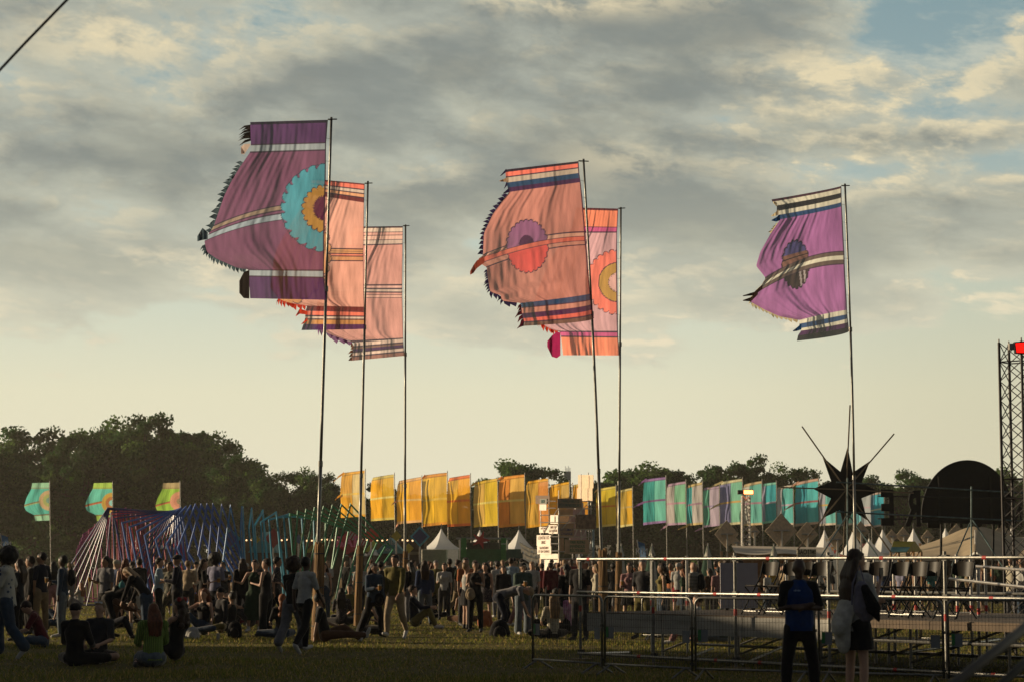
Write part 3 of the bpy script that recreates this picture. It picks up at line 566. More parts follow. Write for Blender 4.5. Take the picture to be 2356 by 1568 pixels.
def two(c1, c2, split, bc, mc, bc2=None):
    c1, c2, bc, mc = [a_(hx(q)) * .88 + .03 for q in (c1, c2, bc, mc)]
    def f(U, V, zx, zy):
        c = np.empty(U.shape + (3,)); c[:] = c2; c[U > split] = c1; c[np.abs(U - split) < .012] = c1 * .5
        c[V < .05] = bc; c[np.abs(V - .5) < .022] = mc; c[V > .955] = bc; c[np.abs(V - .055) < .008] = bc * .5; c[V < .012] = bc * .35; return c
    return f
ordn = ['first', 'second', 'third', 'fourth', 'fifth', 'sixth', 'seventh', 'eighth', 'ninth', 'tenth', 'eleventh', 'twelfth', 'thirteenth']
YF = 'yellow and orange flags in a row'; TF = 'teal and lilac flags in a row'
ylist = [(786, 839, 1081, 1187, 'e8a030', 'd8b8a0', .52, 'e6a03c', 'e6b860', [(0, 22, 20), (.5, 12, 12)]), (855, 906, 1090, 1194, 'f0a828', 'd8a230', .5, 'd8b878', 'e8cfa0', []), (915, 969, 1096, 1200, 'f0b030', 'e8a038', .5, 'e0a890', 'e2b896', [(.5, 12, 10), (1, 4, 10)]), (972, 1028, 1086, 1205, 'f0b430', 'd8a028', .5, 'd88838', 'e0b468', [(0, 14, 22), (.5, 14, 14)]), (1031, 1081, 1091, 1208, 'e8ae34', 'e8a030', .55, 'e06a38', 'e07840', []), (1092, 1144, 1099, 1208, 'd0a060', 'e0b438', .55, 'e0b050', 'e0c890', [(0, 20, 16)]), (1149, 1206, 1090, 1208, 'e08848', 'd8a468', .58, 'e09050', 'e0c8a0', [(0, 12, 10)]), (1212, 1261, 1099, 1208, 'd8a050', 'dc8850', .45, 'e8a030', 'e09a38', []), (1266, 1309, 1107, 1206, 'e8a830', 'c8a070', .42, 'e8a838', 'd8a848', []), (1318, 1352, 1110, 1206, 'd89030', 'd88a30', .5, 'd8b070', 'd8a050', []), (1374, 1416, 1117, 1208, 'd8b438', 'ccb038', .5, 'd8c080', 'c87838', [(0, 10, 10)]), (1419, 1454, 1121, 1208, 'c09850', 'e0a430', .35, 'd8c0a0', 'c0a080', [])]
for k, (l, r_, t_, b, c1, c2, sp_, bc, mc, tl) in enumerate(ylist):
    small_flag(l, r_, t_, b, 166 + (k % 2) * 2, two(c1, c2, sp_, bc, mc), '%s yellow or orange field flag, counted from the left of its row' % ordn[k], YF, k, tails=tl, tcol=bc)
tlist = [(1482, 1531, 1096, 1201, '1f9890', '62b8a4', .5, '9068a0', '7c4a80', [(0, 16, 14), (.5, 22, 12)]), (1536, 1577, 1106, 1205, 'b8a8a0', '7cb890', .6, 'b890a8', 'c08898', [(1, 14, 10)]), (1582, 1615, 1108, 1205, '30a8a8', 'b8a8a0', .65, 'c8a868', 'a8788c', [(1, 20, 8)]), (1619, 1654, 1117, 1208, '60b090', 'b098a8', .6, 'b090a8', '8c7898', [(1, 18, 8)]), (1658, 1707, 1100, 1204, '8078a0', '78b898', .52, 'd0c090', 'c89848', [(0, 34, 18), (.5, 24, 14), (1, 24, 12)]), (1711, 1752, 1105, 1206, 'b8b0a0', '60b0a0', .65, 'c8a878', 'a87888', []), (1756, 1785, 1108, 1200, 'a898b0', '1c98a0', .8, '78b8a0', 'c0a0b0', []), (1788, 1824, 1114, 1206, 'b0a8a8', '50b0a8', .65, 'c8b098', 'b8a0b0', []), (1832, 1882, 1099, 1204, '1c98a4', '40b0b0', .5, 'c89880', '9c5050', [(0, 20, 16), (.5, 26, 16)]), (1886, 1921, 1113, 1206, 'a8a0a8', '60b0a8', .6, 'c8b098', 'c8a048', []), (1928, 1962, 1118, 1206, '40a8b0', '78b8a8', .5, 'c8b0a0', 'a88898', []), (1968, 2003, 1124, 1208, '60a8b0', 'a8a8a8', .6, 'c0a8a0', 'b898a0', []), (2006, 2033, 1130, 1208, '5088a0', '18a0b0', .75, 'c0a090', 'd0c0a0', [])]
for k, (l, r_, t_, b, c1, c2, sp_, bc, mc, tl) in enumerate(tlist):
    small_flag(l, r_, t_, b, 158 + (k % 2) * 2, two(c1, c2, sp_, bc, mc), '%s teal or lilac field flag, counted from the left of its row' % ordn[k], TF, k + 3, tails=tl, tcol=bc)
def leftflag(body, top, band, strip, f1, f2, f3, rf, cyf):
    body, top, band, strip, f1, f2, f3 = [a_(hx(q)) for q in (body, top, band, strip, f1, f2, f3)]
    def f(U, V, zx, zy):
        c = bands(V, [(0, .13, top), (.13, .155, band), (.155, .17, top), (.17, .50, body), (.50, .525, band), (.525, .55, strip), (.55, .84, body), (.84, .865, band), (.865, 1.1, top)], body)
        cx = zx[:, :1]; d = np.hypot(zx - cx, zy - cyf); c[d < rf] = f1; c[d < rf * .62] = f2; c[d < rf * .3] = f3; return c
    return f
for k, (l, r_, c, lab) in enumerate([(57, 113, leftflag('4fa898', '90bc98', '7c5a38', '90a070', 'bc9a70', '9ca05c', '6c8c80', 23, 1150), 'pale teal flag with round beige flower, farthest left of three'),
                                    (197, 258, leftflag('5cb4a0', 'a0bc4c', '8c6c30', 'c84c38', 'c89c3c', 'b8703c', '88c0b8', 24, 1156), 'teal flag with lime top and gold flower, middle of the far-left three'),
                                    (359, 413, leftflag('94b83c', 'ac9468', '8c6a3c', 'c85a40', 'd89070', 'cc8468', '90805c', 22, 1152), 'lime green flag with pink flower, right one of the far-left three')]):
    small_flag(l, r_, 1109, 1196, 176, c, lab, 'far-left flags before the trees', k + 1, cut=1)
# ---------------------------------------------------------------- painted square frames (walk-through sculpture)
def fcol(s): return mat('paint_' + s, tuple(c * 1.25 for c in hx(s)), .5, var=.08)
sc = thing('frame_sculpture', 'walk-through sculpture of many twisted square frames, red to blue to green', 'sculpture', (X(500, 88), 88, 0))
def frame(cs, Y, dy, w, m):
    """cs: TL, TR, BR, BL in picture units; the frame leans in depth by dy"""
    ds = (-dy, dy, dy * .6, -dy * .6); p = [P(c[0], c[1], Y + d) for c, d in zip(cs, ds)]
    for a, b in ((1, 2), (0, 3)):
        d = p[b] - p[a]
        if d.z < -.3: p[b] = p[a] + d * min(1.9, (p[a].z - .02) / -d.z)
        p[b].z = max(p[b].z, .02)
    mb = MB(); r = w / F * Y / 2; ctr = sum(p, Vector()) / 4; cz = []
    nrm = (p[1] - p[0]).cross(p[3] - p[0]); nrm = nrm.normalized() if nrm.length > 1e-4 else Vector((0, 1, 0))
    ins = []
    for k in range(4):
        e1 = (p[(k + 1) % 4] - p[k]).normalized(); e2 = (p[(k - 1) % 4] - p[k]).normalized(); b = e1 + e2
        b = b.normalized() * r * 1.7 / max(.35, math.sin(max(.2, e1.angle(e2) / 2))) if b.length > .05 else Vector((0, 0, -r * 2)); ins.append(b)
    vs = []
    for k in range(4):
        for q in (p[k], p[k] + ins[k]):
            for s in (-1, 1): vs.append(q + nrm * r * .6 * s)
    fs = []
    for k in range(4):
        a, b = k * 4, ((k + 1) % 4) * 4
        fs += [(a, b, b + 1, a + 1), (a + 2, a + 3, b + 3, b + 2), (a, a + 2, b + 2, b), (a + 1, b + 1, b + 3, a + 3)]
    mb.add(vs, fs); obj('square_frame', mb, m, sc)
def lerpk(ks, t):
    for (t0, a), (t1, b) in zip(ks, ks[1:]):
        if t0 <= t <= t1: f = (t - t0) / (t1 - t0); return [(p[0] + (q[0] - p[0]) * f, p[1] + (q[1] - p[1]) * f) for p, q in zip(a, b)]
    return ks[-1][1]
navy, blu, teal_, grn = '2c3468', '3f5f9c', '1f7d96', '2f8058'
K1 = [(0, [(247, 1166), (385, 1176), (300, 1300), (158, 1303)]), (5, [(251, 1170), (399, 1174), (345, 1325), (213, 1330)]), (8, [(262, 1190), (404, 1171), (392, 1335), (290, 1345)]),
      (12, [(331, 1230), (417, 1165), (440, 1300), (356, 1350)]), (15, [(407, 1260), (449, 1157), (515, 1270), (450, 1350)]), (18, [(478, 1283), (489, 1156), (545, 1262), (545, 1352)]),
      (20, [(512, 1288), (530, 1159), (546, 1232), (548, 1352)]), (21, [(553, 1225), (556, 1163), (560, 1240), (562, 1358)])]
for i in range(22):
    t = i; m = fcol(navy if i < 9 else (blu if i < 20 else '2f6fa0'))
    if i < 9: m = mat('paint_navy_pale', hx('3a3c74'), .4, var=.08)
    frame(lerpk(K1, t), 86, 1.2 - i * .04, 2.8 if i < 8 else 4.6, m)
K2 = [(0, [(557, 1163), (559, 1164), (566, 1355), (562, 1355)]), (1, [(572, 1215), (579, 1166), (592, 1350), (584, 1348)]), (2, [(585, 1207), (605, 1171), (622, 1350), (592, 1350)]), (3, [(599, 1199), (636, 1175), (660, 1360), (607, 1345)]),
      (5, [(636, 1188), (695, 1184), (707, 1345), (648, 1330)]), (7, [(666, 1179), (751, 1198), (748, 1340), (676, 1325)]), (8, [(684, 1173), (778, 1209), (757, 1365), (672, 1330)]), (10, [(723, 1165), (830, 1229), (795, 1370), (690, 1332)]),
      (13, [(785, 1157), (889, 1255), (835, 1350), (735, 1320)]), (14, [(806, 1156), (907, 1262), (850, 1345), (760, 1320)])]
for i in range(15):
    t = i; frame(lerpk(K2, t), 90, .4 + i * .03, 4.0 if t > 2 else 5., fcol(teal_ if t < 7 else grn))
# purple / red sweep behind
K3 = [(0, [(176, 1262), (250, 1200), (255, 1335), (172, 1318)]), (6, [(190, 1228), (290, 1166), (300, 1335), (200, 1345)]), (14, [(262, 1166), (352, 1176), (345, 1335), (262, 1340)]), (22, [(300, 1172), (382, 1188), (430, 1300), (330, 1330)]), (30, [(330, 1190), (420, 1230), (440, 1340), (345, 1345)])]
for i in range(21):
    c = ['7c3468', '8c2c5c', 'a02c3c', 'b03434', '8c2c50'][min(4, i * 5 // 21)]
    frame(lerpk(K3, i * 1.5), 94, .8, 2.8, fcol(c))
# deck the frames stand on
# ---------------------------------------------------------------- cardboard protest tower
YT = 100
tw = thing('sign_tower', 'scaffold tower covered with lettered cardboard signs below the orange flags', 'tower', (X(1300, YT), YT, 0))
alu = mat('scaffold_tube', (.42, .40, .37), .35, .8, var=.15); card = mat('cardboard', (.42, .28, .17), .85, var=.12, scale=3); cardw = mat('white_board', (.86, .78, .68), .75, var=.08, scale=4); lilac = mat('lilac_board', (.40, .30, .33), .8)
T8 = lambda x, y: ((1320 + x / 6.029) / 1.08659, (1180 + y / 6.029) / 1.08659)
# plan: right-angled corner towards the viewer at x=470(zoom); left wing recedes left, right wing recedes right
xc = T8(468, 0)[0]; C0 = Vector((X(xc, YT), YT, 0)); xl_ = X(T8(195, 0)[0], YT + 2.0); xr_ = X(T8(955, 0)[0], YT + 1.3)
L0 = Vector((xl_, YT + 2.0, 0)); R0 = Vector((xr_, YT + 1.5, 0)); B0 = L0 + R0 - C0
def on(side, zx, zy, off=0.):
    """point on the left or right wing seen at zoom position"""
    px, py = T8(zx, zy); a, b = (C0, L0) if side == 'l' else (C0, R0)
    dx, dy = b.x - a.x, b.y - a.y; k = (px - 1178) / F; Y = YT
    for _ in range(8):
        xx_ = (px - 1178) / F * (Y * math.cos(TH) + .3); s = (xx_ - a.x) / dx; Y = a.y + dy * s
    nn = Vector((-dy, dx, 0)).normalized(); nn = nn if nn.y < 0 else -nn
    return P(px, py, Y) + nn * off
tubes = MB()
zt = 6.6
for q, h in ((C0, 5.1), (L0, 4.4), (R0, 5.0), (B0, 5.6), (C0.lerp(R0, .69), 5.9), (C0.lerp(R0, .92), 6.0)):
    obj('upright', MB().tube([q, q + Vector((0, 0, h))], .026, 7), alu, tw)
for z_, a, b in [(430, 300, 430), (535, 300, 430), (750, 195, 470), (965, 355, 470), (1070, 355, 470), (1180, 370, 470), (640, 200, 330)]:
    obj('ledger', MB().tube([on('l', a, z_, .04), on('l', b, z_, .04)], .024, 6), alu, tw)
for z_, a, b in [(432, 790, 960), (545, 700, 960), (650, 470, 700), (755, 470, 700), (855, 680, 960), (970, 470, 960), (1190, 470, 960), (1300, 470, 960)]:
    obj('ledger', MB().tube([on('r', a, z_, .04), on('r', b, z_, .04)], .024, 6), alu, tw)
for side, p0, p1 in [('r', (730, 640), (920, 440)), ('r', (490, 850), (690, 640)), ('r', (690, 950), (730, 860)), ('r', (800, 980), (870, 860)), ('l', (410, 640), (470, 545)), ('r', (860, 1290), (950, 1190)), ('l', (240, 940), (330, 770)), ('l', (350, 980), (470, 780))]:
    obj('brace', MB().tube([on(side, *p0, .06), on(side, *p1, .06)], .02, 6), alu, tw)
greenp = mat('green_paint', (.02, .13, .05), .8); navyp = mat('ink_blue', (.05, .06, .15), .8); inkp = mat('faded_ink', (.30, .20, .16), .8); tealp = mat('teal_ink', (.03, .11, .10), .8)
def panel(side, x0, y0, x1, y1, m, off, txt=None, tm=None, ts=None, rotn=0.):
    p = [on(side, x0, y0, off), on(side, x1, y0, off), on(side, x1, y1, off), on(side, x0, y1, off)]
    nn = (p[1] - p[0]).cross(p[3] - p[0]).normalized(); nn = nn if nn.y < 0 else -nn
    b = obj('sign_board', MB().prism(p, -nn * .02), m, tw)
    if txt:
        n = len(txt); h = (p[0] - p[3]).length; rz = math.atan2(p[1].y - p[0].y, p[1].x - p[0].x)
        for i, tx in enumerate(txt):
            if not tx: continue
            c = p[0].lerp(p[3], (i + .62) / (n + .35)).lerp(p[1].lerp(p[2], (i + .62) / (n + .35)), .5) + nn * .008
            s = h / (n + .35) * .98; me = text_mesh(tx, s, .004, .012 * s)
            wd = max(v.co.x for v in me.vertices) - min(v.co.x for v in me.vertices); sx = (p[1] - p[0]).length * .88 / max(wd, .01) if wd > 0 else 1
            if len(tx) < 6: sx = min(sx, .8)
            me.transform(Matrix.Translation(c - ORG[tw]) @ Matrix.Rotation(rz, 4, 'Z') @ Matrix.Rotation(math.pi / 2, 4, 'X') @ Matrix.Diagonal((min(sx, 1.1), 1, 1, 1)))
            me.name = 'lettering'; link('lettering', me, tm or inkp, b)
mat('ply_board', (.74, .56, .38), .75, var=.12)
for x0, x1, y0, y1 in ((755, 985, 35, 235), (738, 970, 236, 425)):
    (a, t0), (b, t1) = T8(x0, y0), T8(x1, y1); q = [P(a, t0, YT + 2.1), P(b, t0, YT + .5), P(b, t1, YT + .5), P(a, t1, YT + 2.1)]; obj('sign_board', MB().prism(q, (.01, .02, 0)), _m['ply_board'], tw)
panel('l', 108, 345, 318, 470, mat('card_dark', (.20, .14, .10), .9), -.02); panel('l', 185, 395, 290, 480, mat('card_grey', (.25, .25, .22), .9), .03, ['DROIT'], tealp)
panel('l', 187, 480, 290, 570, cardw, .05)
panel('r', 425, 392, 795, 540, mat('board_grey', (.22, .18, .14), .85), .10, ['TRAÇABILITÉ', 'FOURNISSEURS'], tealp)
panel('r', 470, 545, 690, 640, card, -.06); panel('r', 470, 655, 690, 750, _m['ply_board'], -.3); panel('r', 700, 450, 950, 545, mat('pale_board', (.6, .5, .45), .8), -.5)
panel('r', 690, 545, 950, 840, lilac, -.4); panel('l', 350, 640, 468, 772, cardw, .05); panel('r', 705, 632, 1000, 850, mat('osb_board', (.19, .125, .085), .9, var=.35, scale=6), .06)
panel('l', 328, 790, 468, 920, cardw, .06, ['100% DE', 'GAZ NATURE'], inkp); panel('l', 177, 818, 328, 908, cardw, .03, ['ILS ÉCRIVENT', 'TOUT'], inkp)
panel('r', 472, 770, 690, 965, card, .0, ['', 'LE CLIMAT', 'CHANGE'], navyp); panel('r', 700, 860, 950, 1010, lilac, -.3); panel('l', 145, 942, 355, 1103, cardw, .05, ['CONTRE LES', 'MAUX'], inkp)
panel('l', 158, 1104, 368, 1228, cardw, .07, ['ON PRÉSERVE', 'ET ON CHANGE'], inkp); panel('r', 540, 1012, 905, 1222, card, .08, ['1000 REPAS', 'INVENDUS', 'RÉUTILISÉS'], greenp)
panel('r', 470, 985, 540, 1180, card, .0); panel('l', 190, 1222, 462, 1300, cardw, .03); panel('r', 695, 1226, 800, 1288, cardw, .1); panel('r', 900, 1075, 945, 1145, cardw, .02)
panel('l', 232, 1312, 448, 1560, cardw, -.05); panel('r', 470, 1310, 940, 1560, mat('rust_board', (.28, .09, .05), .85), -.02, ['TOUT LES PIEDS DE VIGNE', '', '', ''], cardw)
panel('l', 180, 1290, 200, 1420, _m['ply_board'], .02); panel('l', 450, 1290, 465, 1560, _m['ply_board'], .02)
panel('r', 470, 1226, 690, 1290, mat('card_green', (.10, .12, .08), .9), -.1)
gd = MB().tube([on('r', 985, 850), on('r', 985, 1290)], .05, 8); obj('drain_pipe', gd, mat('pale_blue_plastic', (.25, .36, .42), .5), tw)
# ---------------------------------------------------------------- tents
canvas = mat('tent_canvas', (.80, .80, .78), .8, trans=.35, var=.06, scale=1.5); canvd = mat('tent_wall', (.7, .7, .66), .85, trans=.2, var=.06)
def pagoda(px, ty, by, wpx, Y, label, rz=.5, group='white pagoda tents'):
    zt_ = H + (HOR - ty) / F * Y; zb = H + (HOR - by) / F * Y; w = wpx / F * Y / 2; T = thing('pagoda_tent', label, 'tent', (X(px, Y), Y, 0), group)
    def f(u, v):
        a = 2 * math.pi * u; k = (1 - v) ** 1.9 if False else v ** .62
        z = zt_ + (zb - zt_) * v ** .62 if False else zb + (zt_ - zb) * (1 - v) ** 2.1
        q = 1 / max(abs(math.cos(a)), abs(math.sin(a))); x, y = math.cos(a) * q * w * max(v, .02), math.sin(a) * q * w * max(v, .02)
        return (X(px, Y) + x * math.cos(rz) - y * math.sin(rz), Y + x * math.sin(rz) + y * math.cos(rz), z)
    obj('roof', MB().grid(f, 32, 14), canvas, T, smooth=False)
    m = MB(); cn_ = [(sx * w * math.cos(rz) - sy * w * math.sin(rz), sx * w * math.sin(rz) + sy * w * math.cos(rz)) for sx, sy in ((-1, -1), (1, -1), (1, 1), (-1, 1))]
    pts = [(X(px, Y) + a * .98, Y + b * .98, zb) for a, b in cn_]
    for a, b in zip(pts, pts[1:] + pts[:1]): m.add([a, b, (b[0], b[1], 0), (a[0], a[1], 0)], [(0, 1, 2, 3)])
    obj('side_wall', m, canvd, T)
    obj('finial', MB().tube([(X(px, Y), Y, zt_ - .2), (X(px, Y), Y, zt_ + .35)], .03, 6), steel, T)
for a in [(1015, 1216, 1263, 84, 150, 'white pagoda tent behind the corrugated hut, tallest of three'), (1104, 1218, 1262, 64, 158, 'white pagoda tent behind the red star sign'), (1194, 1219, 1272, 96, 146, 'white pagoda tent left of the cardboard tower'),
          (1899, 1218, 1276, 66, 140, 'white pagoda tent left of the black star, beside the BAO sign'), (1965, 1218, 1278, 66, 142, 'white pagoda tent directly below the black star'), (2033, 1217, 1272, 70, 139, 'white pagoda tent behind the small yellow roof'),
          (2104, 1215, 1268, 66, 143, 'white pagoda tent below the reversed letter R'), (2178, 1214, 1262, 62, 146, 'white pagoda tent below the left edge of the dome sign'), (2254, 1213, 1262, 60, 150, 'white pagoda tent just behind the peak of the tan tent'), (2330, 1214, 1262, 60, 148, 'white pagoda tent behind the truss tower'), (2002, 1238, 1282, 80, 132, 'low white tent in front, right of the star stand')]: pagoda(*a)
def marquee(x0, y0, x1, y1, yb, Y, label, m1, m2, txt=None):
    T = thing('marquee', label, 'tent', (X((x0 + x1) / 2, Y), Y, 0), 'market tents at the back'); z = lambda y: H + (HOR - y) / F * Y
    a, b = X(x0, Y), X(x1, Y); mb = MB(); mb.prism([(a, Y, z(y1)), (b, Y, z(y1)), ((a + b) / 2, Y, z(y0))], (0, 5, 0)); rf = obj('roof', mb, m1, T)
    if m2:
        for s in range(9):
            k = -1 + 2 * (s + .5) / 9; xx = (a + b) / 2 + k * (b - a) * .24; hh_ = (z(y0) - z(y1)); zb_ = z(y1) + hh_ * .5; zt_ = z(y1) + hh_ * (1 - abs(k) * .5); obj('stripe', MB().box((xx, Y - .02, (zb_ + zt_) / 2), ((b - a) * .022, .02, max(.05, zt_ - zb_ - .1))), m2, rf)
    mb = MB(); mb.box(((a + b) / 2, Y + 2.5, z(y1) / 2), (b - a - .2, 4.8, z(y1) - .01)); obj('side_wall', mb, mat('stall_dark', (.07, .05, .035), .9), T)
    if txt: text_on(T, txt, ((a + b) / 2, Y - .03, z(y1) + (z(y0) - z(y1)) * .22), (z(y0) - z(y1)) * .22, mat('white_paint', (.7, .7, .66), .7))
tealc = mat('teal_canvas', (.10, .26, .27), .8, var=.08); stripe = mat('stripe_white', (.5, .48, .42), .8)
marquee(569, 1222, 637, 1270, 1300, 128, 'teal peaked stall with striped gable behind the teal frames', tealc, stripe); marquee(861, 1236, 931, 1272, 1300, 128, 'teal peaked stall with striped gable right of the green frames', tealc, stripe, 'TICKETS')
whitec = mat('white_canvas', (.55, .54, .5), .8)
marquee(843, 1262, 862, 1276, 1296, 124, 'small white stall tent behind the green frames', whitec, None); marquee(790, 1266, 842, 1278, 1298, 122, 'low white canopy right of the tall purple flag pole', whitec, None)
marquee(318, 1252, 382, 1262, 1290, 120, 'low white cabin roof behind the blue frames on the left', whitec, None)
def long_bar(x0, x1, yt, yb, Y, label, m, mroof, n=0):
    T = thing('bar_hut', label, 'hut', (X((x0 + x1) / 2, Y), Y, 0)); z = lambda y: H + (HOR - y) / F * Y; a, b = X(x0, Y), X(x1, Y)
    obj('wall', MB().box(((a + b) / 2, Y + 1.5, z(yb) / 2), (b - a, 3, z(yb))), m, T)
    obj('roof', MB().prism([(a - .3, Y - .5, z(yb)), (b + .3, Y - .5, z(yb)), (b + .3, Y - .3, z(yt)), (a - .3, Y - .3, z(yt))], (0, 4, 0)), mroof, T)
    obj('counter', MB().box(((a + b) / 2, Y - .3, 1.05), (b - a - .5, .5, .08)), mroof, T); return T
brn = mat('stained_timber', (.13, .075, .045), .85, var=.25, stretch=(12, 1, 1)); rfd = mat('roof_dark', (.075, .05, .03), .9, var=.3)
lb = long_bar(556, 965, 1243, 1262, 132, 'long dark timber bar with a string of bulbs along its roof', brn, rfd)
bulb = mat('warm_bulb', (1, .62, .3), emis=1.6)
for i in range(34):
    x = X(566 + i * 11.6, 131.3); z = H + (HOR - 1242 + 1.2 * math.sin(i * .9)) / F * 131.3
    obj('bulb', MB().tube([(x, 131.2, z - .05), (x, 131.2, z), (x, 131.2, z + .05)], [.03, .06, .03], 6), bulb, lb)
yell = mat('yellow_panel', (.42, .36, .05), .7)
for (a, b) in [((715, 1262), (742, 1240)), ((837, 1268), (858, 1243)), ((876, 1266), (897, 1243)), ((700, 1270), (722, 1248))]:
    Y = 131; p = [P(a[0], a[1], Y), P(a[0] + 12, a[1], Y), P(b[0] + 12, b[1], Y), P(b[0], b[1], Y)]; obj('yellow_stripe', MB().prism(p, (0, .05, 0)), yell, lb)
bs = thing('shop_board', 'pale wooden lettered board above the dark back stalls', 'sign', (X(955, 126), 126, 0))
obj('board', MB().prism([P(932, 1268, 126), P(968, 1268, 126), P(968, 1274, 126), P(932, 1274, 126)], (0, .06, 0)), mat('pale_wood', (.34, .26, .16), .8), bs); obj('post', MB().tube([(X(935, 126.1), 126.15, 0), P(935, 1270, 126.15)], .03, 6), alu, bs); text_on(bs, 'BAR · MARCHÉ', P(950, 1271, 125.97), .14, _m['stall_dark'])
# corrugated hut, green bar with red star
hut = thing('container_hut', 'cream corrugated hut in front of the white tent', 'hut', (X(1000, 118), 118, 0)); corr = mat('corrugated', (.5, .46, .36), .7)
def corrugated(x0, x1, yt, Y, T, m, n):
    a, b = X(x0, Y), X(x1, Y); z = H + (HOR - yt) / F * Y; mb = MB(); vs = []; k = n * 4
    for i in range(k + 1):
        x = a + (b - a) * i / k; d = (0, .06, .06, 0)[i % 4]; vs += [(x, Y - d, 0), (x, Y - d, z)]
    mb.add(vs, [(2 * i, 2 * i + 2, 2 * i + 3, 2 * i + 1) for i in range(k)]); obj('front_wall', mb, m, T); obj('body', MB().box(((a + b) / 2, Y + 1.5, z / 2 - .02), (b - a, 2.8, z)), m, T)
corrugated(970, 1027, 1263, 118, hut, corr, 22)
gb = thing('green_bar', 'green festival bar with star sign and green banners', 'bar', (X(1125, 116), 116, 0)); gr1 = mat('green_board', (.035, .15, .055), .7); gr2 = mat('bright_green', (.06, .28, .07), .7, trans=.2); grt = mat('dark_teal_board', (.03, .09, .07), .8)
Y = 116; z = lambda y: H + (HOR - y) / F * Y
obj('counter_wall', MB().box(((X(1054, Y) + X(1203, Y)) / 2, Y + 1, z(1262) / 2), (X(1203, Y) - X(1054, Y), 1.6, z(1262))), gr1, gb)
obj('fascia', MB().prism([P(1074, 1247, Y - .3), P(1148, 1247, Y - .3), P(1148, 1262, Y - .3), P(1074, 1262, Y - .3)], (0, .1, 0)), mat('fascia_dark', (.05, .07, .05), .8), gb)
obj('side_room', MB().box(((X(1165, Y) + X(1203, Y)) / 2, Y - .1, z(1264) / 2), (X(1203, Y) - X(1165, Y), 1.4, z(1264) - .02)), grt, gb)
for x0, x1, y0, y1 in ((1061, 1073, 1236, 1280), (1153, 1165, 1236, 1290)): obj('banner', MB().prism([P(x0, y0, Y - .6), P(x1, y0, Y - .6), P(x1, y1, Y - .6), P(x0, y1, Y - .6)], (0, .04, 0)), gr2, gb)
text_on(gb, 'BAR', P(1159, 1250, Y - .64), .13, _m['white_paint'], rz=0, name='lettering')
for x in (1058, 1167): obj('truss_leg', MB().tube([(X(x, Y), Y, 0), P(x, 1236, Y)], .05, 6), alu, gb)
obj('truss_beam', MB().tube([P(1050, 1238, Y), P(1176, 1238, Y)], .06, 6), alu, gb)
for x0, x1 in ((1052, 1060), (1080, 1105), (1152, 1160)): pass
sg = text_on(gb, 'Green', P(1105, 1252.5, Y - .5), .42, mat('sign_letters', (.02, .02, .018), .6), depth=.03, bold=.01)
stp = []
c0 = P(1106, 1241, Y - .7)
for k in range(10):
    a = math.pi / 2 + k * math.pi / 5 - .35; rr = (.52 if k % 2 == 0 else .19); stp.append(c0 + Vector((math.cos(a) * rr, 0, math.sin(a) * rr)))
obj('red_star', MB().prism(stp, (0, .1, 0)), mat('red_sign', (.5, .03, .02), .5), gb)
m = MB(); m.tube([(X(1188, Y) + 1.05 * math.cos(a), Y - .85, max(.0, .9 + 1.05 * math.sin(a))) for a in [math.pi * k / 14 for k in range(15)]], .06, 6); obj('arch', m, mat('arch_brown', (.09, .06, .04), .8), gb)
# ---------------------------------------------------------------- diamonds on posts
def diamond(px, py, hw, hh_, Y, m, label, rim=None, back=False, group='diamond boards'):
    T = thing('diamond_board', label, 'sign', (X(px, Y), Y, 0), group)
    q = [P(px, py - hh_, Y), P(px + hw, py, Y), P(px, py + hh_, Y), P(px - hw, py, Y)]
    if rim:
        obj('rim', MB().prism(q, (0, .05, 0)), rim, T); c = P(px, py, Y); q = [c + (p - c) * .76 - Vector((0, .02, 0)) for p in q]
    obj('board', MB().prism(q, (0, .06 if not rim else .05, 0)), m, T)
    c = P(px, py, Y + .1); obj('post', MB().tube([(c.x, Y + (.1 if not back else -.12), 0), (c.x, Y + (.1 if not back else -.12), c.z)], .045, 6), alu, T)
    if back: w = hw / F * Y * .5; obj('cross_bar', MB().tube([(c.x - w, Y - .08, c.z), (c.x + w, Y - .08, c.z)], .045, 6), alu, T)
D_ = lambda s: mat('board_' + s, tuple(min(.8, c * 1.7) for c in hx(s)), .8, var=.1)
for a in [(530, 1238, 24, 24, 124, '4c4660', 'purple diamond board with teal rim seen through the blue frames', '3c7c80'), (588, 1240, 11, 11, 124, '8c8438', 'yellow diamond board between teal frames, above the striped stall', None), (557, 1266, 8, 10, 124, '98903c', 'small yellow diamond board low behind the edge-on teal frame', None), (629, 1237, 20, 23, 125, '7c2c2c', 'red diamond board with chevron behind the teal gate frames', None), (687, 1239, 8, 12, 126, '3c5068', 'small blue board between the green frames', None), (812, 1240, 12, 10, 125, '3c5878', 'blue diamond board right of the BAR sign', None), (854, 1230, 18, 16, 124, '9c3c30', 'red diamond board crossed by the green frames', None), (912, 1232, 12, 13, 126, '94842c', 'yellow diamond board above the striped stall on the right', None), (940, 1260, 12, 12, 123, '94842c', 'yellow diamond board behind the reed-wrapped pole of the pink flag', None), (966, 1233, 23, 24, 125, '2c3a5c', 'navy diamond board with teal rim left of the white tents', '3c8490')]:
    diamond(a[0], a[1], a[2], a[3], a[4], D_(a[5]), a[6], D_(a[7]) if a[7] else None)
tanb = mat('ply_diamond', (.62, .49, .33), .85, var=.15)
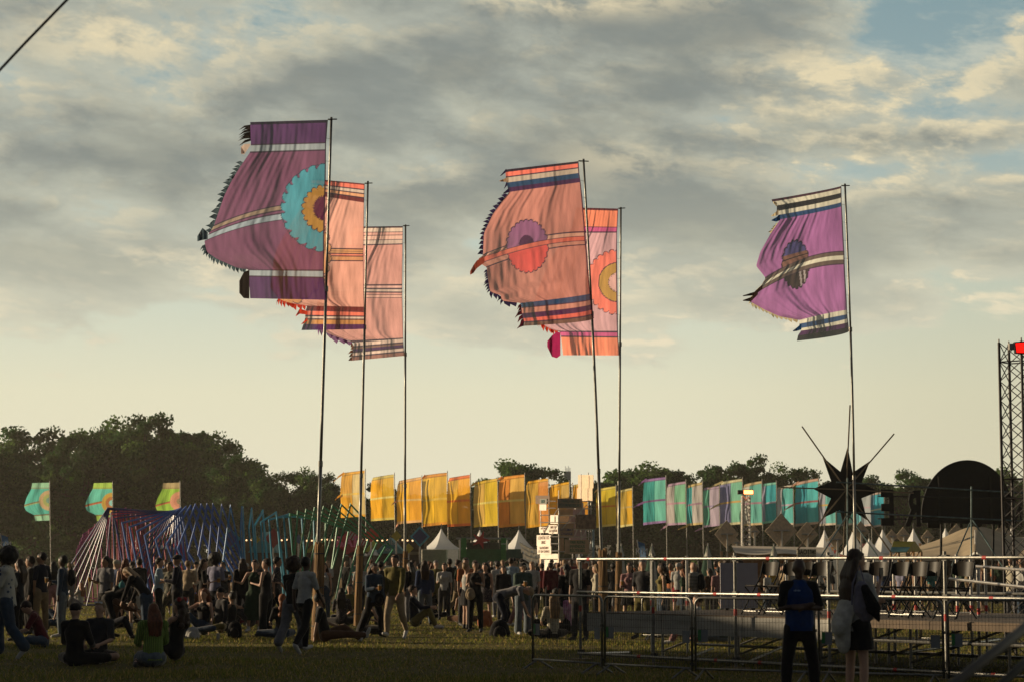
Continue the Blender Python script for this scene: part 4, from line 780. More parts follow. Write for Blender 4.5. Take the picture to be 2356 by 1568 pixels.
for a in [(1672, 1228, 28, 33, 112, 'bare plywood diamond left of the lamp mast'), (1735, 1222, 14, 16, 118, 'small plywood diamond right of the lamp mast'), (1797, 1220, 37, 41, 110, 'largest plywood diamond, between lamp mast and black star'), (1857, 1228, 26, 29, 114, 'plywood diamond under the left points of the black star'), (1980, 1221, 20, 24, 116, 'plywood diamond behind the right foot of the black star'), (2052, 1233, 14, 16, 130, 'small plywood diamond under the reversed letter E'), (2078, 1231, 17, 20, 131, 'plywood diamond between the reversed letters'), (2134, 1235, 15, 18, 131, 'small plywood diamond left of the dome sign'), (2201, 1226, 20, 23, 129, 'plywood diamond under the dome sign'), (2306, 1226, 22, 24, 128, 'plywood diamond left of the truss tower'), (1925, 1240, 20, 24, 120, 'plywood diamond between two white tents under the star'), (1694, 1248, 12, 13, 125, 'small low plywood diamond behind the bar roof'),]:
    diamond(a[0], a[1], a[2], a[3], a[4], tanb, a[5], back=True, group='plywood diamonds seen from behind')
# BAR sign
bp_ = thing('bar_sign', 'triangular striped sign with pink letters BAR behind the tall purple flag pole', 'sign', (X(806, 122), 122, 0)); Y = 122
obj('triangle', MB().prism([P(804, 1216, Y), P(846, 1248, Y), P(806, 1282, Y), P(772, 1248, Y)], (0, .06, 0)), D_('8c3038'), bp_)
for k in range(7): obj('stripe', MB().prism([P(806 + k * 5.2, 1219 + k * 4, Y - .02), P(809 + k * 5.2, 1221.3 + k * 4, Y - .02), P(800 + k * 6, 1236 + k * 3, Y - .02), P(797 + k * 6, 1234 + k * 3, Y - .02)], (0, .01, 0)), stripe, bp_)
text_on(bp_, 'BAR', P(801, 1246, Y - .08), .85, D_('b05878'), bold=.02, depth=.03); obj('post', MB().tube([(X(806, Y), Y + .1, 0), P(806, 1250, Y + .1)], .05, 6), alu, bp_)
# ---------------------------------------------------------------- right hand back area
def feather(px, yt, yb, w, Y, label):
    T = thing('feather_flag', label, 'flag', (X(px, Y), Y, 0), 'blue feather flags'); m = MB(); L_ = []; Rr = []
    for i in range(11):
        v = i / 10; y = yt + (yb - yt) * v; L_.append(P(px - w * .5 + v * w * .45, y, Y)); Rr.append(P(px - w * .5 + v * w * .45 + w * min(1, (v * 6) ** .5) * (1 - .12 * v) * (.98 if v > 0 else 0), y + (0 if v > .1 else 3), Y - .03 * i))
    m.add(L_ + Rr, [(i, i + 1, i + 12, i + 11) for i in range(10)]); sail = obj('sail', m, mat('blue_sail', (.045, .12, .24), .7, trans=.4), T)
    obj('pole', MB().tube([(X(px + w * .1, Y), Y, 0)] + [L_[i] for i in (10, 5, 2, 0)], .02, 6), alu, T)
    text_on(T, 'KM', P(px + w * .15, (yt + yb) / 2 + 4, Y - .18), .35, _m['white_paint'])
feather(1474, 1240, 1288, 17, 84, 'blue feather flag standing between the flag poles and the rail'); feather(9, 1225, 1272, 17, 84, 'blue feather flag cut by the left edge of the photo')
umb = mat('parasol_green', (.02, .075, .045), .8); umw = mat('parasol_white', (.5, .47, .4), .8)
for px, Y, lab in [(1430, 86, 'closed green and white parasol beside the two reed wraps'), (1501, 84, 'closed green and white parasol left of the first rail post'), (1630, 80, 'closed green and white parasol in the middle of the crowd'), (1782, 88, 'closed green and white parasol behind the chairs, near the BAO sign')]:
    T = thing('closed_parasol', lab, 'parasol', (X(px, Y), Y, 0), 'closed parasols'); z0 = H + (HOR - 1255) / F * Y; m = MB(); m2 = MB()
    f = lambda s0, s1: (lambda u, v: (X(px, Y) + math.cos(s0 + (s1 - s0) * u) * (.03 + .27 * v ** .8) * (1 + .25 * math.cos(8 * (s0 + (s1 - s0) * u))), Y + math.sin(s0 + (s1 - s0) * u) * (.03 + .27 * v ** .8), z0 - 1.55 * v))
    obj('cloth', m.grid(f(0, 6.283), 32, 8), umb, T); obj('panel', m2.grid(lambda u, v: tuple(Vector(f(-1.9, -.9)(u, v)) + Vector((0, -.03, 0))), 8, 8), umw, T); obj('top_cap', MB().grid(lambda u, v: (X(px, Y) + math.cos(6.283 * u) * (.02 + .115 * v), Y + math.sin(6.283 * u) * (.02 + .115 * v), z0 + .03 - .42 * v), 16, 4), umw, T); obj('mast', MB().tube([(X(px, Y), Y, 0), (X(px, Y), Y, z0 + .1)], .025, 6), alu, T)
# lamp mast
def truss(T, pts, r, rr, n, m, nm='truss'):
    """square lattice column between two points"""
    a, b = Vector(pts[0]), Vector(pts[1]); d = (b - a); cs = [Vector((sx * r, sy * r, 0)) for sx, sy in ((-1, -1), (1, -1), (1, 1), (-1, 1))]
    for c in cs: obj('chord', MB().tube([a + c, b + c], rr, 7), m, T)
    lat = MB()
    for i in range(n):
        p, q = a + d * i / n, a + d * (i + 1) / n
        for k in range(4):
            c1, c2 = cs[k], cs[(k + 1) % 4]; lat.tube([p + c1, q + c2], rr * .42, 5); lat.tube([p + c2, q + c1], rr * .42, 5)
        if i % 4 == 0:
            for k in range(4): lat.tube([p + cs[k], p + cs[(k + 1) % 4]], rr * .5, 5)
    obj('lattice', lat, m, T)
lm = thing('lamp_mast', 'slim metal truss mast with a lit floodlight on top', 'lamp', (X(1716, 104), 104, 0)); truss(lm, [(X(1716, 104), 104, 0), P(1716, 1140, 104)], .19, .03, 14, alu)
obj('dark_lamp', MB().box(P(1704, 1131, 104), (.28, .3, .2)), mat('lamp_black', (.02, .015, .012), .6), lm)
obj('lit_lamp', MB().box(P(1722, 1131, 103.9), (.42, .2, .17)), mat('lamp_glow', (1, .20, .05), emis=9), lm); obj('lamp_housing', MB().box(P(1722, 1131, 104.08), (.48, .12, .24)), _m['lamp_black'], lm)
# bar with canopy, BAO sign
bc = thing('canopy_bar', 'timber bar with a pale sagging canopy roof left of the BAO sign', 'bar', (X(1760, 98), 98, 0)); Y = 98
obj('canopy', MB().grid(lambda u, v: tuple(P(1683 + 222 * u + 8 * v, 1254 + 4 * u + (16 + 5 * u) * v + 3 * math.sin(u * 9) * v, Y + 3 - 4 * v)), 26, 5), mat('canopy_cloth', (.66, .58, .45), .8, trans=.2, var=.1), bc)
for k in range(9): x = 1686 + k * 26; obj('post', MB().box(((X(x, Y)), Y + 1, .95 + .1), (.09, .09, 2.1)), mat('new_timber', (.38, .23, .11), .8), bc)
for k in range(3): obj('slat_screen', MB().box((X(1661 + 13 * k, Y), Y, 1.15), (.10, .06, 2.2)), _m['new_timber'], bc)
obj('beam', MB().box((X(1795, Y), Y + 1, 2.12), (4.6, .1, .12)), _m['new_timber'], bc); obj('counter', MB().box((X(1795, Y), Y, 1.0), (4.4, .5, .1)), _m['new_timber'], bc); obj('back_wall', MB().box((X(1795, Y), Y + 2.5, 1.0), (4.6, .1, 2.0)), mat('orange_wall', (.30, .14, .05), .8), bc)
for k in range(4): obj('gable_slat', MB().box((X(1674 + 7 * k, Y), Y - .1, 1.2 - .12 * k), (.06, .05, 2.0 - .15 * k)), stripe, bc)
bo = thing('food_sign', 'cream board reading BAO FAMILY TAKE AWAY beside the canopy bar', 'sign', (X(1856, 92), 92, 0)); Y = 92; blk = mat('black_letters', (.012, .012, .01), .7)
obj('board', MB().prism([P(1834, 1261, Y), P(1878, 1262, Y), P(1878, 1286, Y), P(1834, 1286, Y)], (0, .05, 0)), mat('cream_board', (.85, .76, .52), .8), bo)
def fit_text(T, tx, x0, x1, y0, y1, Y, m):
    me = text_mesh(tx, 1., .008, .012); xs = [v.co.x for v in me.vertices]; ys = [v.co.y for v in me.vertices]; a, b = P(x0, y1, Y), P(x1, y0, Y)
    me.transform(Matrix.Translation(-Vector(((min(xs) + max(xs)) / 2, (min(ys) + max(ys)) / 2, 0)))); me.transform(Matrix.Translation((a + b) / 2 - ORG[T]) @ Matrix.Rotation(math.pi / 2, 4, 'X') @ Matrix.Diagonal(((b.x - a.x) / (max(xs) - min(xs)), (b.z - a.z) / (max(ys) - min(ys)), 1, 1))); me.name = 'lettering'; link('lettering', me, m, T)
fit_text(bo, 'BAO', 1835.5, 1856.5, 1262.5, 1274, Y - .03, blk); fit_text(bo, 'FAMILY', 1835.5, 1857, 1276, 1285, Y - .03, blk); fit_text(bo, 'TAKE', 1863, 1877, 1263, 1273, Y - .03, blk); fit_text(bo, 'AWAY', 1863, 1877, 1275.5, 1285, Y - .03, blk)
for k, (ch, yy_) in enumerate([('B', 1264.5), ('E', 1269), ('T', 1273.5), ('H', 1278), ('K', 1282)]): text_on(bo, ch, P(1859.7, yy_, Y - .02), .09, blk, bold=.004)
for x in (1836, 1876): obj('leg', MB().box((X(x, Y), Y + .05, .95), (.05, .05, 1.9)), _m['new_timber'], bo)
# small yellow-roofed stand
ys = thing('roofed_stand', 'small wooden stand with yellow and teal ridge roof', 'stand', (X(2080, 78), 78, 0)); Y = 78; zf = lambda y: H + (HOR - y) / F * Y
a, b, c_ = P(2049, 1268, Y), P(2088, 1268, Y), P(2121, 1268, Y + 1.6)
rt, rb = P(2055, 1244, Y + .5), P(2101, 1244, Y + .8)
obj('roof_top', MB().prism([P(2056, 1244, Y + .6), P(2104, 1244, Y + .8), P(2094, 1257, Y + .3), P(2051.5, 1257, Y + .2)], (0, .04, -.03)), mat('yellow_roof', (.52, .40, .03), .6), ys)
obj('roof_lower', MB().prism([P(2051.5, 1257, Y + .2), P(2094, 1257, Y + .3), P(2086, 1268, Y - .1), P(2048, 1268, Y - .15)], (0, .04, -.03)), mat('teal_roof', (.12, .30, .28), .6), ys)
obj('gable', MB().prism([P(2104, 1244, Y + .82), P(2121, 1268, Y + 1.2), P(2086, 1268, Y - .06)], (.03, .03, 0)), mat('gable_yellow', (.34, .25, .03), .7), ys)
for x, dy in ((2050, 0), (2068, .1), (2086, 0), (2102, .7), (2120, 1.1), (2091, .2)): q = P(x, 1268, Y + dy); obj('post', MB().box((q.x, q.y, q.z / 2), (.07, .07, q.z)), _m['new_timber'], ys)
for x in (2057, 2092, 2108): q = P(x, 1278, Y + .3); obj('brace', MB().tube([q, q + Vector((.14, 0, .18))], .03, 5), _m['new_timber'], ys)
# tan stretch tent
tt = thing('stretch_tent', 'big tan stretch tent with one high peak at the right', 'tent', (X(2240, 100), 100, 0)); tanc = mat('tan_stretch', (.42, .33, .21), .75, var=.1, scale=1.2, trans=.15)
def stent(u, v):
    x = 2020 + 460 * u; top = 1285 - 69 * math.exp(-((x - 2244) / 95.) ** 2) - 14 * math.exp(-((x - 2120) / 60.) ** 2) - 48 * math.exp(-((x - 2420) / 90.) ** 2) - 5
    bot = 1288 - 22 * max(0, 1 - abs(x - 2244) / 34.) ** 1.2 * (x > 2200) - 10 * max(0, 1 - abs(x - 2370) / 60.)
    y = top + (bot - top) * v; sag = math.sin(v * math.pi) * 1.0; return tuple(P(x, y, 104 - 7 * v))
obj('canopy', MB().grid(stent, 70, 14), tanc, tt, smooth=True); 
for x, yt in ((2244, 1218), (2228, 1262), (2420, 1235)): obj('pole', MB().tube([(X(x, 99), 99, 0), P(x, yt, 99)], .045, 7), alu, tt)
obj('back_wall', MB().box((X(2300, 106), 107, 1.0), (9, .1, 1.9)), _m['stall_dark'], tt)
# bunting
bnt = [mat('bunt_' + s, hx(s), .8, trans=.5) for s in ('c8c0b0', 'c88880', 'd0a070', 'b85850')]
def bunting(x0, y0, x1, y1, Y, sag, n, label, ms):
    T = thing('bunting', label, 'bunting', tuple(P(x0, y0, Y)), 'strings of bunting'); a, b = P(x0, y0, Y), P(x1, y1, Y)
    f = lambda t: a.lerp(b, t) - Vector((0, 0, sag * 4 * t * (1 - t))); obj('line', MB().tube([f(i / 16) for i in range(17)], .012, 4), rope, T)
    for i in range(n):
        t = (i + .5) / n; p = f(t); d = (b - a).normalized() * .11; tip = p + Vector((R.uniform(-.08, .04), -.05, -.26)); obj('pennant', MB().add([p - d, p + d, tip], [(0, 1, 2)]), ms[i % len(ms)], T)
bunting(1196, 1246, 1264, 1250, 112, .3, 12, 'white bunting left of the cardboard tower, upper string', bnt[:1]); bunting(1200, 1258, 1262, 1262, 112, .25, 11, 'white bunting left of the cardboard tower, middle string', bnt[:1]); bunting(1204, 1272, 1258, 1275, 112, .2, 9, 'white bunting left of the cardboard tower, lowest string', bnt[:1])
bunting(1372, 1250, 1404, 1250, 112, .2, 6, 'white bunting right of the cardboard tower, upper string', bnt[:1]); bunting(1372, 1263, 1404, 1262, 112, .2, 6, 'white bunting right of the cardboard tower, lower string', bnt[:1])
bunting(1898, 1232, 1990, 1244, 128, 1., 14, 'pink bunting from the left white tent to the star stand', bnt); bunting(2050, 1232, 2120, 1244, 128, .8, 11, 'pink bunting behind the yellow roof', bnt); bunting(2100, 1246, 2180, 1232, 128, .7, 12, 'pink bunting right of the yellow roof', bnt)
# distant antenna building
an = thing('antenna_building', 'distant tower block with four antennas above the treeline', 'building', (X(1306, 600), 600, 0)); Y = 600
obj('block', MB().box((X(1306, Y), Y, 14), (1.9, 3, (H + (HOR - 1085) / F * Y) * 2 - 28)), mat('far_concrete', (.35, .38, .40), .8), an)
for k in range(4): obj('antenna', MB().tube([P(1301 + k * 3.4, 1086, Y), P(1301 + k * 3.4, 1071 + (k % 2) * 4, Y)], .09, 5), _m['far_concrete'], an)
# cable, top left
cb = thing('cable', 'black cable crossing the top left corner of the sky', 'cable', tuple(P(-60, 225, 14))); obj('strand', MB().tube([P(-260, 440, 14), P(-60, 225, 14), P(60, 97, 14), P(162, -8, 14), P(330, -180, 14)], .0095, 8), mat('cable_black', (.008, .007, .006), .6), cb)
# ---------------------------------------------------------------- people
def nz(v): v = Vector(v); return v.normalized()
BASE = dict(t=(0, 0, 1), yaw=0, hd=(0, .05, 1), fd=(0, 1, 0), ru=(.14, .02, -1), rf=(.06, .12, -1), lu=(-.14, .02, -1), lf=(-.06, .12, -1),
            rt=(.07, .03, -1), rs=(.03, -.05, -1), lt=(-.07, .03, -1), ls=(-.03, -.05, -1), rft=(.15, 1, -.12), lft=(-.15, 1, -.12), mir=False)
def pose(**k): d = dict(BASE); d.update(k); return d
POSES = dict(
    stand=pose(), relax=pose(rt=(.12, .05, -1), lt=(-.04, .02, -1), ls=(-.05, -.12, -1), fd=(.35, 1, 0)),
    cup=pose(ru=(.16, .1, -1), rf=(-.15, 1, .25), fd=(.2, 1, -.1)), cups=pose(ru=(.16, .15, -1), rf=(-.3, 1, .15), lu=(-.16, .12, -1), lf=(.35, 1, .2), fd=(-.4, 1, -.1)),
    pocket=pose(ru=(.25, -.12, -1), rf=(-.2, .25, -1), lu=(-.25, -.12, -1), lf=(.2, .25, -1), rt=(.14, .02, -1), fd=(-.5, 1, -.05)),
    hip=pose(ru=(.55, -.15, -1), rf=(-.7, .2, -.35), lt=(-.12, .1, -1)),
    crossed=pose(ru=(.28, .22, -1), rf=(-1, .35, .12), lu=(-.28, .22, -1), lf=(1, .42, .02), rt=(.17, .02, -1), lt=(-.17, .02, -1), rs=(.05, -.02, -1), ls=(-.05, -.02, -1)),
    walk=pose(t=(0, .06, 1), ru=(.12, -.35, -1), rf=(.05, .05, -1), lu=(-.12, .35, -1), lf=(0, .7, -1), rt=(.05, .42, -1), rs=(.02, -.02, -1), rft=(.05, 1, .2), lt=(-.05, -.22, -1), ls=(0, -.75, -1), lft=(0, .7, -.75)),
    walkcup=pose(t=(0, .06, 1), ru=(.14, .1, -1), rf=(-.25, 1, .1), lu=(-.2, -.1, -1), lf=(-.15, .25, -1), lt=(-.05, .45, -1), ls=(-.02, -.08, -1), rt=(.05, -.25, -1), rs=(0, -.7, -1), rft=(0, .7, -.7)),
    phone=pose(t=(0, .04, 1), ru=(.14, .3, -1), rf=(-.25, .55, 1), lu=(-.2, .2, -1), lf=(.6, .8, .1), fd=(.1, 1, -.2)),
    armsout=pose(ru=(.8, .2, -.75), rf=(.9, .5, -.1), lu=(-.5, .3, -1), lf=(-.4, 1, .2)),
    bend=pose(t=(0, .93, .28), hd=(0, 1, -.25), fd=(0, .35, -1), ru=(.1, .25, -1), rf=(0, .45, -1), lu=(-.1, .25, -1), lf=(0, .45, -1), rt=(.1, .35, -1), rs=(.03, -.35, -1), lt=(-.1, .55, -1), ls=(-.03, -.45, -1)),
    lean=pose(t=(0, .62, .8), hd=(0, .9, .5), fd=(0, 1, -.8), ru=(.15, .3, -1), rf=(0, .5, -1), lu=(-.15, .3, -1), lf=(.1, .5, -1), rt=(.08, .08, -1), lt=(-.08, -.1, -1)),
    cross_leg=pose(t=(0, -.05, 1), ru=(.22, .35, -1), rf=(-.35, .9, -.25), lu=(-.22, .35, -1), lf=(.35, .9, -.25), rt=(.8, .75, .02), rs=(-1, .05, -.12), lt=(-.8, .75, .02), ls=(1, .15, -.12), rft=(-1, .2, 0), lft=(1, .2, 0), fd=(.1, 1, -.1)),
    slump=pose(t=(0, .38, 1), hd=(0, .8, .7), fd=(0, 1, -.9), ru=(.2, .5, -1), rf=(-.2, 1, -.35), lu=(-.2, .5, -1), lf=(.25, 1, -.3), rt=(.85, .7, .1), rs=(-1, .1, -.2), lt=(-.85, .7, .1), ls=(1, .15, -.2), rft=(-1, .2, 0), lft=(1, .2, 0)),
    knees=pose(t=(0, -.12, 1), ru=(.18, .75, -.75), rf=(-.3, .9, .05), lu=(-.18, .75, -.75), lf=(.3, .9, .05), rt=(.12, .8, .62), rs=(.05, .45, -1), lt=(-.12, .8, .62), ls=(-.05, .45, -1), rft=(.05, 1, -.05), lft=(-.05, 1, -.05)),
    legsout=pose(t=(0, -.25, 1), ru=(.35, -.3, -1), rf=(.1, -.2, -1), lu=(-.15, .5, -1), lf=(.2, 1, -.3), rt=(.08, 1, .04), rs=(.05, 1, -.04), rft=(.3, .3, .9), lt=(-.1, .9, .35), ls=(-.05, .8, -.55), lft=(-.3, .4, .7)),
    oneknee=pose(t=(0, -.02, 1), ru=(.2, .85, -.35), rf=(-.2, .9, -.1), lu=(-.25, .05, -1), lf=(-.05, .3, -1), rt=(.15, .75, .65), rs=(.1, .2, -1), lt=(-.9, .6, .0), ls=(.95, .3, -.1), lft=(1, .4, 0)),
    kneel=pose(t=(0, .08, 1), ru=(.2, .3, -1), rf=(-.3, .8, -.2), lu=(-.2, .3, -1), lf=(.3, .8, -.2), rt=(.25, .95, -.12), rs=(-.45, -.9, -.06), rft=(-.3, -1, -.1), lt=(-.1, 1, -.12), ls=(-.35, -.95, -.06), lft=(-.3, -1, -.1)),
    reach=pose(t=(0, .22, 1), ru=(.1, .8, -.5), rf=(0, 1, -.2), lu=(-.1, .8, -.5), lf=(0, 1, -.25), rt=(.5, .8, .3), rs=(-.3, .3, -.8), lt=(-.9, .5, .0), ls=(.9, .3, -.1), lft=(1, .4, 0), fd=(0, 1, -.4)),
)
def joints(p):
    t = nz(p['t']); r = Vector((1, 0, 0)); f = t.cross(r).normalized(); J = {}
    Pv = Vector((0, 0, .93)); J['pel'] = Pv; J['waist'] = Pv + t * .17; J['chest'] = Pv + t * .36; J['neck'] = Pv + t * .53
    for s, k in ((1, 'r'), (-1, 'l')):
        J[k + 'sh'] = Pv + t * .485 + r * .175 * s; J[k + 'el'] = J[k + 'sh'] + nz(p[k + 'u']) * .285; J[k + 'wr'] = J[k + 'el'] + nz(p[k + 'f']) * .25
        J[k + 'hd'] = J[k + 'wr'] + nz(Vector(nz(p[k + 'f'])) + Vector((-.25 * s, .1, 0))) * .09
        J[k + 'hip'] = Pv + r * .095 * s - Vector((0, 0, .03)); J[k + 'kn'] = J[k + 'hip'] + nz(p[k + 't']) * .42; J[k + 'an'] = J[k + 'kn'] + nz(p[k + 's']) * .41
        J[k + 'to'] = J[k + 'an'] + nz(p[k + 'ft']) * .175 + Vector((0, 0, -.035))
    h = nz(p['hd']); fd = Vector(p['fd']); fd = (fd - h * fd.dot(h) * .6).normalized(); J['head'] = J['neck'] + h * .17; J['h'] = h; J['fd'] = fd; J['hr'] = fd.cross(h).normalized(); J['f'] = f; J['t'] = t
    lo = min([J[k].z - r_ for k, r_ in (('pel', .13), ('ran', .075), ('lan', .075), ('rto', .035), ('lto', .035), ('rkn', .06), ('lkn', .06), ('rhip', .10))])
    for k in J:
        if k not in ('h', 'fd', 'hr', 'f', 't'): J[k] = J[k] - Vector((0, 0, lo))
    return J
def cone(mb, a, b, ra, rb, wide=None, fl=1., n=10):
    """tapered limb with rounded ends; wide = axis along which it is widest, fl = thickness factor across it"""
    a, b = Vector(a), Vector(b); d = (b - a); L = d.length; d = d / L if L > 1e-5 else Vector((0, 0, 1)); w = Vector(wide) if wide is not None else d.orthogonal(); w = (w - d * w.dot(d)).normalized(); q = d.cross(w)
    rings = []
    for k in (-80, -50, -20): an = math.radians(k); rings.append((a + d * ra * math.sin(an) * min(1, 1), ra * math.cos(an)))
    rings.append((a, ra)); rings.append(((a + b) / 2, (ra + rb) / 2)); rings.append((b, rb))
    for k in (20, 50, 80): an = math.radians(k); rings.append((b + d * rb * math.sin(an), rb * math.cos(an)))
    vs = []; 
    for c, r in rings:
        for i in range(n): th = 6.28318 * i / n; vs.append(c + w * math.cos(th) * r + q * math.sin(th) * r * fl)
    m = len(rings); fs = [(i * n + k, i * n + (k + 1) % n, (i + 1) * n + (k + 1) % n, (i + 1) * n + k) for i in range(m - 1) for k in range(n)]
    fs += [tuple(range(n))[::-1], tuple(range((m - 1) * n, m * n))]; mb.add(vs, fs)
def ball(mb, c, r, s=(1, 1, 1), ax=None):
    c = Vector(c); A = ax or (Vector((1, 0, 0)), Vector((0, 1, 0)), Vector((0, 0, 1))); vs = []; n, m = 14, 9
    for j in range(1, m):
        ph = math.pi * j / m
        for i in range(n): th = 6.28318 * i / n; vs.append(c + A[0] * r * s[0] * math.sin(ph) * math.cos(th) + A[1] * r * s[1] * math.sin(ph) * math.sin(th) + A[2] * r * s[2] * math.cos(ph))
    fs = [(j * n + i, (j + 1) * n + i, (j + 1) * n + (i + 1) % n, j * n + (i + 1) % n) for j in range(m - 2) for i in range(n)] + [tuple(range(n)), tuple(range((m - 2) * n, (m - 1) * n))[::-1]]
    mb.add(vs, fs)
_tmp = bpy.data.objects.new('tmp', bpy.data.meshes.new('tmp')); C.objects.link(_tmp)
_rm = _tmp.modifiers.new('r', 'REMESH'); _rm.mode = 'VOXEL'; _smm = _tmp.modifiers.new('s', 'SMOOTH')
def skin(mb, vox, it=4, f=.5, name='body'):
    me = bpy.data.meshes.new('t'); me.from_pydata([tuple(v) for v in mb.v], [], mb.f); old = _tmp.data; _tmp.data = me; bpy.data.meshes.remove(old)
    _rm.voxel_size = vox; _smm.iterations = it; _smm.factor = f; bpy.context.view_layer.update()
    out = bpy.data.meshes.new_from_object(_tmp.evaluated_get(bpy.context.evaluated_depsgraph_get())); out.name = name
    out.polygons.foreach_set('use_smooth', [True] * len(out.polygons)); return out
import bmesh
def hem(me, co_, no_):
    b = bmesh.new(); b.from_mesh(me); bmesh.ops.bisect_plane(b, geom=b.verts[:] + b.edges[:] + b.faces[:], plane_co=co_, plane_no=no_, clear_inner=True)
    b.to_mesh(me); b.free(); return me
_pc = {}
def torso(mb, J, e=0., lo=True):
    r = Vector((1, 0, 0)); f = J['f']
    if lo: cone(mb, J['pel'] - Vector((0, 0, .02)), J['waist'], .150 + e, .125 + e * .9, r, .76, 14)
    cone(mb, J['waist'], J['chest'], .127 + e * .9, .154 + e, r, .70, 14); cone(mb, J['chest'], J['chest'].lerp(J['neck'], .6), .158 + e, .115 + e, r, .68, 14)
    cone(mb, J['rsh'], J['lsh'], .058 + e, .058 + e)
def legs_(mb, J, e=0., end=1., fat=1.):
    for k in 'rl':
        kn = J[k + 'hip'].lerp(J[k + 'kn'], min(1, end * 2)); cone(mb, J[k + 'hip'], kn, (.088 + e) * fat, (.056 + e + (1 - min(1, end * 2)) * .03) * fat)
        if end > .5:
            an = J[k + 'kn'].lerp(J[k + 'an'], (end - .5) * 2); md = J[k + 'kn'].lerp(an, .3); cone(mb, J[k + 'kn'], md, (.056 + e) * fat, (.057 + e) * fat); cone(mb, md, an, (.057 + e) * fat, (.038 + e) * fat)
def arms_(mb, J, e=0., end=1.):
    for k in 'rl':
        el = J[k + 'sh'].lerp(J[k + 'el'], min(1, end * 2)); cone(mb, J[k + 'sh'], el, .050 + e, .039 + e + (1 - min(1, end * 2)) * .014)
        if end > .5: cone(mb, J[k + 'el'], J[k + 'el'].lerp(J[k + 'wr'], (end - .5) * 2), .038 + e, .027 + e)
def figure_meshes(pn, top, bot, hair, near, mir, fem):
    key = (pn, top, bot, hair, near, mir, fem)
    if key in _pc: return _pc[key]
    J = joints(POSES[pn]); vox = (.03, .018, .0115)[near]; out = {}; h, fd, hr, c = J['h'], J['fd'], J['hr'], J['head']; A = (hr, fd, h)
    e0 = -.012 if fem else 0.
    if fem:
        for k, s in (('r', 1), ('l', -1)): pass
    b = MB(); torso(b, J, e0); legs_(b, J, -.004 if fem else 0); arms_(b, J, -.006 if fem else 0)
    cone(b, J['neck'] - J['t'] * .03, c - h * .06, .056 + e0 * .6, .050 + e0 * .6)
    ball(b, c + h * .015, .1, (.78, .98, 1.12), A); cone(b, c - h * .045 + fd * .02, c - h * .085 + fd * .055, .062, .036); ball(b, c + fd * .098 - h * .018, .017, (.8, 1, 1.4), A); ball(b, c + fd * .085 - h * .062, .022, (1.2, .6, .6), A)
    for s in (1, -1): ball(b, c + hr * .078 * s - h * .012 - fd * .005, .026, (.35, .7, 1.1), A); ball(b, c + fd * .08 + hr * .033 * s + h * .022, .018, (1.2, .7, .6), A)
    for k, s in (('r', 1), ('l', -1)):
        wr, hd = J[k + 'wr'], J[k + 'hd']; dv = (hd - wr).normalized(); sd_ = dv.cross(fd); sd_ = sd_.normalized() if sd_.length > .1 else hr; cone(b, wr, hd, .028, .034, sd_, .55); nn_ = dv.cross(sd_)
        if near == 2:
            for q in range(4):
                o = hd + sd_ * (q - 1.5) * .018 + dv * .01; L = (.065, .078, .072, .055)[q]; mid = o + dv * L * .55 + nn_ * .008; cone(b, o, mid, .0095, .009, n=6); cone(b, mid, mid + (dv + nn_ * .8).normalized() * L * .5, .009, .008, n=6)
            cone(b, wr + dv * .03 + sd_ * .022 * s, wr + dv * .08 + sd_ * .052 * s, .012, .010, n=6)
        else: cone(b, hd, hd + (dv + nn_ * .4).normalized() * .06, .030, .018, sd_, .45)
        ft = (J[k + 'to'] - J[k + 'an']).normalized(); cone(b, J[k + 'an'], J[k + 'to'], .038, .028)
    out['body'] = skin(b, vox)
    if hair != 'bald':
        b = MB(); g_ = 1.
        if hair == 'afro':
            for q in range(26): a1, a2 = q * 2.4, math.acos(1 - 2 * (q + .5) / 26); ball(b, c + h * .05 - fd * .045 + (hr * math.cos(a1) * math.sin(a2) + fd * math.sin(a1) * math.sin(a2) + h * math.cos(a2)) * .10, .075)
        elif hair in ('cap', 'capback'):
            ball(b, c + h * .045 - fd * .006, .103, (.86, 1.03, .82), A); sgn = 1 if hair == 'cap' else -1; cone(b, c + h * .055 + fd * .07 * sgn, c + h * .04 + fd * .15 * sgn, .06, .05, hr, .16)
        else:
            ball(b, c + h * .035 - fd * .028, .103, (.88, .93, 1.02), A); ball(b, c + h * .075 + fd * .035, .055, (1.25, .9, .55), A)
        if hair in ('long', 'longw', 'pony', 'curly'):
            L = .34 if hair != 'curly' else .30; up = Vector((0, 0, 1)); bk = -fd * .095; w0 = .075 if hair != 'curly' else .1
            st_ = c - fd * .05; dn = (-J['t'] * .6 - up * .8).normalized(); rr_ = random.Random(5)
            if hair == 'pony': cone(b, c - fd * .09 + h * .03, c - fd * .16 - up * .18, .04, .022)
            else:
                for s in (-1, -.5, 0, .5, 1):
                    a_0 = c - fd * .055 + hr * .06 * s + h * .0; e_ = J['neck'] - J['f'] * (.115 if pn != 'lean' else .02) - J['t'] * (L - .15 + .05 * rr_.random()) + Vector((.085 * s, 0, 0)); md = a_0.lerp(e_, .45) - J['f'] * .045 + hr * .02 * s
                    if hair == 'curly':
                        for q in range(6): ball(b, a_0.lerp(e_, q / 6) - J['f'] * .03 + Vector((rr_.uniform(-.03, .03),) * 3), .05 + .008 * rr_.random())
                    else: cone(b, a_0, md, .045, .04); cone(b, md, e_, .04, .016)
        if hair == 'bun': ball(b, c + h * .10 - fd * .075, .045)
        out['hair'] = skin(b, max(vox * .8, .011), 3)
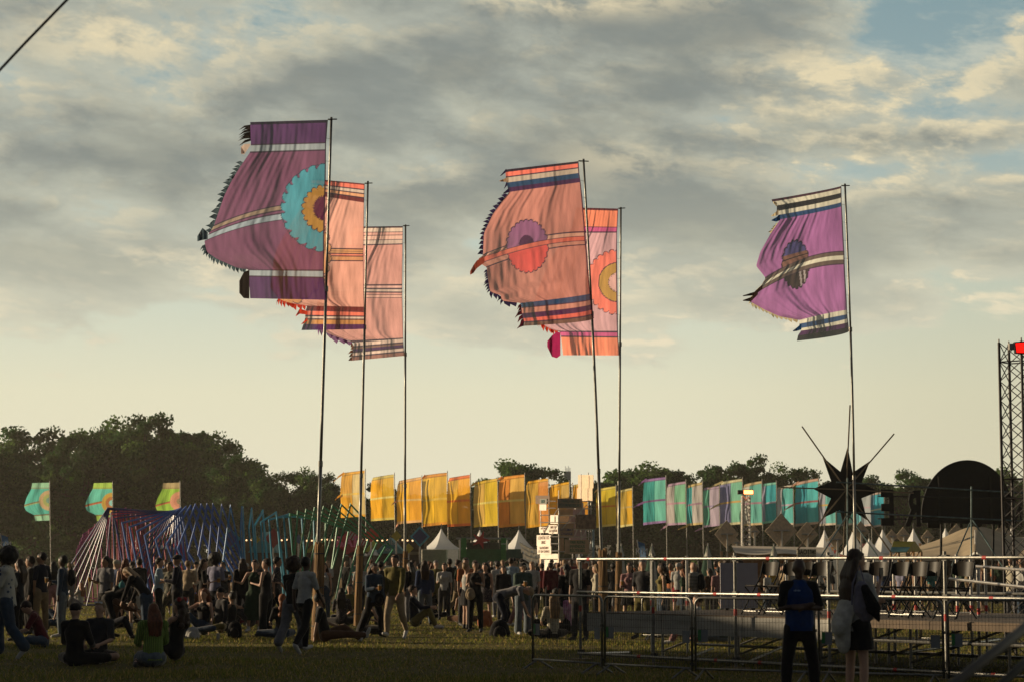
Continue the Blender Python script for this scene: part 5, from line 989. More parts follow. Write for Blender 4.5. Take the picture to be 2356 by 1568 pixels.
    if top != 'none':
        b = MB(); e = {'tee': .014, 'long': .018, 'tank': .010, 'jacket': .03, 'loose': .032, 'crop': .01, 'sweater': .034}[top] + e0 * .5
        if top in ('tank', 'crop'):
            r = Vector((1, 0, 0)); 
            if top == 'tank': cone(b, J['pel'] + J['t'] * .04, J['waist'], .15 + e, .135 + e, r, .74, 14)
            cone(b, J['waist'], J['chest'], .138 + e, .16 + e, r, .70, 14); cone(b, J['chest'], J['chest'] + J['t'] * .06, .16 + e, .13 + e, r, .68, 14)
            for s in (-1, 1): cone(b, J['chest'] + J['t'] * .04 + r * .08 * s, J['neck'] + r * .09 * s - J['t'] * .02, .05, .03)
        else:
            torso(b, J, e); cone(b, J['pel'] - J['t'] * .12, J['waist'], .166 + e * .5, .128 + e * .8, Vector((1, 0, 0)), .82, 14); arms_(b, J, e * .8 + .004, .42 if top in ('tee', 'loose') else .93)
            if top in ('loose', 'jacket', 'sweater'): cone(b, J['pel'] - J['t'] * .06, J['waist'], .172 + e * .3, .138 + e, Vector((1, 0, 0)), .76, 14)
        if fem and top != 'jacket':
            for s in (-1, 1): ball(b, J['chest'] + J['f'] * .085 + Vector((.07 * s, 0, 0)) + J['t'] * .02, .06 + e * .3)
        out['top'] = hem(skin(b, max(vox, .013), 3), J['pel'] - J['t'] * (.03 if top in ('tee', 'tank', 'long', 'crop') else .09), J['t'])
    b = MB(); e = .014 if bot != 'wide' else .03
    if bot in ('trousers', 'wide', 'shorts'):
        cone(b, J['pel'] - Vector((0, 0, .03)), J['pel'] + J['t'] * .10, .165, .145, Vector((1, 0, 0)), .78, 14); legs_(b, J, e + .004, .97 if bot != 'shorts' else .42, 1.0)
        if bot == 'wide':
            for k in 'rl': cone(b, J[k + 'kn'], J[k + 'kn'].lerp(J[k + 'an'], .93), .085, .10)
    else:
        kn = (J['rkn'] + J['lkn']) / 2; hi = (J['rhip'] + J['lhip']) / 2; q = .62 if bot == 'skirt' else 1.0
        cone(b, J['pel'] + J['t'] * .1, hi, .14, .165, Vector((1, 0, 0)), .8, 14)
        for k in 'rl': cone(b, J[k + 'hip'], J[k + 'hip'].lerp(J[k + 'kn'], q), .12, .135 if q < 1 else .14)
        cone(b, hi, hi.lerp(kn, q), .16, .17, Vector((1, 0, 0)), .9, 14)
        if bot == 'dress': cone(b, kn, kn.lerp((J['ran'] + J['lan']) / 2, .5), .17, .18, Vector((1, 0, 0)), .9, 14)
    out['bottom'] = skin(b, max(vox, .013), 3)
    if bot in ('skirt', 'dress') and pn not in ('kneel', 'cross_leg', 'knees'):
        e_ = hi.lerp(kn, q) if bot == 'skirt' else kn.lerp((J['ran'] + J['lan']) / 2, .5); out['bottom'] = hem(out['bottom'], e_, hi - e_)
    if near:
        for k in 'rl':
            b = MB(); cone(b, J[k + 'an'] - Vector((0, 0, .02)) if J[k + 'an'].z > .05 else J[k + 'an'], J[k + 'to'], .050, .036); cone(b, J[k + 'an'], J[k + 'an'] + (J[k + 'kn'] - J[k + 'an']).normalized() * .04, .045, .043); out['shoe' + k] = skin(b, .015, 2)
    for m in out.values():
        if mir: m.transform(Matrix.Diagonal((-1, 1, 1, 1))); m.flip_normals()
    _pc[key] = out; out['J'] = J; return out
SK = dict(w=mat('skin_light', (.42, .25, .17), .6, var=.06), m=mat('skin_tan', (.27, .15, .09), .6, var=.06), d=mat('skin_dark', (.065, .033, .02), .5, var=.06))
HC = dict(black=(.008, .006, .005), brown=(.045, .022, .012), blond=(.30, .19, .09), red=(.16, .045, .015), grey=(.2, .19, .18), ginger=(.28, .09, .025), dark=(.018, .011, .008))
CC = dict(black=(.010, .010, .012), white=(.36, .355, .33), navy=(.008, .011, .022), grey=(.13, .13, .14), blue=(.02, .035, .085), denim=(.035, .055, .085), khaki=(.20, .15, .09), green=(.02, .04, .022), red=(.19, .015, .02), orange=(.30, .10, .04), pink=(.26, .14, .14), cream=(.42, .38, .29), brown=(.09, .045, .025), lavender=(.17, .17, .24), teal=(.04, .16, .16), yellow=(.42, .27, .03), lime=(.20, .30, .05), olive=(.13, .11, .035), royal=(.006, .032, .13), charcoal=(.03, .03, .034), lightblue=(.24, .32, .38), palejeans=(.12, .145, .165), maroon=(.09, .012, .018), beige=(.30, .23, .15), magenta=(.35, .04, .18), striped=(.25, .22, .18))
def cm(c, hair=False):
    if hair: return mat('hair_' + c, HC[c], .55, var=.35, scale=30, stretch=(1, 1, .2), spec=.4, bump=.5, bscale=60, trans=.25, sheen=.12)
    if c in ('camo', 'floral', 'print', 'tiedye', 'plaid', 'knit', 'stripes'):
        key = 'cloth_' + c
        if key in _m: return _m[key]
        m = mat(key, (1, 1, 1), .9); t = m.node_tree; b = [n for n in t.nodes if n.type == 'BSDF_PRINCIPLED'][0]; tc_ = [n for n in t.nodes if n.type == 'TEX_COORD'][0]
        tx = t.nodes.new('ShaderNodeTexVoronoi' if c in ('floral', 'print') else ('ShaderNodeTexWave' if c in ('stripes', 'knit', 'plaid') else 'ShaderNodeTexNoise')); tx.inputs['Scale'].default_value = {'camo': 9, 'floral': 26, 'print': 9, 'tiedye': 7, 'plaid': 8, 'knit': 11, 'stripes': 9}[c]
        if c == 'stripes': tx.bands_direction = 'Z'
        t.links.new(tc_.outputs['Object'], tx.inputs[0]); rp = t.nodes.new('ShaderNodeValToRGB'); rp.color_ramp.interpolation = 'CONSTANT' if c not in ('knit', 'tiedye') else 'LINEAR'
        pal = {'camo': [(0, (.03, .03, .02)), (.5, (.10, .09, .06))], 'floral': [(0, (.25, .2, .17)), (.25, (.03, .025, .03))], 'print': [(0, (.05, .07, .12)), (.22, (.42, .4, .34))], 'tiedye': [(.35, (.32, .05, .2)), (.65, (.45, .3, .4))], 'plaid': [(0, (.02, .04, .03)), (.5, (.05, .08, .06))], 'knit': [(0, (.10, .16, .025)), (1, (.21, .32, .05))], 'stripes': [(0, (.03, .03, .035)), (.5, (.34, .30, .24))]}[c]
        for e, (p, k) in zip(rp.color_ramp.elements, pal): e.position = p; e.color = (*k, 1)
        t.links.new(tx.outputs['Fac' if 'Fac' in tx.outputs else 'Distance'] if c not in ('floral', 'print') else tx.outputs['Distance'], rp.inputs[0]); t.links.new(rp.outputs[0], b.inputs['Base Color'])
        if c == 'knit':
            bm_ = t.nodes.new('ShaderNodeBump'); bm_.inputs['Distance'].default_value = .02; t.links.new(tx.outputs['Fac'], bm_.inputs['Height']); t.links.new(bm_.outputs[0], b.inputs['Normal'])
        return m
    return mat('cloth_' + c, CC[c], .9, var=.15, scale=14, bump=.6, bscale=11, spec=.15, sheen=.35)
shoew = mat('shoe_white', (.45, .44, .42), .7); shoeb = mat('shoe_black', (.012, .012, .012), .7)
def person(px, Y, h, pn, yaw, top, tc_, bot, bc_, hair, hc, sk, label, near=1, shoe='w', group=None, z=0., mir=False, fem=False, x=None, cat='person', shared=True):
    """yaw in degrees: 0 faces away from the camera, 90 faces left, 180 faces the camera, -90 faces right"""
    ms = figure_meshes(pn, top, bot, hair, near, mir, fem); X_ = x if x is not None else X(px, Y, z)
    T = thing('person', label, cat, (X_, Y, z), group, math.radians(yaw)); s = h / 1.75; T.scale = (s, s, s)
    def part(nm, key, m):
        if key not in ms: return None
        me = ms[key]
        if not me.materials: me.materials.append(m)
        o = bpy.data.objects.new(nm, me); C.objects.link(o); o.parent = T; ORG[o] = ORG[T]; o.material_slots[0].link = 'OBJECT'; o.material_slots[0].material = m; return o
    part('body', 'body', SK[sk]); part('hair' if hair not in ('cap', 'capback') else 'cap', 'hair', cm(hc, True) if hair not in ('cap', 'capback') else cm(hc)); part({'tee': 't_shirt', 'long': 'shirt', 'tank': 'vest_top', 'jacket': 'jacket', 'loose': 'loose_shirt', 'crop': 'crop_top', 'sweater': 'sweater', 'none': 'top'}[top], 'top', cm(tc_) if top != 'none' else None)
    part({'trousers': 'trousers', 'wide': 'wide_trousers', 'shorts': 'shorts', 'skirt': 'skirt', 'dress': 'skirt'}[bot], 'bottom', cm(bc_))
    for k in 'rl': part('shoe', 'shoe' + k, shoew if shoe == 'w' else shoeb)
    T['_x'] = 1; del T['_x']; return T, ms['J'], s
def local(T, J, s, v, mir=False):
    v = Vector(v); v = Vector((-v.x if mir else v.x, v.y, v.z)) * s; return Matrix.Rotation(T.rotation_euler.z, 3, 'Z') @ v + T.location
beer = mat('beer', (.45, .22, .05), .3, trans=.4); cupm = mat('clear_cup', (.5, .48, .44), .35, trans=.4)
def cup(p, label, full=True, h=.13):
    T = thing('drink_cup', label, 'cup', tuple(p), 'plastic cups'); p = Vector(p)
    obj('cup_wall', MB().tube([p, p + Vector((0, 0, h))], [.030, .042], 14), cupm, T, smooth=False)
    if full: obj('drink', MB().tube([p + Vector((0, 0, .005)), p + Vector((0, 0, h * .8))], [.031, .041], 14), beer, T)
def bag(px, Y, z, w, d, hgt, m, label, name='rucksack', strap=True, x=None, rz=0.):
    X_ = x if x is not None else X(px, Y, z); T = thing(name, label, 'bag', (X_, Y, z), None, rz)
    mb = MB(); cone(mb, (X_, Y, z + hgt * .32), (X_, Y, z + hgt * .68), w * .5, w * .44, (1, 0, 0), d / w, 12); me = skin(mb, .02, 3, name='bag_body'); me.transform(Matrix.Translation(-ORG[T])); link('bag_body', me, m, T)
    p = MB(); cone(p, (X_, Y - d * .42, z + hgt * .3), (X_, Y - d * .42, z + hgt * .42), w * .3, w * .28, (1, 0, 0), .35, 10); obj('front_pocket', p, m, T, smooth=True)
    if strap: obj('strap', MB().tube([(X_ - w * .15, Y, z + hgt * .95), (X_, Y, z + hgt * 1.08), (X_ + w * .15, Y, z + hgt * .95)], .012, 6), m, T)
    return T
PP = [ # px, Y, height, pose, yaw, top, colour, bottom, colour, hair, colour, skin, label, near, shoes, fem, mirror
 (14, 37, 1.82, 'walk', 90, 'loose', 'print', 'wide', 'denim', 'afro', 'black', 'd', 'person with round black hair and patterned shirt walking left at the photo edge', 2, 'w', 0, 0),
 (40, 46, 1.72, 'relax', 80, 'tee', 'charcoal', 'trousers', 'black', 'longw', 'brown', 'w', 'person with long brown hair and dark top beside the patterned shirt', 1, 'b', 1, 0),
 (56, 62, 1.72, 'stand', 10, 'tee', 'white', 'trousers', 'khaki', 'short', 'brown', 'w', 'person in white t-shirt facing away near the left edge', 1, 'w', 0, 0),
 (66, 50, 1.80, 'relax', 110, 'jacket', 'black', 'trousers', 'black', 'short', 'brown', 'w', 'person in black jacket left of the tall navy t-shirt', 1, 'b', 0, 0),
 (92, 50, 1.88, 'pocket', 60, 'tee', 'navy', 'trousers', 'khaki', 'short', 'black', 'm', 'tall person in navy t-shirt and khaki trousers looking left', 1, 'w', 0, 0),
 (119, 60, 1.70, 'stand', 40, 'tank', 'black', 'trousers', 'pink', 'long', 'black', 'w', 'person with dark hair and pink trousers behind the denim shirt', 1, 'w', 1, 0),
 (141, 48, 1.80, 'cup', 90, 'long', 'denim', 'trousers', 'palejeans', 'short', 'black', 'd', 'person in denim shirt and pale jeans with cup and rucksack', 1, 'w', 0, 0),
 (158, 78, 1.68, 'stand', 0, 'tee', 'beige', 'trousers', 'grey', 'bun', 'blond', 'w', 'person with blond bun farther off, right of the denim shirt', 1, 'w', 1, 0),
 (240, 52, 1.80, 'cup', 150, 'tee', 'grey', 'trousers', 'black', 'short', 'black', 'm', 'person in grey t-shirt holding a cup below the red frames', 1, 'b', 0, 0),
 (247, 47, 1.78, 'bend', -90, 'tee', 'black', 'trousers', 'black', 'short', 'black', 'm', 'person in black bending far over towards the right, small bag on back', 1, 'b', 0, 0),
 (265, 58, 1.74, 'cup', -60, 'tee', 'blue', 'trousers', 'denim', 'cap', 'cream', 'w', 'person in blue t-shirt with pale cap left of the off-shoulder top', 1, 'w', 0, 0),
 (287, 55, 1.76, 'relax', 10, 'crop', 'black', 'skirt', 'floral', 'longw', 'red', 'w', 'person with long red-brown hair, black top and short patterned skirt', 1, 'w', 1, 0),
 (303, 62, 1.70, 'stand', -40, 'tee', 'white', 'skirt', 'denim', 'long', 'brown', 'w', 'person in white t-shirt and denim skirt behind the blond bending one', 1, 'w', 1, 0),
 (318, 60, 1.78, 'relax', 50, 'jacket', 'black', 'trousers', 'charcoal', 'short', 'brown', 'w', 'person in black jacket standing under the blue frames', 1, 'b', 0, 0),
 (336, 46, 1.75, 'lean', 70, 'long', 'black', 'trousers', 'denim', 'longw', 'blond', 'w', 'blond person in black top and jeans leaning forward', 1, 'b', 1, 0),
 (364, 55, 1.78, 'cup', -80, 'tee', 'lightblue', 'trousers', 'black', 'short', 'brown', 'w', 'person in pale blue t-shirt facing right under the blue frames', 1, 'w', 0, 0),
 (390, 56, 1.66, 'walk', 150, 'long', 'camo', 'trousers', 'camo', 'bun', 'black', 'm', 'person in dark patterned clothes walking beside the navy shirt and cap', 1, 'b', 1, 0),
 (406, 50, 1.84, 'cups', 90, 'long', 'navy', 'trousers', 'black', 'cap', 'charcoal', 'm', 'person in navy shirt and cap holding something with both hands', 1, 'b', 0, 0),
 (431, 60, 1.72, 'cup', -20, 'tee', 'beige', 'trousers', 'charcoal', 'short', 'blond', 'w', 'person in beige t-shirt with a bag strap across the back', 1, 'w', 0, 0),
 (466, 54, 1.74, 'cup', -80, 'tee', 'black', 'wide', 'brown', 'longw', 'brown', 'w', 'person with long brown hair, black top and rust wide trousers', 1, 'b', 1, 0),
 (494, 55, 1.84, 'cup', -30, 'tee', 'lavender', 'trousers', 'navy', 'afro', 'black', 'd', 'person in lavender shirt with short round hair holding an orange drink', 1, 'w', 0, 0),
 (511, 62, 1.68, 'stand', 170, 'tee', 'charcoal', 'trousers', 'black', 'short', 'black', 'm', 'person in dark t-shirt just behind the lavender shirt', 1, 'b', 0, 0),
 (557, 56, 1.76, 'relax', 20, 'jacket', 'black', 'trousers', 'black', 'longw', 'brown', 'w', 'person in black with long straight brown hair facing away', 1, 'b', 1, 0),
 (584, 52, 1.72, 'armsout', 175, 'tank', 'green', 'dress', 'green', 'bun', 'brown', 'w', 'person in dark green dress with one arm held out', 1, 'w', 1, 1),
 (611, 49, 1.74, 'cups', 70, 'tank', 'black', 'wide', 'black', 'bun', 'brown', 'w', 'person in black jumpsuit talking with raised hands', 1, 'b', 1, 0),
 (633, 52, 1.78, 'walk', -80, 'tee', 'floral', 'trousers', 'black', 'short', 'black', 'm', 'person in dark floral shirt striding right', 1, 'b', 0, 0),
 (672, 39.8, 1.67, 'walk', -25, 'tee', 'black', 'wide', 'grey', 'afro', 'brown', 'd', 'person with big brown afro and grey trousers walking beside the white t-shirt', 2, 'w', 1, 0),
 (699, 39, 1.72, 'walk', -40, 'tee', 'white', 'trousers', 'black', 'short', 'black', 'd', 'person in white t-shirt and black trousers walking by the reed-wrapped pole', 2, 'w', 0, 1),
 (745, 62, 1.66, 'stand', 170, 'tank', 'white', 'trousers', 'denim', 'longw', 'brown', 'w', 'person in white top and jeans right of the first reed wrap', 1, 'b', 1, 0),
 (876, 58, 1.70, 'relax', -20, 'tee', 'charcoal', 'trousers', 'black', 'short', 'black', 'm', 'person in dark t-shirt facing away behind the denim jacket', 1, 'b', 0, 0),
 (858, 47, 1.62, 'walkcup', -140, 'jacket', 'denim', 'trousers', 'black', 'longw', 'dark', 'm', 'person in denim jacket with long dark hair walking with a cup', 2, 'b', 1, 0),
 (909, 46.8, 1.80, 'walk', 160, 'long', 'olive', 'trousers', 'beige', 'short', 'black', 'm', 'person in dark sweater and beige trousers walking towards the viewer', 2, 'w', 0, 0),
 (943, 60, 1.68, 'stand', 60, 'long', 'black', 'trousers', 'grey', 'longw', 'black', 'm', 'person in black top right of the second reed wrap', 1, 'b', 1, 0),
 (977, 58, 1.72, 'relax', 10, 'sweater', 'blue', 'trousers', 'palejeans', 'longw', 'brown', 'w', 'person in long blue shirt and pale jeans facing away', 1, 'b', 1, 0),
 (1003, 66, 1.74, 'pocket', 170, 'tee', 'olive', 'shorts', 'olive', 'short', 'grey', 'w', 'person in olive t-shirt and shorts near the corrugated hut', 1, 'w', 0, 0),
 (1022, 64, 1.66, 'cup', 180, 'tee', 'white', 'trousers', 'charcoal', 'bun', 'brown', 'w', 'person in white t-shirt with dark scarf raising a cup', 1, 'b', 1, 0),
 (1034, 68, 1.80, 'stand', 0, 'tee', 'black', 'trousers', 'black', 'short', 'black', 'm', 'person in black facing away behind the white t-shirt with scarf', 1, 'b', 0, 0),
 (1052, 66, 1.74, 'walk', -90, 'tee', 'green', 'trousers', 'khaki', 'short', 'brown', 'w', 'person in green t-shirt and khaki trousers walking right', 1, 'w', 0, 0),
 (1071, 57, 1.79, 'relax', -150, 'tee', 'orange', 'trousers', 'charcoal', 'short', 'black', 'm', 'bearded person in orange t-shirt behind the white vest top', 1, 'b', 0, 0),
 (1072, 54, 1.64, 'cup', -70, 'tank', 'white', 'skirt', 'black', 'bun', 'blond', 'w', 'person in white vest top and black skirt facing right', 1, 'b', 1, 0),
 (1094, 52, 1.70, 'cups', 170, 'tank', 'black', 'trousers', 'black', 'bun', 'brown', 'm', 'person in black vest top with a pale bag slung across', 1, 'b', 1, 0),
 (1117, 58, 1.66, 'cup', 160, 'tank', 'black', 'skirt', 'floral', 'long', 'black', 'w', 'person in black vest top holding a full beer cup', 1, 'b', 1, 0),
 (1145, 66, 1.72, 'relax', 30, 'tee', 'white', 'trousers', 'grey', 'short', 'black', 'm', 'person in white t-shirt facing away above the bending grey t-shirt', 1, 'w', 0, 0),
 (1158, 61, 1.58, 'stand', 180, 'jacket', 'black', 'trousers', 'charcoal', 'long', 'brown', 'w', 'person in dark jacket facing the viewer above the bending grey t-shirt', 1, 'b', 1, 0),
 (1176, 68, 1.82, 'stand', -10, 'long', 'lightblue', 'trousers', 'navy', 'short', 'brown', 'w', 'person in pale blue shirt facing away left of the green jacket', 1, 'b', 0, 0),
 (1148, 49.2, 1.78, 'bend', -90, 'tee', 'grey', 'trousers', 'navy', 'cap', 'beige', 'w', 'person in grey t-shirt and tan cap bending over a black rucksack', 2, 'w', 0, 0),
 (1203, 50, 1.66, 'cup', -150, 'jacket', 'plaid', 'wide', 'palejeans', 'cap', 'black', 'm', 'person in dark green jacket and black cap standing by the barrier', 2, 'w', 0, 0),
 (1224, 64, 1.70, 'stand', 180, 'tee', 'white', 'shorts', 'black', 'short', 'blond', 'w', 'person in white t-shirt with dark tie and shorts below the cardboard tower', 1, 'w', 0, 0),
 (1247, 72, 1.66, 'hip', 0, 'tee', 'red', 'trousers', 'black', 'short', 'brown', 'w', 'person in red t-shirt seen from behind below the cardboard tower', 1, 'b', 0, 0),
 (1267, 70, 1.68, 'relax', 10, 'jacket', 'maroon', 'trousers', 'black', 'short', 'dark', 'w', 'person in maroon jacket below the white board of the tower', 1, 'b', 0, 0),
 (1284, 74, 1.50, 'stand', 30, 'tee', 'navy', 'trousers', 'grey', 'bun', 'dark', 'w', 'short person in navy between maroon jacket and black t-shirt', 1, 'b', 1, 0),
 (1303, 50, 1.62, 'relax', 40, 'tee', 'black', 'trousers', 'black', 'curly', 'black', 'm', 'person in black t-shirt with curly dark hair behind the first barrier', 1, 'b', 1, 0),
 (1335, 46, 1.78, 'stand', 150, 'tee', 'black', 'trousers', 'charcoal', 'short', 'black', 'm', 'person in black graphic t-shirt behind the first rail post', 1, 'b', 0, 0),
 (1372, 56, 1.62, 'relax', 90, 'long', 'cream', 'trousers', 'black', 'long', 'blond', 'w', 'person in cream sweater with long blond hair beside the reed wrap', 1, 'b', 1, 0),
 (1411, 66, 1.66, 'stand', 0, 'tee', 'charcoal', 'trousers', 'black', 'short', 'black', 'd', 'person in charcoal t-shirt between the two right reed wraps', 1, 'b', 0, 0),
 (1449, 54, 1.64, 'cup', 170, 'long', 'pink', 'skirt', 'black', 'curly', 'brown', 'w', 'person in pale pink cardigan right of the reed wraps', 1, 'b', 1, 0),
 (1480, 47, 1.72, 'pocket', 150, 'tee', 'charcoal', 'trousers', 'olive', 'short', 'grey', 'w', 'broad person in dark graphic t-shirt looking left over the rail', 1, 'b', 0, 0),
 (1524, 48, 1.64, 'relax', 100, 'tank', 'olive', 'trousers', 'denim', 'curly', 'brown', 'm', 'person in olive vest top with curly brown hair right of the second rail post', 1, 'b', 1, 0),
 (1561, 66, 1.66, 'stand', -20, 'tee', 'white', 'shorts', 'red', 'cap', 'white', 'w', 'person in white t-shirt, white cap and red shorts', 1, 'w', 0, 0),
 (1572, 64, 1.48, 'stand', 80, 'tee', 'green', 'trousers', 'denim', 'longw', 'ginger', 'w', 'small person with ginger hair and green top', 1, 'w', 1, 0),
 (1598, 50, 1.66, 'relax', 60, 'loose', 'stripes', 'trousers', 'charcoal', 'bald', 'dark', 'w', 'bald person in striped shirt with a rucksack', 1, 'b', 0, 0),
 (1633, 66, 1.5, 'stand', 40, 'long', 'brown', 'trousers', 'black', 'longw', 'brown', 'w', 'person with long brown hair under the middle closed parasol', 1, 'b', 1, 0),
 (1654, 60, 1.54, 'stand', 20, 'tee', 'pink', 'trousers', 'black', 'short', 'black', 'w', 'person in pink t-shirt left of the pale grey board', 1, 'w', 0, 0),
 (1767, 60, 1.48, 'cup', 60, 'tee', 'white', 'trousers', 'denim', 'short', 'black', 'w', 'person in white t-shirt with a strap, framed by the first black chair', 1, 'w', 0, 0),
 (1808, 64, 1.62, 'relax', 120, 'tee', 'beige', 'trousers', 'charcoal', 'longw', 'brown', 'w', 'person in beige t-shirt left of the guard in blue', 1, 'w', 1, 0),
]
SEAT = [
 (50, 56, 1.72, 'knees', 20, 'tee', 'black', 'trousers', 'black', 'longw', 'brown', 'w', 'seated person in black with long brown hair at the far left', 1, 'b', 1, 0),
 (98, 42.5, 1.80, 'slump', 100, 'tee', 'maroon', 'trousers', 'denim', 'short', 'brown', 'w', 'seated person in dark red t-shirt looking down', 2, 'b', 0, 0),
 (137, 53, 1.72, 'oneknee', 80, 'tank', 'black', 'trousers', 'denim', 'curly', 'black', 'w', 'seated person in black top with curly hair behind the red t-shirt', 1, 'b', 1, 0),
 (172, 34.6, 1.82, 'cross_leg', -20, 'long', 'black', 'trousers', 'black', 'cap', 'black', 'w', 'seated person all in black with a cap, back to the viewer', 2, 'b', 0, 0),
 (226, 35.6, 1.84, 'cross_leg', 170, 'tee', 'charcoal', 'shorts', 'black', 'short', 'blond', 'w', 'seated smiling person in grey t-shirt with white sunglasses on the head', 2, 'w', 0, 0),
 (256, 47, 1.74, 'reach', -90, 'long', 'brown', 'trousers', 'navy', 'longw', 'black', 'm', 'seated person in brown top reaching forward to the right', 1, 'b', 1, 0),
 (352, 34.2, 1.72, 'kneel', 25, 'sweater', 'knit', 'skirt', 'palejeans', 'longw', 'red', 'w', 'seated person in lime green ribbed sweater with red-brown hair', 2, 'b', 1, 0),
 (403, 35.8, 1.78, 'knees', 60, 'tank', 'black', 'trousers', 'black', 'curly', 'brown', 'w', 'seated person with long curly hair tied by a red bow', 2, 'b', 1, 0),
 (183, 80, 1.6, 'knees', 60, 'tee', 'white', 'trousers', 'grey', 'long', 'ginger', 'w', 'small seated person with ginger hair far back on the left', 1, 'w', 1, 0),
 (316, 59, 1.85, 'knees', 60, 'loose', 'white', 'trousers', 'black', 'short', 'dark', 'w', 'seated person in wide white shirt behind the bending blond one', 1, 'w', 0, 0),
 (448, 64, 1.75, 'knees', -60, 'long', 'brown', 'trousers', 'charcoal', 'longw', 'ginger', 'w', 'seated person with long ginger hair under the rust wide trousers', 1, 'w', 1, 0),
 (422, 63, 1.72, 'legsout', -100, 'tee', 'white', 'trousers', 'navy', 'bald', 'dark', 'w', 'reclining person in white t-shirt below the navy shirt and cap', 1, 'w', 0, 0),
 (468, 48, 1.78, 'oneknee', 150, 'tank', 'black', 'trousers', 'denim', 'curly', 'red', 'w', 'seated person with long curly red-brown hair in black', 1, 'b', 1, 0),
 (506, 49.5, 1.8, 'oneknee', 130, 'long', 'charcoal', 'trousers', 'olive', 'capback', 'black', 'w', 'seated bearded person with black headwear and one knee up', 1, 'b', 0, 0),
 (531, 52, 1.74, 'cross_leg', 60, 'tank', 'black', 'trousers', 'charcoal', 'bun', 'black', 'm', 'seated person in black vest right of the bearded one', 1, 'b', 1, 0),
 (577, 55, 1.86, 'knees', 80, 'tee', 'charcoal', 'trousers', 'charcoal', 'short', 'black', 'w', 'seated person in dark t-shirt with thick black hair facing left', 1, 'b', 0, 0),
 (483, 66, 1.75, 'cross_leg', 10, 'long', 'green', 'trousers', 'black', 'long', 'blond', 'w', 'seated person in green and white sweater facing away', 1, 'w', 1, 0),
 (508, 58, 1.84, 'cross_leg', 10, 'tee', 'black', 'trousers', 'denim', 'short', 'black', 'w', 'seated person in black t-shirt behind the bearded one', 1, 'w', 0, 0),
 (539, 60, 1.8, 'slump', 60, 'tee', 'black', 'trousers', 'black', 'capback', 'black', 'w', 'seated person in black cap behind the black vest', 1, 'b', 0, 0),
 (557, 58, 1.8, 'cross_leg', -150, 'tee', 'striped', 'trousers', 'maroon', 'bun', 'brown', 'w', 'seated person in striped top with a drink', 1, 'b', 1, 0),
 (522, 72, 1.85, 'cross_leg', 30, 'long', 'grey', 'trousers', 'grey', 'bun', 'brown', 'w', 'seated person in grey hoodie in the second row', 1, 'w', 1, 0),
 (537, 73, 1.85, 'cross_leg', -30, 'tee', 'white', 'trousers', 'grey', 'bun', 'blond', 'w', 'seated person in white t-shirt in the second row', 1, 'w', 1, 0),
 (647, 47.5, 1.76, 'cross_leg', 30, 'tee', 'black', 'trousers', 'denim', 'curly', 'ginger', 'w', 'seated person with curly ginger hair left of the walking couple', 1, 'w', 1, 0),
 (748, 45, 1.80, 'legsout', -80, 'tee', 'black', 'trousers', 'brown', 'short', 'black', 'm', 'seated person in black leaning on the reed-wrapped pole', 2, 'w', 0, 0),
 (786, 58, 1.8, 'cross_leg', 0, 'tee', 'floral', 'trousers', 'black', 'longw', 'dark', 'w', 'seated person in dark floral blouse with long dark hair', 1, 'b', 1, 0),
 (804, 62, 1.95, 'cross_leg', 180, 'tee', 'olive', 'trousers', 'navy', 'short', 'black', 'm', 'seated person in olive shirt and sunglasses facing the viewer', 1, 'b', 0, 0),
 (833, 50, 1.78, 'slump', -60, 'tank', 'black', 'trousers', 'black', 'bun', 'red', 'w', 'seated person with bare arms behind the denim jacket', 1, 'b', 1, 0),
 (955, 55, 1.84, 'knees', -90, 'long', 'navy', 'trousers', 'olive', 'short', 'brown', 'w', 'seated person in navy jacket with knees drawn up', 2, 'w', 0, 0),
 (995, 66, 1.8, 'cross_leg', 180, 'long', 'black', 'trousers', 'black', 'curly', 'dark', 'w', 'seated person with long curly dark hair facing the viewer', 1, 'b', 1, 0),
 (1068, 60, 1.86, 'cross_leg', 0, 'crop', 'beige', 'trousers', 'brown', 'longw', 'brown', 'm', 'seated person with bare back and long brown hair', 1, 'w', 1, 0),
 (1216, 57, 1.7, 'knees', 60, 'tee', 'pink', 'trousers', 'pink', 'longw', 'brown', 'w', 'seated person in pink trousers behind the barrier corner', 1, 'w', 1, 0),
 (1272, 47.5, 1.78, 'cross_leg', 20, 'tee', 'cream', 'trousers', 'black', 'longw', 'blond', 'w', 'seated person with long blond hair behind the first barrier', 1, 'b', 1, 0),
 (1306, 50, 1.78, 'oneknee', 70, 'tee', 'tiedye', 'trousers', 'black', 'short', 'black', 'm', 'seated person in pink tie-dye top behind the first barrier', 1, 'b', 1, 0),
 (1276, 57, 1.8, 'cross_leg', 40, 'tee', 'charcoal', 'trousers', 'black', 'bun', 'black', 'm', 'seated person in charcoal t-shirt behind the long blond hair', 1, 'b', 0, 0),
 (1327, 54, 1.78, 'slump', 90, 'tee', 'brown', 'trousers', 'black', 'longw', 'red', 'w', 'seated person in brown with red-brown hair by the rail post', 1, 'b', 1, 0),
 (1600, 44, 1.7, 'knees', 80, 'tee', 'white', 'trousers', 'pink', 'short', 'brown', 'w', 'seated person in white under the platform edge', 1, 'w', 0, 0),
 (1662, 45, 1.75, 'cross_leg', 10, 'long', 'plaid', 'trousers', 'palejeans', 'bun', 'dark', 'w', 'seated person in dark plaid below the platform', 1, 'w', 1, 0),
 (1686, 47, 1.75, 'cross_leg', -20, 'tee', 'striped', 'trousers', 'grey', 'short', 'brown', 'w', 'seated person in striped t-shirt below the platform', 1, 'w', 0, 0),
]
made = {}
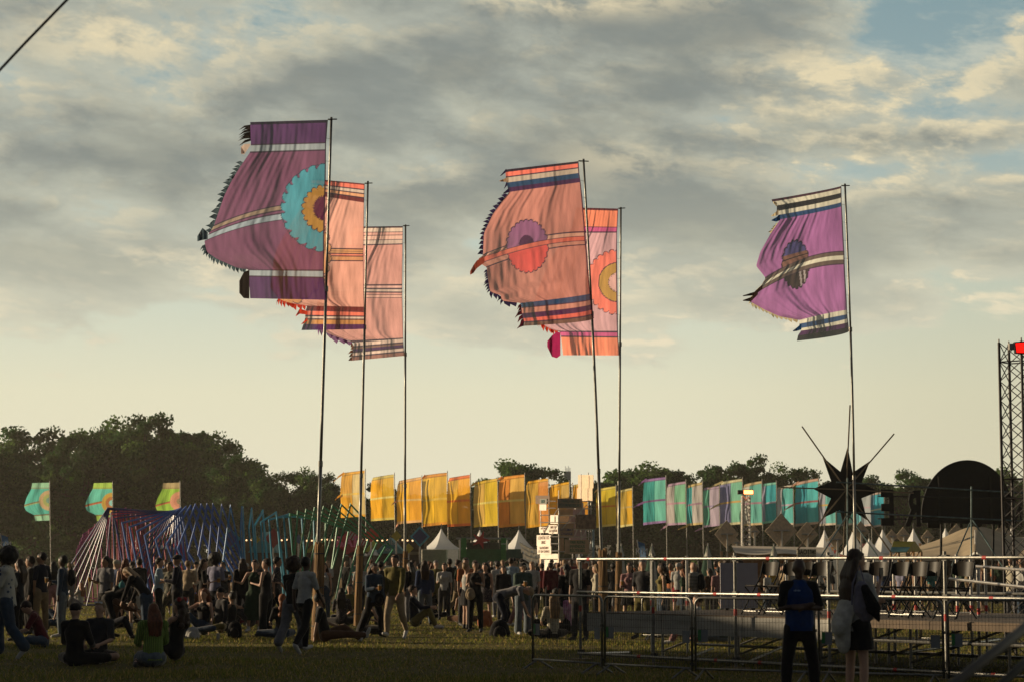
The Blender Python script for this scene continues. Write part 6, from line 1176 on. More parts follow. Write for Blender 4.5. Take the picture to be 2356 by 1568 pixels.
for a in PP + SEAT:
    px, Y, h, pn, yaw, top, tcl, bot, bcl, hair, hc, sk, lab, near, shoe, fem, mir = a
    T, J, s = person(px, Y, h, pn, yaw, top, tcl, bot, bcl, hair, hc, sk, lab, near, shoe, fem=bool(fem), mir=bool(mir)); made[lab] = (T, J, s, mir)
    if pn in ('cup', 'walkcup'): cup(local(T, J, s, J['rhd'] + J['f'] * .03 - Vector((0, 0, .05)), mir), 'cup held by the ' + ' '.join(lab.replace('seated ', '').split()[:12]), full='white' not in lab, h=.13)
# sunglasses, bow, cups on the grass, bags
T, J, s, mir = made['seated smiling person in grey t-shirt with white sunglasses on the head']
g = MB(); c = J['head'] + J['h'] * .10 + J['fd'] * .045
for k in (-1, 1): q = c + J['hr'] * .036 * k; g.tube([q - J['hr'] * .026, q + J['hr'] * .026], .017, 8)
g.tube([c - J['hr'] * .07, c + J['hr'] * .07], .006, 6); me = bpy.data.meshes.new('sunglasses'); me.from_pydata([tuple(v) for v in g.v], [], g.f)
o = bpy.data.objects.new('sunglasses', me); C.objects.link(o); me.materials.append(mat('white_plastic', (.6, .6, .6), .3)); o.location = T.location; o.rotation_euler = T.rotation_euler; o.scale = T.scale; tag(o, 'white sunglasses pushed up on the smiling seated person\'s head', 'sunglasses')
T, J, s, mir = made['seated person with long curly hair tied by a red bow']
g = MB(); c = J['head'] + J['h'] * .09 - J['fd'] * .07
for k in (-1, 1): cone(g, c, c + J['hr'] * .07 * k + J['h'] * .01, .02, .04)
me = bpy.data.meshes.new('hair_bow'); me.from_pydata([tuple(v) for v in g.v], [], g.f); o = bpy.data.objects.new('hair_bow', me); C.objects.link(o); me.materials.append(mat('red_velvet', (.25, .01, .01), .8)); o.parent = T; ORG[o] = ORG[T]
cup((X(502, 46.5), 46.5, 0), 'white plastic cup standing on the grass before the bearded person', False, .15)
for lab, k in (('person in denim shirt and pale jeans with cup and rucksack', 'black rucksack on the back of the denim shirt'), ('bald person in striped shirt with a rucksack', 'black rucksack on the back of the bald person'), ('person in black bending far over towards the right, small bag on back', 'small teal bag on the back of the bending person in black')):
    T, J, s, mir = made[lab]; p = local(T, J, s, J['chest'] - J['f'] * .19, mir)
    bag(0, p.y, p.z - .2, .28 if 'small' not in k else .2, .16, .4 if 'small' not in k else .25, cm('teal') if 'small' in k else cm('black'), k, x=p.x, rz=T.rotation_euler.z)
bag(1150, 48.6, 0, .50, .28, .26, cm('black'), 'big black rucksack lying on the grass under the bending person', strap=False)
bag(443, 47, 0, .34, .2, .2, cm('white'), 'white cloth bag lying on the grass left of the bearded person', 'tote_bag', False)
bag(540, 47.5, 0, .34, .2, .36, cm('black'), 'black rucksack lying right of the seated bearded person')
bag(1116, 56, 0, .42, .25, .4, cm('orange'), 'rust red bag on the grass right of the bare-backed person')
bag(196, 46, .0, .26, .18, .22, cm('denim'), 'blue bag on the grass behind the seated cap wearer', 'tote_bag', False)
T, J, s, mir = made['person in black vest top with a pale bag slung across']; p = local(T, J, s, J['pel'] + J['f'] * .17 + Vector((.1, 0, .02))); bag(0, p.y, p.z - .1, .26, .1, .17, cm('beige'), 'beige belt bag worn by the person in black vest top', 'belt_bag', False, x=p.x)
T, J, s, mir = made['person in denim jacket with long dark hair walking with a cup']; p = local(T, J, s, J['pel'] + J['f'] * .17 + Vector((-.05, 0, 0))); bag(0, p.y, p.z - .1, .26, .1, .17, cm('black'), 'black belt bag worn over the denim jacket', 'belt_bag', False, x=p.x)
# --- far crowd
LM = [(0, 'at the far left edge'), (70, 'below the first far-left flag'), (140, 'between the first two far-left flags'), (205, 'below the second far-left flag'), (300, 'behind the navy frames'), (380, 'below the lime green flag'), (450, 'behind the blue frames'), (540, 'behind the edge-on teal frame'), (620, 'behind the teal frames'), (700, 'behind the tall purple flag pole'), (770, 'under the green frames'), (830, 'below the first yellow flag'), (880, 'below the second yellow flag'), (940, 'below the third yellow flag'), (1000, 'in front of the corrugated hut'), (1060, 'below the left green banner'), (1110, 'below the red star sign'), (1160, 'below the right green banner'), (1220, 'left of the cardboard tower'), (1290, 'in front of the cardboard tower'), (1350, 'right of the cardboard tower'), (1405, 'behind the right reed wraps'), (1460, 'left of the blue feather flag'), (1510, 'behind the second rail post'), (1580, 'left of the middle parasol'), (1660, 'behind the pale grey board'), (1730, 'behind the first chair'), (1800, 'in front of the canopy bar'), (1860, 'below the BAO sign'), (1930, 'below the black star'), (2000, 'left of the yellow roof'), (2080, 'below the yellow roof'), (2150, 'below the dome sign'), (2220, 'below the peak of the tan tent'), (2290, 'left of the truss tower'), (2340, 'at the far right edge')]
tops = ['black', 'white', 'navy', 'grey', 'denim', 'khaki', 'green', 'red', 'orange', 'pink', 'cream', 'brown', 'lavender', 'teal', 'yellow', 'charcoal', 'beige', 'maroon', 'blue', 'olive']
fars = [('stand', 'tee', 'trousers', 'short', 0), ('relax', 'tee', 'trousers', 'longw', 1), ('cup', 'long', 'trousers', 'short', 0), ('pocket', 'jacket', 'trousers', 'short', 0), ('hip', 'tank', 'skirt', 'long', 1), ('walk', 'tee', 'shorts', 'cap', 0), ('cups', 'tee', 'dress', 'bun', 1), ('relax', 'loose', 'wide', 'curly', 1), ('stand', 'long', 'trousers', 'bald', 0), ('walkcup', 'tee', 'trousers', 'afro', 0)]
fmesh = []
for pn, tp, bt, hr_, fm in fars:
    ms = figure_meshes(pn, tp, bt, hr_, 0, False, bool(fm)); V_ = []; Fc = []; Mi = []; o_ = 0
    for i, k in enumerate(('body', 'top', 'bottom', 'hair')):
        if k not in ms: continue
        me = ms[k]; vs = np.empty(len(me.vertices) * 3, 'f4'); me.vertices.foreach_get('co', vs); V_.append(vs.reshape(-1, 3)); 
        for p in me.polygons: Fc.append([v + o_ for v in p.vertices]); Mi.append(i)
        o_ += len(me.vertices)
    me = bpy.data.meshes.new('person'); me.from_pydata(np.vstack(V_).tolist(), [], Fc); me.polygons.foreach_set('material_index', Mi); me.polygons.foreach_set('use_smooth', [True] * len(Fc))
    for k in range(4): me.materials.append(SK['w'])
    fmesh.append((me, hr_))
used = set(); rr = random.Random(11); nfar = 0
def far_person(px, Y, h=None):
    global nfar
    lm = min(LM, key=lambda q: abs(q[0] - px))[1]; fi = rr.randrange(len(fmesh)); me, hr_ = fmesh[fi]
    for _ in range(60):
        t = rr.choice(['black'] * 3 + ['white'] * 2 + ['navy', 'charcoal'] + tops); hc = rr.choice(['black', 'brown', 'dark', 'blond', 'brown', 'red'])
        if (t, lm) not in used: break
    lab = 'far-off person in %s top %s' % (t, lm)
    if (t, lm) in used: lab = 'far-off person in %s top and %s hair %s' % (t, hc, lm)
    used.add((t, lm)); o = bpy.data.objects.new('person', me); C.objects.link(o); o.location = (X(px, Y), Y, 0); o.rotation_euler.z = rr.uniform(0, 6.28); s = (h or rr.uniform(1.58, 1.86)) / 1.75; o.scale = (s, s, s)
    for i, m in enumerate((SK[rr.choice('wwmmd')], cm(t), cm(rr.choice(['black', 'navy', 'denim', 'charcoal', 'grey', 'khaki', 'palejeans'])), cm(hc, True) if hr_ != 'cap' else cm(rr.choice(['black', 'white', 'navy'])))):
        o.material_slots[i].link = 'OBJECT'; o.material_slots[i].material = m
    tag(o, lab, 'person', 'far crowd across the field'); nfar += 1
for i in range(36):   # thin on the left, in front of the frames
    far_person(rr.uniform(10, 830), rr.uniform(66, 84) if rr.random() < .3 else rr.uniform(98, 128))
for i in range(95):
    far_person(rr.uniform(840, 1340), 76 + 62 * rr.random() ** .9)
for i in range(56):
    far_person(rr.uniform(1340, 1960), 66 + 62 * rr.random() ** .8)
for i in range(34):
    far_person(rr.uniform(1960, 2370), 56 + 46 * rr.random())
# ---------------------------------------------------------------- star, letters, dome
dk = mat('black_ply', (.010, .010, .009), .8, var=.2); batten = mat('pale_batten', (.28, .21, .13), .7)
sn = thing('star_sign', 'black eight-pointed star with long wooden battens, seen from behind', 'sign', (X(1948, 65), 65, 0)); Y = 65
tips = [(1950.5, 1027), (2002, 1059), (2023, 1129), (1995, 1195), (1942.5, 1219), (1892, 1191), (1871, 1123), (1893, 1050)]; inn = [(1962, 1086), (1982, 1110), (1982, 1145), (1962, 1174), (1933, 1172), (1912, 1145), (1913, 1107), (1934, 1084)]
q = []
for a, b in zip(tips, inn): q += [P(*a, Y), P(*b, Y)]
obj('star_panel', MB().prism(q, (0, .05, 0)), dk, sn)
ends = [(1955.6, 931), (2057, 997), (2102, 1133), (2051, 1271), (1940, 1275), (1834, 1264), (1795, 1120), (1845, 980)]
for a, t_ in zip(ends, tips):
    p, q2 = P(1947, 1125, Y - .05), P(*a, Y - .06); d = (q2 - p).normalized(); w = d.cross(Vector((0, 1, 0))) * .02
    obj('batten', MB().add([p - w, p + w, q2 + w, q2 - w] + [v + Vector((0, -.03, 0)) for v in (p - w, p + w, q2 + w, q2 - w)], [(0, 1, 2, 3), (4, 5, 6, 7), (0, 1, 5, 4), (1, 2, 6, 5), (2, 3, 7, 6), (3, 0, 4, 7)]), batten, sn)
dks = mat('painted_tube', (.10, .15, .15), .55, .3, var=.3, scale=6)
ss = thing('sign_scaffold', 'scaffold stand of tubes holding the reversed letters and the star', 'scaffold', (X(1950, 64.6), 64.6, 0)); Y = 64.6
for x, yt in ((1950, 1098), (2235, 1118)): obj('upright', MB().tube([(X(x, Y), Y, 0), P(x, yt, Y)], .024, 8), dks, ss)
for y0, y1 in ((1108, 1137), (1176, 1201)): obj('ledger', MB().tube([P(1924, y0, Y - .08), P(2420, y1, Y - .08)], .024, 8), dks, ss)
for p, q2 in (((1949, 1185), (1886, 1283)), ((1954, 1185), (2028, 1290)), ((2238, 1195), (2320, 1322)), ((2232, 1202), (2190, 1300))): obj('brace', MB().tube([P(*p, Y - .1), P(*q2, Y - .9)], .022, 7), dks, ss)
ls = thing('letter_sign', 'tall black letters reading backwards beside the dark dome', 'sign', (X(2070, 66), 66, 0)); Y = 66
def letter(ch, x0, x1, y0, y1, Y, T, m):
    me = text_mesh(ch, 1., .035, .035); xs = [v.co.x for v in me.vertices]; ys = [v.co.y for v in me.vertices]; a, b = P(x0, y1, Y), P(x1, y0, Y)
    me.transform(Matrix.Translation(-Vector(((min(xs) + max(xs)) / 2, (min(ys) + max(ys)) / 2, 0)))); me.transform(Matrix.Translation((a + b) / 2 - ORG[T]) @ Matrix.Rotation(math.pi / 2, 4, 'X') @ Matrix.Diagonal((-(b.x - a.x) / (max(xs) - min(xs)), (b.z - a.z) / (max(ys) - min(ys)), 1, 1))); me.flip_normals(); me.name = 'letter'; link('letter', me, m, T)
letter('E', 2027, 2055, 1125, 1208, Y, ls, dk); letter('R', 2082, 2117, 1127, 1210, Y, ls, dk)
for ch, x0, x1 in (('L', 2134, 2162), ('A', 2186, 2214), ('U', 2236, 2262), ('T', 2276, 2292), ('A', 2296, 2318), ('N', 2330, 2350)): letter(ch, x0, x1, 1150, 1213, 70.4, ls, dk)
for y in (1140, 1192): obj('rail', MB().tube([P(2020, y, 66.1), P(2400, y + 6, 70.5)], .02, 6), dk, ls)
dm = thing('dome_sign', 'big dark half-round sign panel seen from behind', 'sign', (X(2226, 70), 70, 0)); Y = 70; q = []
for k in range(33): a = math.pi * k / 32; q.append(P(2226 + 106 * math.cos(a), 1190 - 133 * math.sin(a) ** .92, Y))
q += [P(2120, 1201, Y), P(2332, 1206, Y)]; obj('panel', MB().prism(q, (0, .1, 0)), dk, dm)
for x in (2166, 2286): obj('frame_strut', MB().box((X(x, Y), Y - .06, (P(0, 1100, Y).z + P(0, 1200, Y).z) / 2), (.06, .06, 1.55)), mat('strut_dark', (.018, .017, .015), .8), dm)
for x in (2166, 2286): obj('leg', MB().tube([(X(x, Y), Y + .2, 0), P(x, 1195, Y + .2)], .04, 6), dk, dm)
# ---------------------------------------------------------------- truss tower, right edge
tr = thing('truss_tower', 'black lattice truss tower with a red light at the right edge', 'tower', (X(2353, 38), 38, 0)); Y = 38; blkm = mat('black_truss', (.016, .012, .012), .45, .3)
cx = X(2353, Y); a0 = Vector((cx, Y, 0)); top = P(2353, 788, Y).z; cs = [Vector((.30 * math.cos(math.radians(a)), .30 * math.sin(math.radians(a)), 0)) for a in (188, 278, 8, 98)]
for c in cs: obj('chord', MB().tube([a0 + c, a0 + c + Vector((0, 0, top))], .0255, 8), blkm, tr)
lat = MB(); nseg = 16
for i in range(nseg):
    z0, z1 = top * i / nseg, top * (i + 1) / nseg
    for k in range(4):
        c1, c2 = cs[k], cs[(k + 1) % 4]; lat.tube([a0 + c1 + Vector((0, 0, z0)), a0 + c2 + Vector((0, 0, z1))], .009, 5); lat.tube([a0 + c2 + Vector((0, 0, z0)), a0 + c1 + Vector((0, 0, z1))], .009, 5)
        if i in (0, 8, 9, 15): lat.tube([a0 + c1 + Vector((0, 0, z0)), a0 + c2 + Vector((0, 0, z0))], .012, 5)
obj('lattice', lat, blkm, tr)
for c in cs: obj('pin', MB().tube([a0 + c + Vector((0, 0, top)), a0 + c + Vector((0, 0, top + .06))], .014, 6), alu, tr)
rl = thing('stage_light', 'rectangular red light lit at the top of the truss tower', 'lamp', tuple(P(2352, 800, 37.6))); Y = 37.6
obj('housing', MB().prism([P(2334, 786, Y), P(2380, 783, Y), P(2380, 814, Y), P(2337, 812, Y)], (0, .12, 0)), blkm, rl); obj('lit_face', MB().prism([P(2337, 789, Y - .02), P(2376, 786, Y - .02), P(2376, 811, Y - .02), P(2340, 810, Y - .02)], (0, .015, 0)), mat('red_glow', (1, .008, .004), emis=1.5), rl)
obj('clamp', MB().box(P(2327, 797, Y), (.09, .1, .11)), mat('grey_clamp', (.3, .28, .25), .6), rl)
# ---------------------------------------------------------------- platform
U_ = Vector((.605, -.796, 0)); N_ = Vector((.796, .605, 0))
def eY(px): return 28.95 / (.76 + (px - 1178) / F)
def eP(px, back=0., z=0.): Y = eY(px); return Vector((X(px, Y, 0), Y, z)) + N_ * back
pf = thing('stage_platform', 'low scaffold platform with grey boarded front edge', 'platform', tuple(eP(1341)))
deckm = mat('deck_ply', (.11, .075, .045), .8, var=.3, scale=3); fasc = mat('fascia_board', (.30, .29, .26), .75, var=.18, scale=2, stretch=(1, 1, 4))
A0 = eP(1341, .12); B0_ = A0 + U_ * 11.5
for k in range(6):
    a = A0 + U_ * (11.5 * k / 6) ; b = A0 + U_ * (11.5 * (k + 1) / 6 - .015)
    for j in range(3):
        c, d = a + N_ * (1.6 * j), b + N_ * (1.6 * j); e = N_ * 1.585
        obj('deck_board', MB().prism([c + Vector((0, 0, .76)), d + Vector((0, 0, .76)), d + e + Vector((0, 0, .76)), c + e + Vector((0, 0, .76))], (0, 0, .06)), deckm, pf)
    if k < 3: obj('front_board', MB().prism([a + Vector((0, 0, .50)), b + Vector((0, 0, .50)), b + Vector((0, 0, .80)), a + Vector((0, 0, .80))], -N_ * .02), fasc, pf)
    else: obj('edge_beam', MB().prism([a + Vector((0, 0, .70)), b + Vector((0, 0, .70)), b + Vector((0, 0, .81)), a + Vector((0, 0, .81))], -N_ * .02), deckm, pf); obj('edge_tube', MB().tube([a + Vector((0, 0, .52)), b + Vector((0, 0, .52))], .024, 8), steel, pf)
for j in range(4):
    for k in range(7):
        p = A0 + U_ * (11.5 * k / 6) + N_ * (1.58 * j + .1); 
        if j: obj('leg', MB().tube([p, p + Vector((0, 0, .76))], .024, 8), alu, pf)
        if j < 3 and k < 6 and j: obj('brace', MB().tube([p + Vector((0, 0, .12)), p + U_ * 1.9 + Vector((0, 0, .68))], .018, 6), alu, pf)
red = mat('red_tape', (.42, .02, .012), .6); coup = mat('coupler', (.05, .05, .045), .5, .6); pad = mat('base_pad', (.22, .16, .09), .9)
PX = [1341, 1509, 1699, 1915, 2185, 2480]; rp = [eP(p, -.05) for p in PX]
rg = thing('guard_rail', 'scaffold guard rail with red tape bands along the platform front', 'railing', tuple(rp[0]))
for i, p in enumerate(rp):
    obj('post', MB().tube([p, p + Vector((0, 0, 1.80))], .0255, 10), steel, rg); obj('base_pad', MB().box(p + Vector((0, 0, .02)), (.42, .22, .04), rz=-.9), pad, rg)
    for z in (.15, 1.16, 1.71): obj('coupler', MB().box(p + Vector((.01, -.03, z)), (.085, .085, .085), rz=-.9), coup, rg)
    obj('red_band', MB().tube([p + Vector((0, 0, .83)), p + Vector((0, 0, .93))], .0275, 10), red, rg)
for i in range(5):
    a, b = rp[i], rp[i + 1]; o_ = -N_ * .055
    for z, r in ((.13, .024), (1.16, .0245), (1.71, .0245)):
        obj('rail', MB().tube([a + o_ + Vector((0, 0, z)), b + o_ + Vector((0, 0, z))], r, 10), steel, rg)
        t_ = (.16, .2, .4, .5, .35)[i] if z > 1.5 else (.85, .8, .3, .6, .4)[i]; c = a.lerp(b, t_) + o_ + Vector((0, 0, z)); e = (b - a).normalized() * .035; obj('red_band', MB().tube([c - e, c + e], r * 1.12, 10), red, rg)
# rear and inner scaffold
rs = thing('rear_scaffold', 'scaffold uprights and rails behind the chairs', 'scaffold', tuple(eP(1582, 5.2)))
for px, bk, zt_ in ((1500, 5.0, 1.75), (1582, 5.2, 1.78), (1812, 4.6, 1.72), (1886, 5.2, 1.75), (2016, 4.4, 1.72), (2060, 5.2, 1.74), (2110, 5.4, 1.76), (2206, 4.8, 1.78), (2238, 5.3, 1.7), (2255, 3.2, 1.55), (2272, 5.6, 1.74)):
    Y = eY(px) + bk; p = Vector((X(px, Y), Y, 0)); obj('upright', MB().tube([p, p + Vector((0, 0, zt_))], .0245, 8), alu, rs); obj('red_band', MB().tube([p + Vector((0, 0, .86)), p + Vector((0, 0, .96))], .0265, 8), red, rs)
for z, bk, m in ((1.14, 5.0, steel), (.22, 2.6, steel), (.12, 4.6, alu), (.30, 5.4, steel)):
    a, b = eP(1341, bk, z), eP(1341, bk, z) + U_ * 11; obj('ledger', MB().tube([a, b], .024, 8), m, rs)
for p, q2 in (((2185, 1330, 31), (2380, 1352, 29)), ((2200, 1298, 33), (2380, 1312, 30)), ((2190, 1368, 32), (2400, 1378, 31)), ((1500, 1545, 36.5), (1640, 1490, 38)), ((1700, 1530, 34.5), (1840, 1470, 37)), ((1450, 1500, 37), (1340, 1502, 38.5)), ((2080, 1500, 33), (2300, 1470, 36))):
    obj('brace', MB().tube([P(*p), P(*q2)], .022, 8), alu, rs)
bd = thing('display_board', 'blank pale grey board standing at the back of the platform', 'board', (X(1702, 38), 38, .82)); Y = 38
obj('board', MB().box((X(1702, Y), Y, 1.25), (.66, .06, .80)), mat('grey_laminate', (.34, .32, .33), .6, var=.04), bd)
for x in (1672, 1732): obj('foot', MB().box((X(x, Y), Y, .84), (.05, .4, .04)), blkm, bd)
# ---------------------------------------------------------------- folding chairs
cmet = mat('chair_tube', (.012, .012, .012), .35, .5); cpl = mat('chair_plastic', (.016, .013, .010), .38, 0, var=.1, spec=.06)
ch0 = None
for i, (px, lab) in enumerate([(1775, 'first black folding chair from the left, standing alone'), (1826, 'black folding chair hidden behind the guard in blue'), (1868, 'black folding chair just right of the guard in blue'), (1896, 'black folding chair left of the fourth rail post'), (1992, 'black folding chair beside the long-haired person'), (2027, 'black folding chair right of the long-haired person'), (2080, 'black folding chair, left one of the overlapping trio'), (2116, 'black folding chair, nearest one of the overlapping trio'), (2146, 'black folding chair, rear one of the overlapping trio'), (2221, 'last black folding chair, right of the fifth rail post')]):
    bk = 1.9 + (.5 if px in (1868, 1992, 2080, 2146) else 0); Y = eY(px) + bk; loc = Vector((X(px - 26, Y, 1.), Y, .822)); rz = math.radians(127 + (i * 37 % 7) - 3)
    if ch0 is None:
        T = thing('folding_chair', lab, 'chair', (0, 0, 0), 'black folding chairs on the platform'); ch0 = T
        for s in (-1, 1):
            obj('front_leg', MB().tube([(.20 * s, -.25, .84), (.205 * s, -.19, .60), (.21 * s, .22, .0)], .0125, 8), cmet, T); obj('rear_leg', MB().tube([(.185 * s, .16, .44), (.19 * s, -.28, .0)], .0115, 8), cmet, T)
        obj('cross_bar', MB().tube([(-.21, .18, .05), (.21, .18, .05)], .009, 6), steel, T); obj('cross_bar', MB().tube([(-.19, -.22, .09), (.19, -.22, .09)], .009, 6), cmet, T)
        def bkf(u, v, off=0.):
            x = (u - .5) * .42; yv = -.215 - .05 * (1 - (2 * u - 1) ** 2) - .03 * v + off; z = .62 + .22 * v; k = abs(2 * u - 1) ** 5; z += (.05 * k if v < .5 else -.05 * k) * abs(2 * v - 1); return (x, yv, z)
        m = MB(); m.grid(lambda u, v: bkf(u, v), 18, 8); n0 = len(m.v); m.grid(lambda u, v: bkf(u, v, -.012), 18, 8)
        o = obj('backrest', m, cpl, T, smooth=True); s_ = MB(); ring = [(math.copysign(abs(math.cos(a)) ** .45, math.cos(a)) * .20, math.copysign(abs(math.sin(a)) ** .45, math.sin(a)) * .195, .44 + .012 * math.sin(a)) for a in [6.2832 * k / 28 for k in range(28)]]; s_.prism(ring, (0, 0, .018)); obj('seat', s_, cpl, T)
        T.location = loc; T.rotation_euler.z = rz
    else: copy_tree(ch0, loc, rz, label=lab)
# ---------------------------------------------------------------- crowd barriers
def make_barrier(lab, grp):
    T = thing('crowd_barrier', lab, 'barrier', (0, 0, 0), grp); L = 1.88
    rc = .10; pts = [(0, 0, .12), (0, 0, 1.15 - rc)] + [(rc - rc * math.cos(a), 0, 1.15 - rc + rc * math.sin(a)) for a in (.4, .8, 1.2, 1.57)] + [(L - rc, 0, 1.15)] + [(L - rc + rc * math.sin(a), 0, 1.15 - rc + rc * math.cos(a)) for a in (.4, .8, 1.2, 1.57)] + [(L, 0, .12)]
    obj('tube_frame', MB().tube(pts, .0185, 10), steel, T, smooth=True); obj('bottom_tube', MB().tube([(0, 0, .16), (L, 0, .16)], .0165, 10), steel, T, smooth=True)
    m = MB()
    for k in range(1, 38): x = L * k / 38; m.tube([(x, 0, .16), (x, 0, 1.15)], .0028, 4, False)
    for k in range(1, 9): z = .16 + .99 * k / 9; m.tube([(0, .004, z), (L, .004, z)], .003, 4, False)
    obj('wire_mesh', m, mat('mesh_wire', (.08, .075, .065), .5, .6), T)
    for x in (.14, L - .14):
        obj('foot', MB().tube([(x, -.28, .015), (x, -.02, .15), (x, .02, .15), (x, .28, .015)], .016, 8), steel, T)
    pl = mat('plate_grey', (.16, .17, .18), .6); gp = mat('plate_green', (.02, .17, .04), .6)
    obj('plate', MB().box((.13, -.012, .62), (.16, .008, .17)), pl, T); obj('green_tag', MB().box((.075, -.019, .63), (.05, .005, .15)), gp, T); obj('plate', MB().box((L - .11, -.012, .60), (.14, .008, .17)), pl, T)
    obj('hook', MB().box((L + .01, 0, .22), (.06, .05, .035)), coup, T); obj('hook', MB().box((L + .01, 0, .72), (.05, .04, .035)), coup, T)
    return T
nodes = [(1226, 33.4), (1392, 31.8), (1601, 30.3), (1886, 29.3), (2184, 28.45), (2500, 27.9)]; g1 = 'mesh crowd barriers in front of the platform'
labs = ['first mesh barrier from the left, ending the line', 'second mesh barrier, between the first two green tags', 'third mesh barrier, left of the guard in blue', 'fourth mesh barrier, behind the guard and the long-haired person', 'last mesh barrier at the right edge']
b0 = None
for i in range(5):
    a = Vector((X(nodes[i][0], nodes[i][1]), nodes[i][1], 0)); b = Vector((X(nodes[i + 1][0], nodes[i + 1][1]), nodes[i + 1][1], 0)); d = b - a; rz = math.atan2(d.y, d.x); sc_ = (d.length - .07) / 1.88
    if b0 is None: b0 = make_barrier(labs[0], g1); b0.location = a; b0.rotation_euler.z = rz; b0.scale = (sc_, 1, 1)
    else: copy_tree(b0, a, rz, (sc_, 1, 1), label=labs[i])
g2 = 'barriers standing in the crowd behind the platform'
for i, (px, Y, lab) in enumerate([(1478, 46, 'low barrier behind the platform, left one'), (1690, 45.2, 'low barrier behind the platform, middle one'), (1905, 44.5, 'low barrier behind the platform, right one'), (2120, 44, 'low barrier behind the overlapping chairs')]):
    copy_tree(b0, Vector((X(px, Y), Y, 0)), -.25, (1, 1, .82), label=lab, group=g2)
# ---------------------------------------------------------------- guard and long-haired person
T, J, s = person(1842, 25.2, 1.67, 'crossed', 188, 'tee', 'black', 'trousers', 'black', 'bald', 'dark', 'd', 'bald guard in blue vest with folded arms behind the barriers', 2, 'b')
m = MB(); r = Vector((1, 0, 0)); cone(m, J['pel'] - Vector((0, 0, .12)), J['waist'], .188, .178, r, .80, 14); cone(m, J['waist'], J['chest'], .178, .188, r, .72, 14); cone(m, J['chest'], J['chest'].lerp(J['neck'], .45), .188, .15, r, .72, 14)
for q_ in (-1, 1): cone(m, J['chest'] + J['t'] * .05 + r * .08 * q_, J['neck'] + r * .09 * q_ - J['t'] * .03, .075, .05)
me = hem(skin(m, .014, 3, name='vest'), J['pel'] - Vector((0, 0, .06)), Vector((0, 0, 1))); me.materials.append(cm('royal')); o = bpy.data.objects.new('vest', me); C.objects.link(o); o.parent = T; ORG[o] = ORG[T]
mk = MB()
for k, w_ in enumerate((.010, .013, .009, .014, .011)): mk.box(J['chest'] + Vector((.105 - .018 * k, .158, .07 + .002 * (k % 2))), (w_, .003, .018 + .004 * (k % 2)))
me = bpy.data.meshes.new('chest_mark'); me.from_pydata(mk.v, [], mk.f); me.materials.append(mat('pale_print', (.25, .35, .5), .7)); o = bpy.data.objects.new('chest_mark', me); C.objects.link(o); o.parent = T; ORG[o] = ORG[T]
T, J, s = person(1972, 24.3, 1.76, 'phone', -62, 'loose', 'white', 'skirt', 'black', 'longw', 'brown', 'w', 'long-haired person in white shirt and black skirt with a phone at the face', 2, 'b', fem=True)
m = MB(); c = J['head']
for k in range(9):
    q_ = (k - 4) / 4; a = c - J['fd'] * .06 + J['hr'] * .07 * q_; b = J['chest'] - J['f'] * (.16 - .03 * q_ * q_) + Vector((.10 * q_, 0, .02)); d = J['waist'] - J['f'] * .16 + Vector((.08 * q_, 0, -.04 * (k % 3))); cone(m, a, b, .04, .034); cone(m, b, d, .034, .012)
me = skin(m, .012, 2, name='hair'); me.materials.append(cm('brown', True)); o = bpy.data.objects.new('long_hair', me); C.objects.link(o); o.parent = T; ORG[o] = ORG[T]
# loose shirt tail hanging behind
m = MB(); cone(m, J['chest'] - J['f'] * .07, J['pel'] - J['f'] * .20, .13, .16, (1, 0, 0), .5, 14); cone(m, J['pel'] - J['f'] * .20, J['pel'] - J['f'] * .18 - Vector((0, 0, .22)), .16, .13, (1, 0, 0), .35, 14)
me = skin(m, .014, 3, name='shirt_tail'); me.materials.append(cm('white')); o = bpy.data.objects.new('shirt_tail', me); C.objects.link(o); o.parent = T; ORG[o] = ORG[T]
ph = local(T, J, s, J['rhd']); pt = thing('phone', 'dark phone held to the face of the long-haired person', 'phone', tuple(ph)); obj('case', MB().box(ph + Vector((.01, 0, .05)), (.075, .012, .15), rz=.9), blkm, pt)
Y = 23.85; q_ = mat('quilted_cloth', (.13, .12, .16), .85, bump=1., bscale=16); bgq = thing('quilted_bag', 'grey quilted shoulder bag hanging behind the long-haired person', 'bag', tuple(P(1992, 1420, Y))); m = MB()
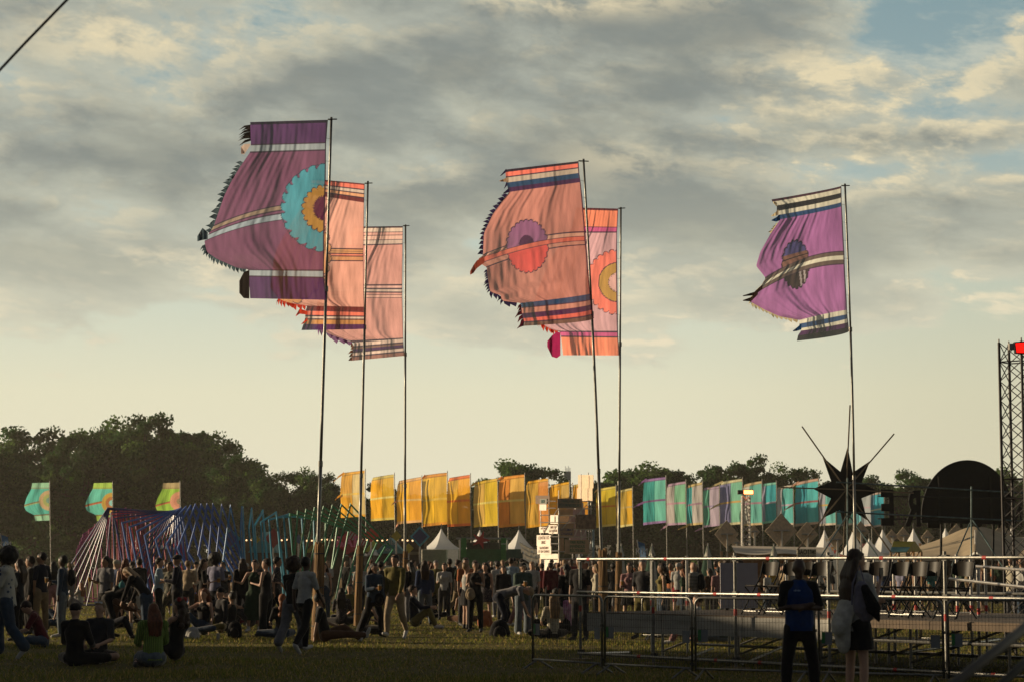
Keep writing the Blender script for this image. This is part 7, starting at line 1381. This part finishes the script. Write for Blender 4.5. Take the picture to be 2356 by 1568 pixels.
cone(m, P(1982, 1352, Y), P(1990, 1396, Y), .085, .135, (1, 0, 0), .6, 16); cone(m, P(1990, 1396, Y), P(1993, 1410, Y), .135, .10, (1, 0, 0), .6, 16); me = skin(m, .014, 3, name='bag_body'); me.transform(Matrix.Translation(-ORG[bgq])); link('bag_body', me, q_, bgq)
obj('strap', MB().tube([P(1960, 1390, Y), P(1962, 1340, Y), P(1978, 1300, Y + .1), P(1990, 1345, Y)], .012, 7), q_, bgq)
jk = thing('jacket', 'black jacket draped over the quilted bag', 'jacket', tuple(P(2010, 1430, Y))); m = MB(); cone(m, P(1990, 1352, Y - .12), P(2010, 1398, Y - .1), .05, .085, (1, 0, 0), .5, 12); cone(m, P(2010, 1398, Y - .1), P(2022, 1428, Y - .08), .085, .018, (1, 0, 0), .5, 12); me = skin(m, .013, 3, name='jacket'); me.transform(Matrix.Translation(-ORG[jk])); link('folded_cloth', me, cm('black'), jk)
bpy.data.objects.remove(_tmp)
# ---------------------------------------------------------------- near handrail, bottom right
hr = thing('handrail', 'out of focus handrail close to the camera, bottom right corner', 'railing', tuple(P(2200, 1600, 8))); hm = mat('near_tube', (.10, .09, .075), .6, .2)
obj('upper_tube', MB().tube([P(2110, 1640, 7.6), P(2440, 1378, 8.6)], .021, 14), hm, hr, smooth=True); obj('lower_tube', MB().tube([P(2180, 1680, 7.7), P(2480, 1418, 8.7)], .017, 14), mat('near_tube_dark', (.04, .038, .03), .7, .1), hr, smooth=True)
# ---------------------------------------------------------------- haze over the field
hz = MB().box((0, 140, 11), (420, 330, 24)); ho = obj('haze', hz, None, kind='stuff'); hmt = bpy.data.materials.new('haze'); hmt.use_nodes = True; t = hmt.node_tree; t.nodes.clear()
pv = t.nodes.new('ShaderNodeVolumePrincipled'); pv.inputs['Color'].default_value = (.95, .88, .74, 1); pv.inputs['Density'].default_value = .00027; pv.inputs['Anisotropy'].default_value = .35; oo = t.nodes.new('ShaderNodeOutputMaterial'); t.links.new(pv.outputs[0], oo.inputs['Volume']); ho.data.materials.append(hmt)
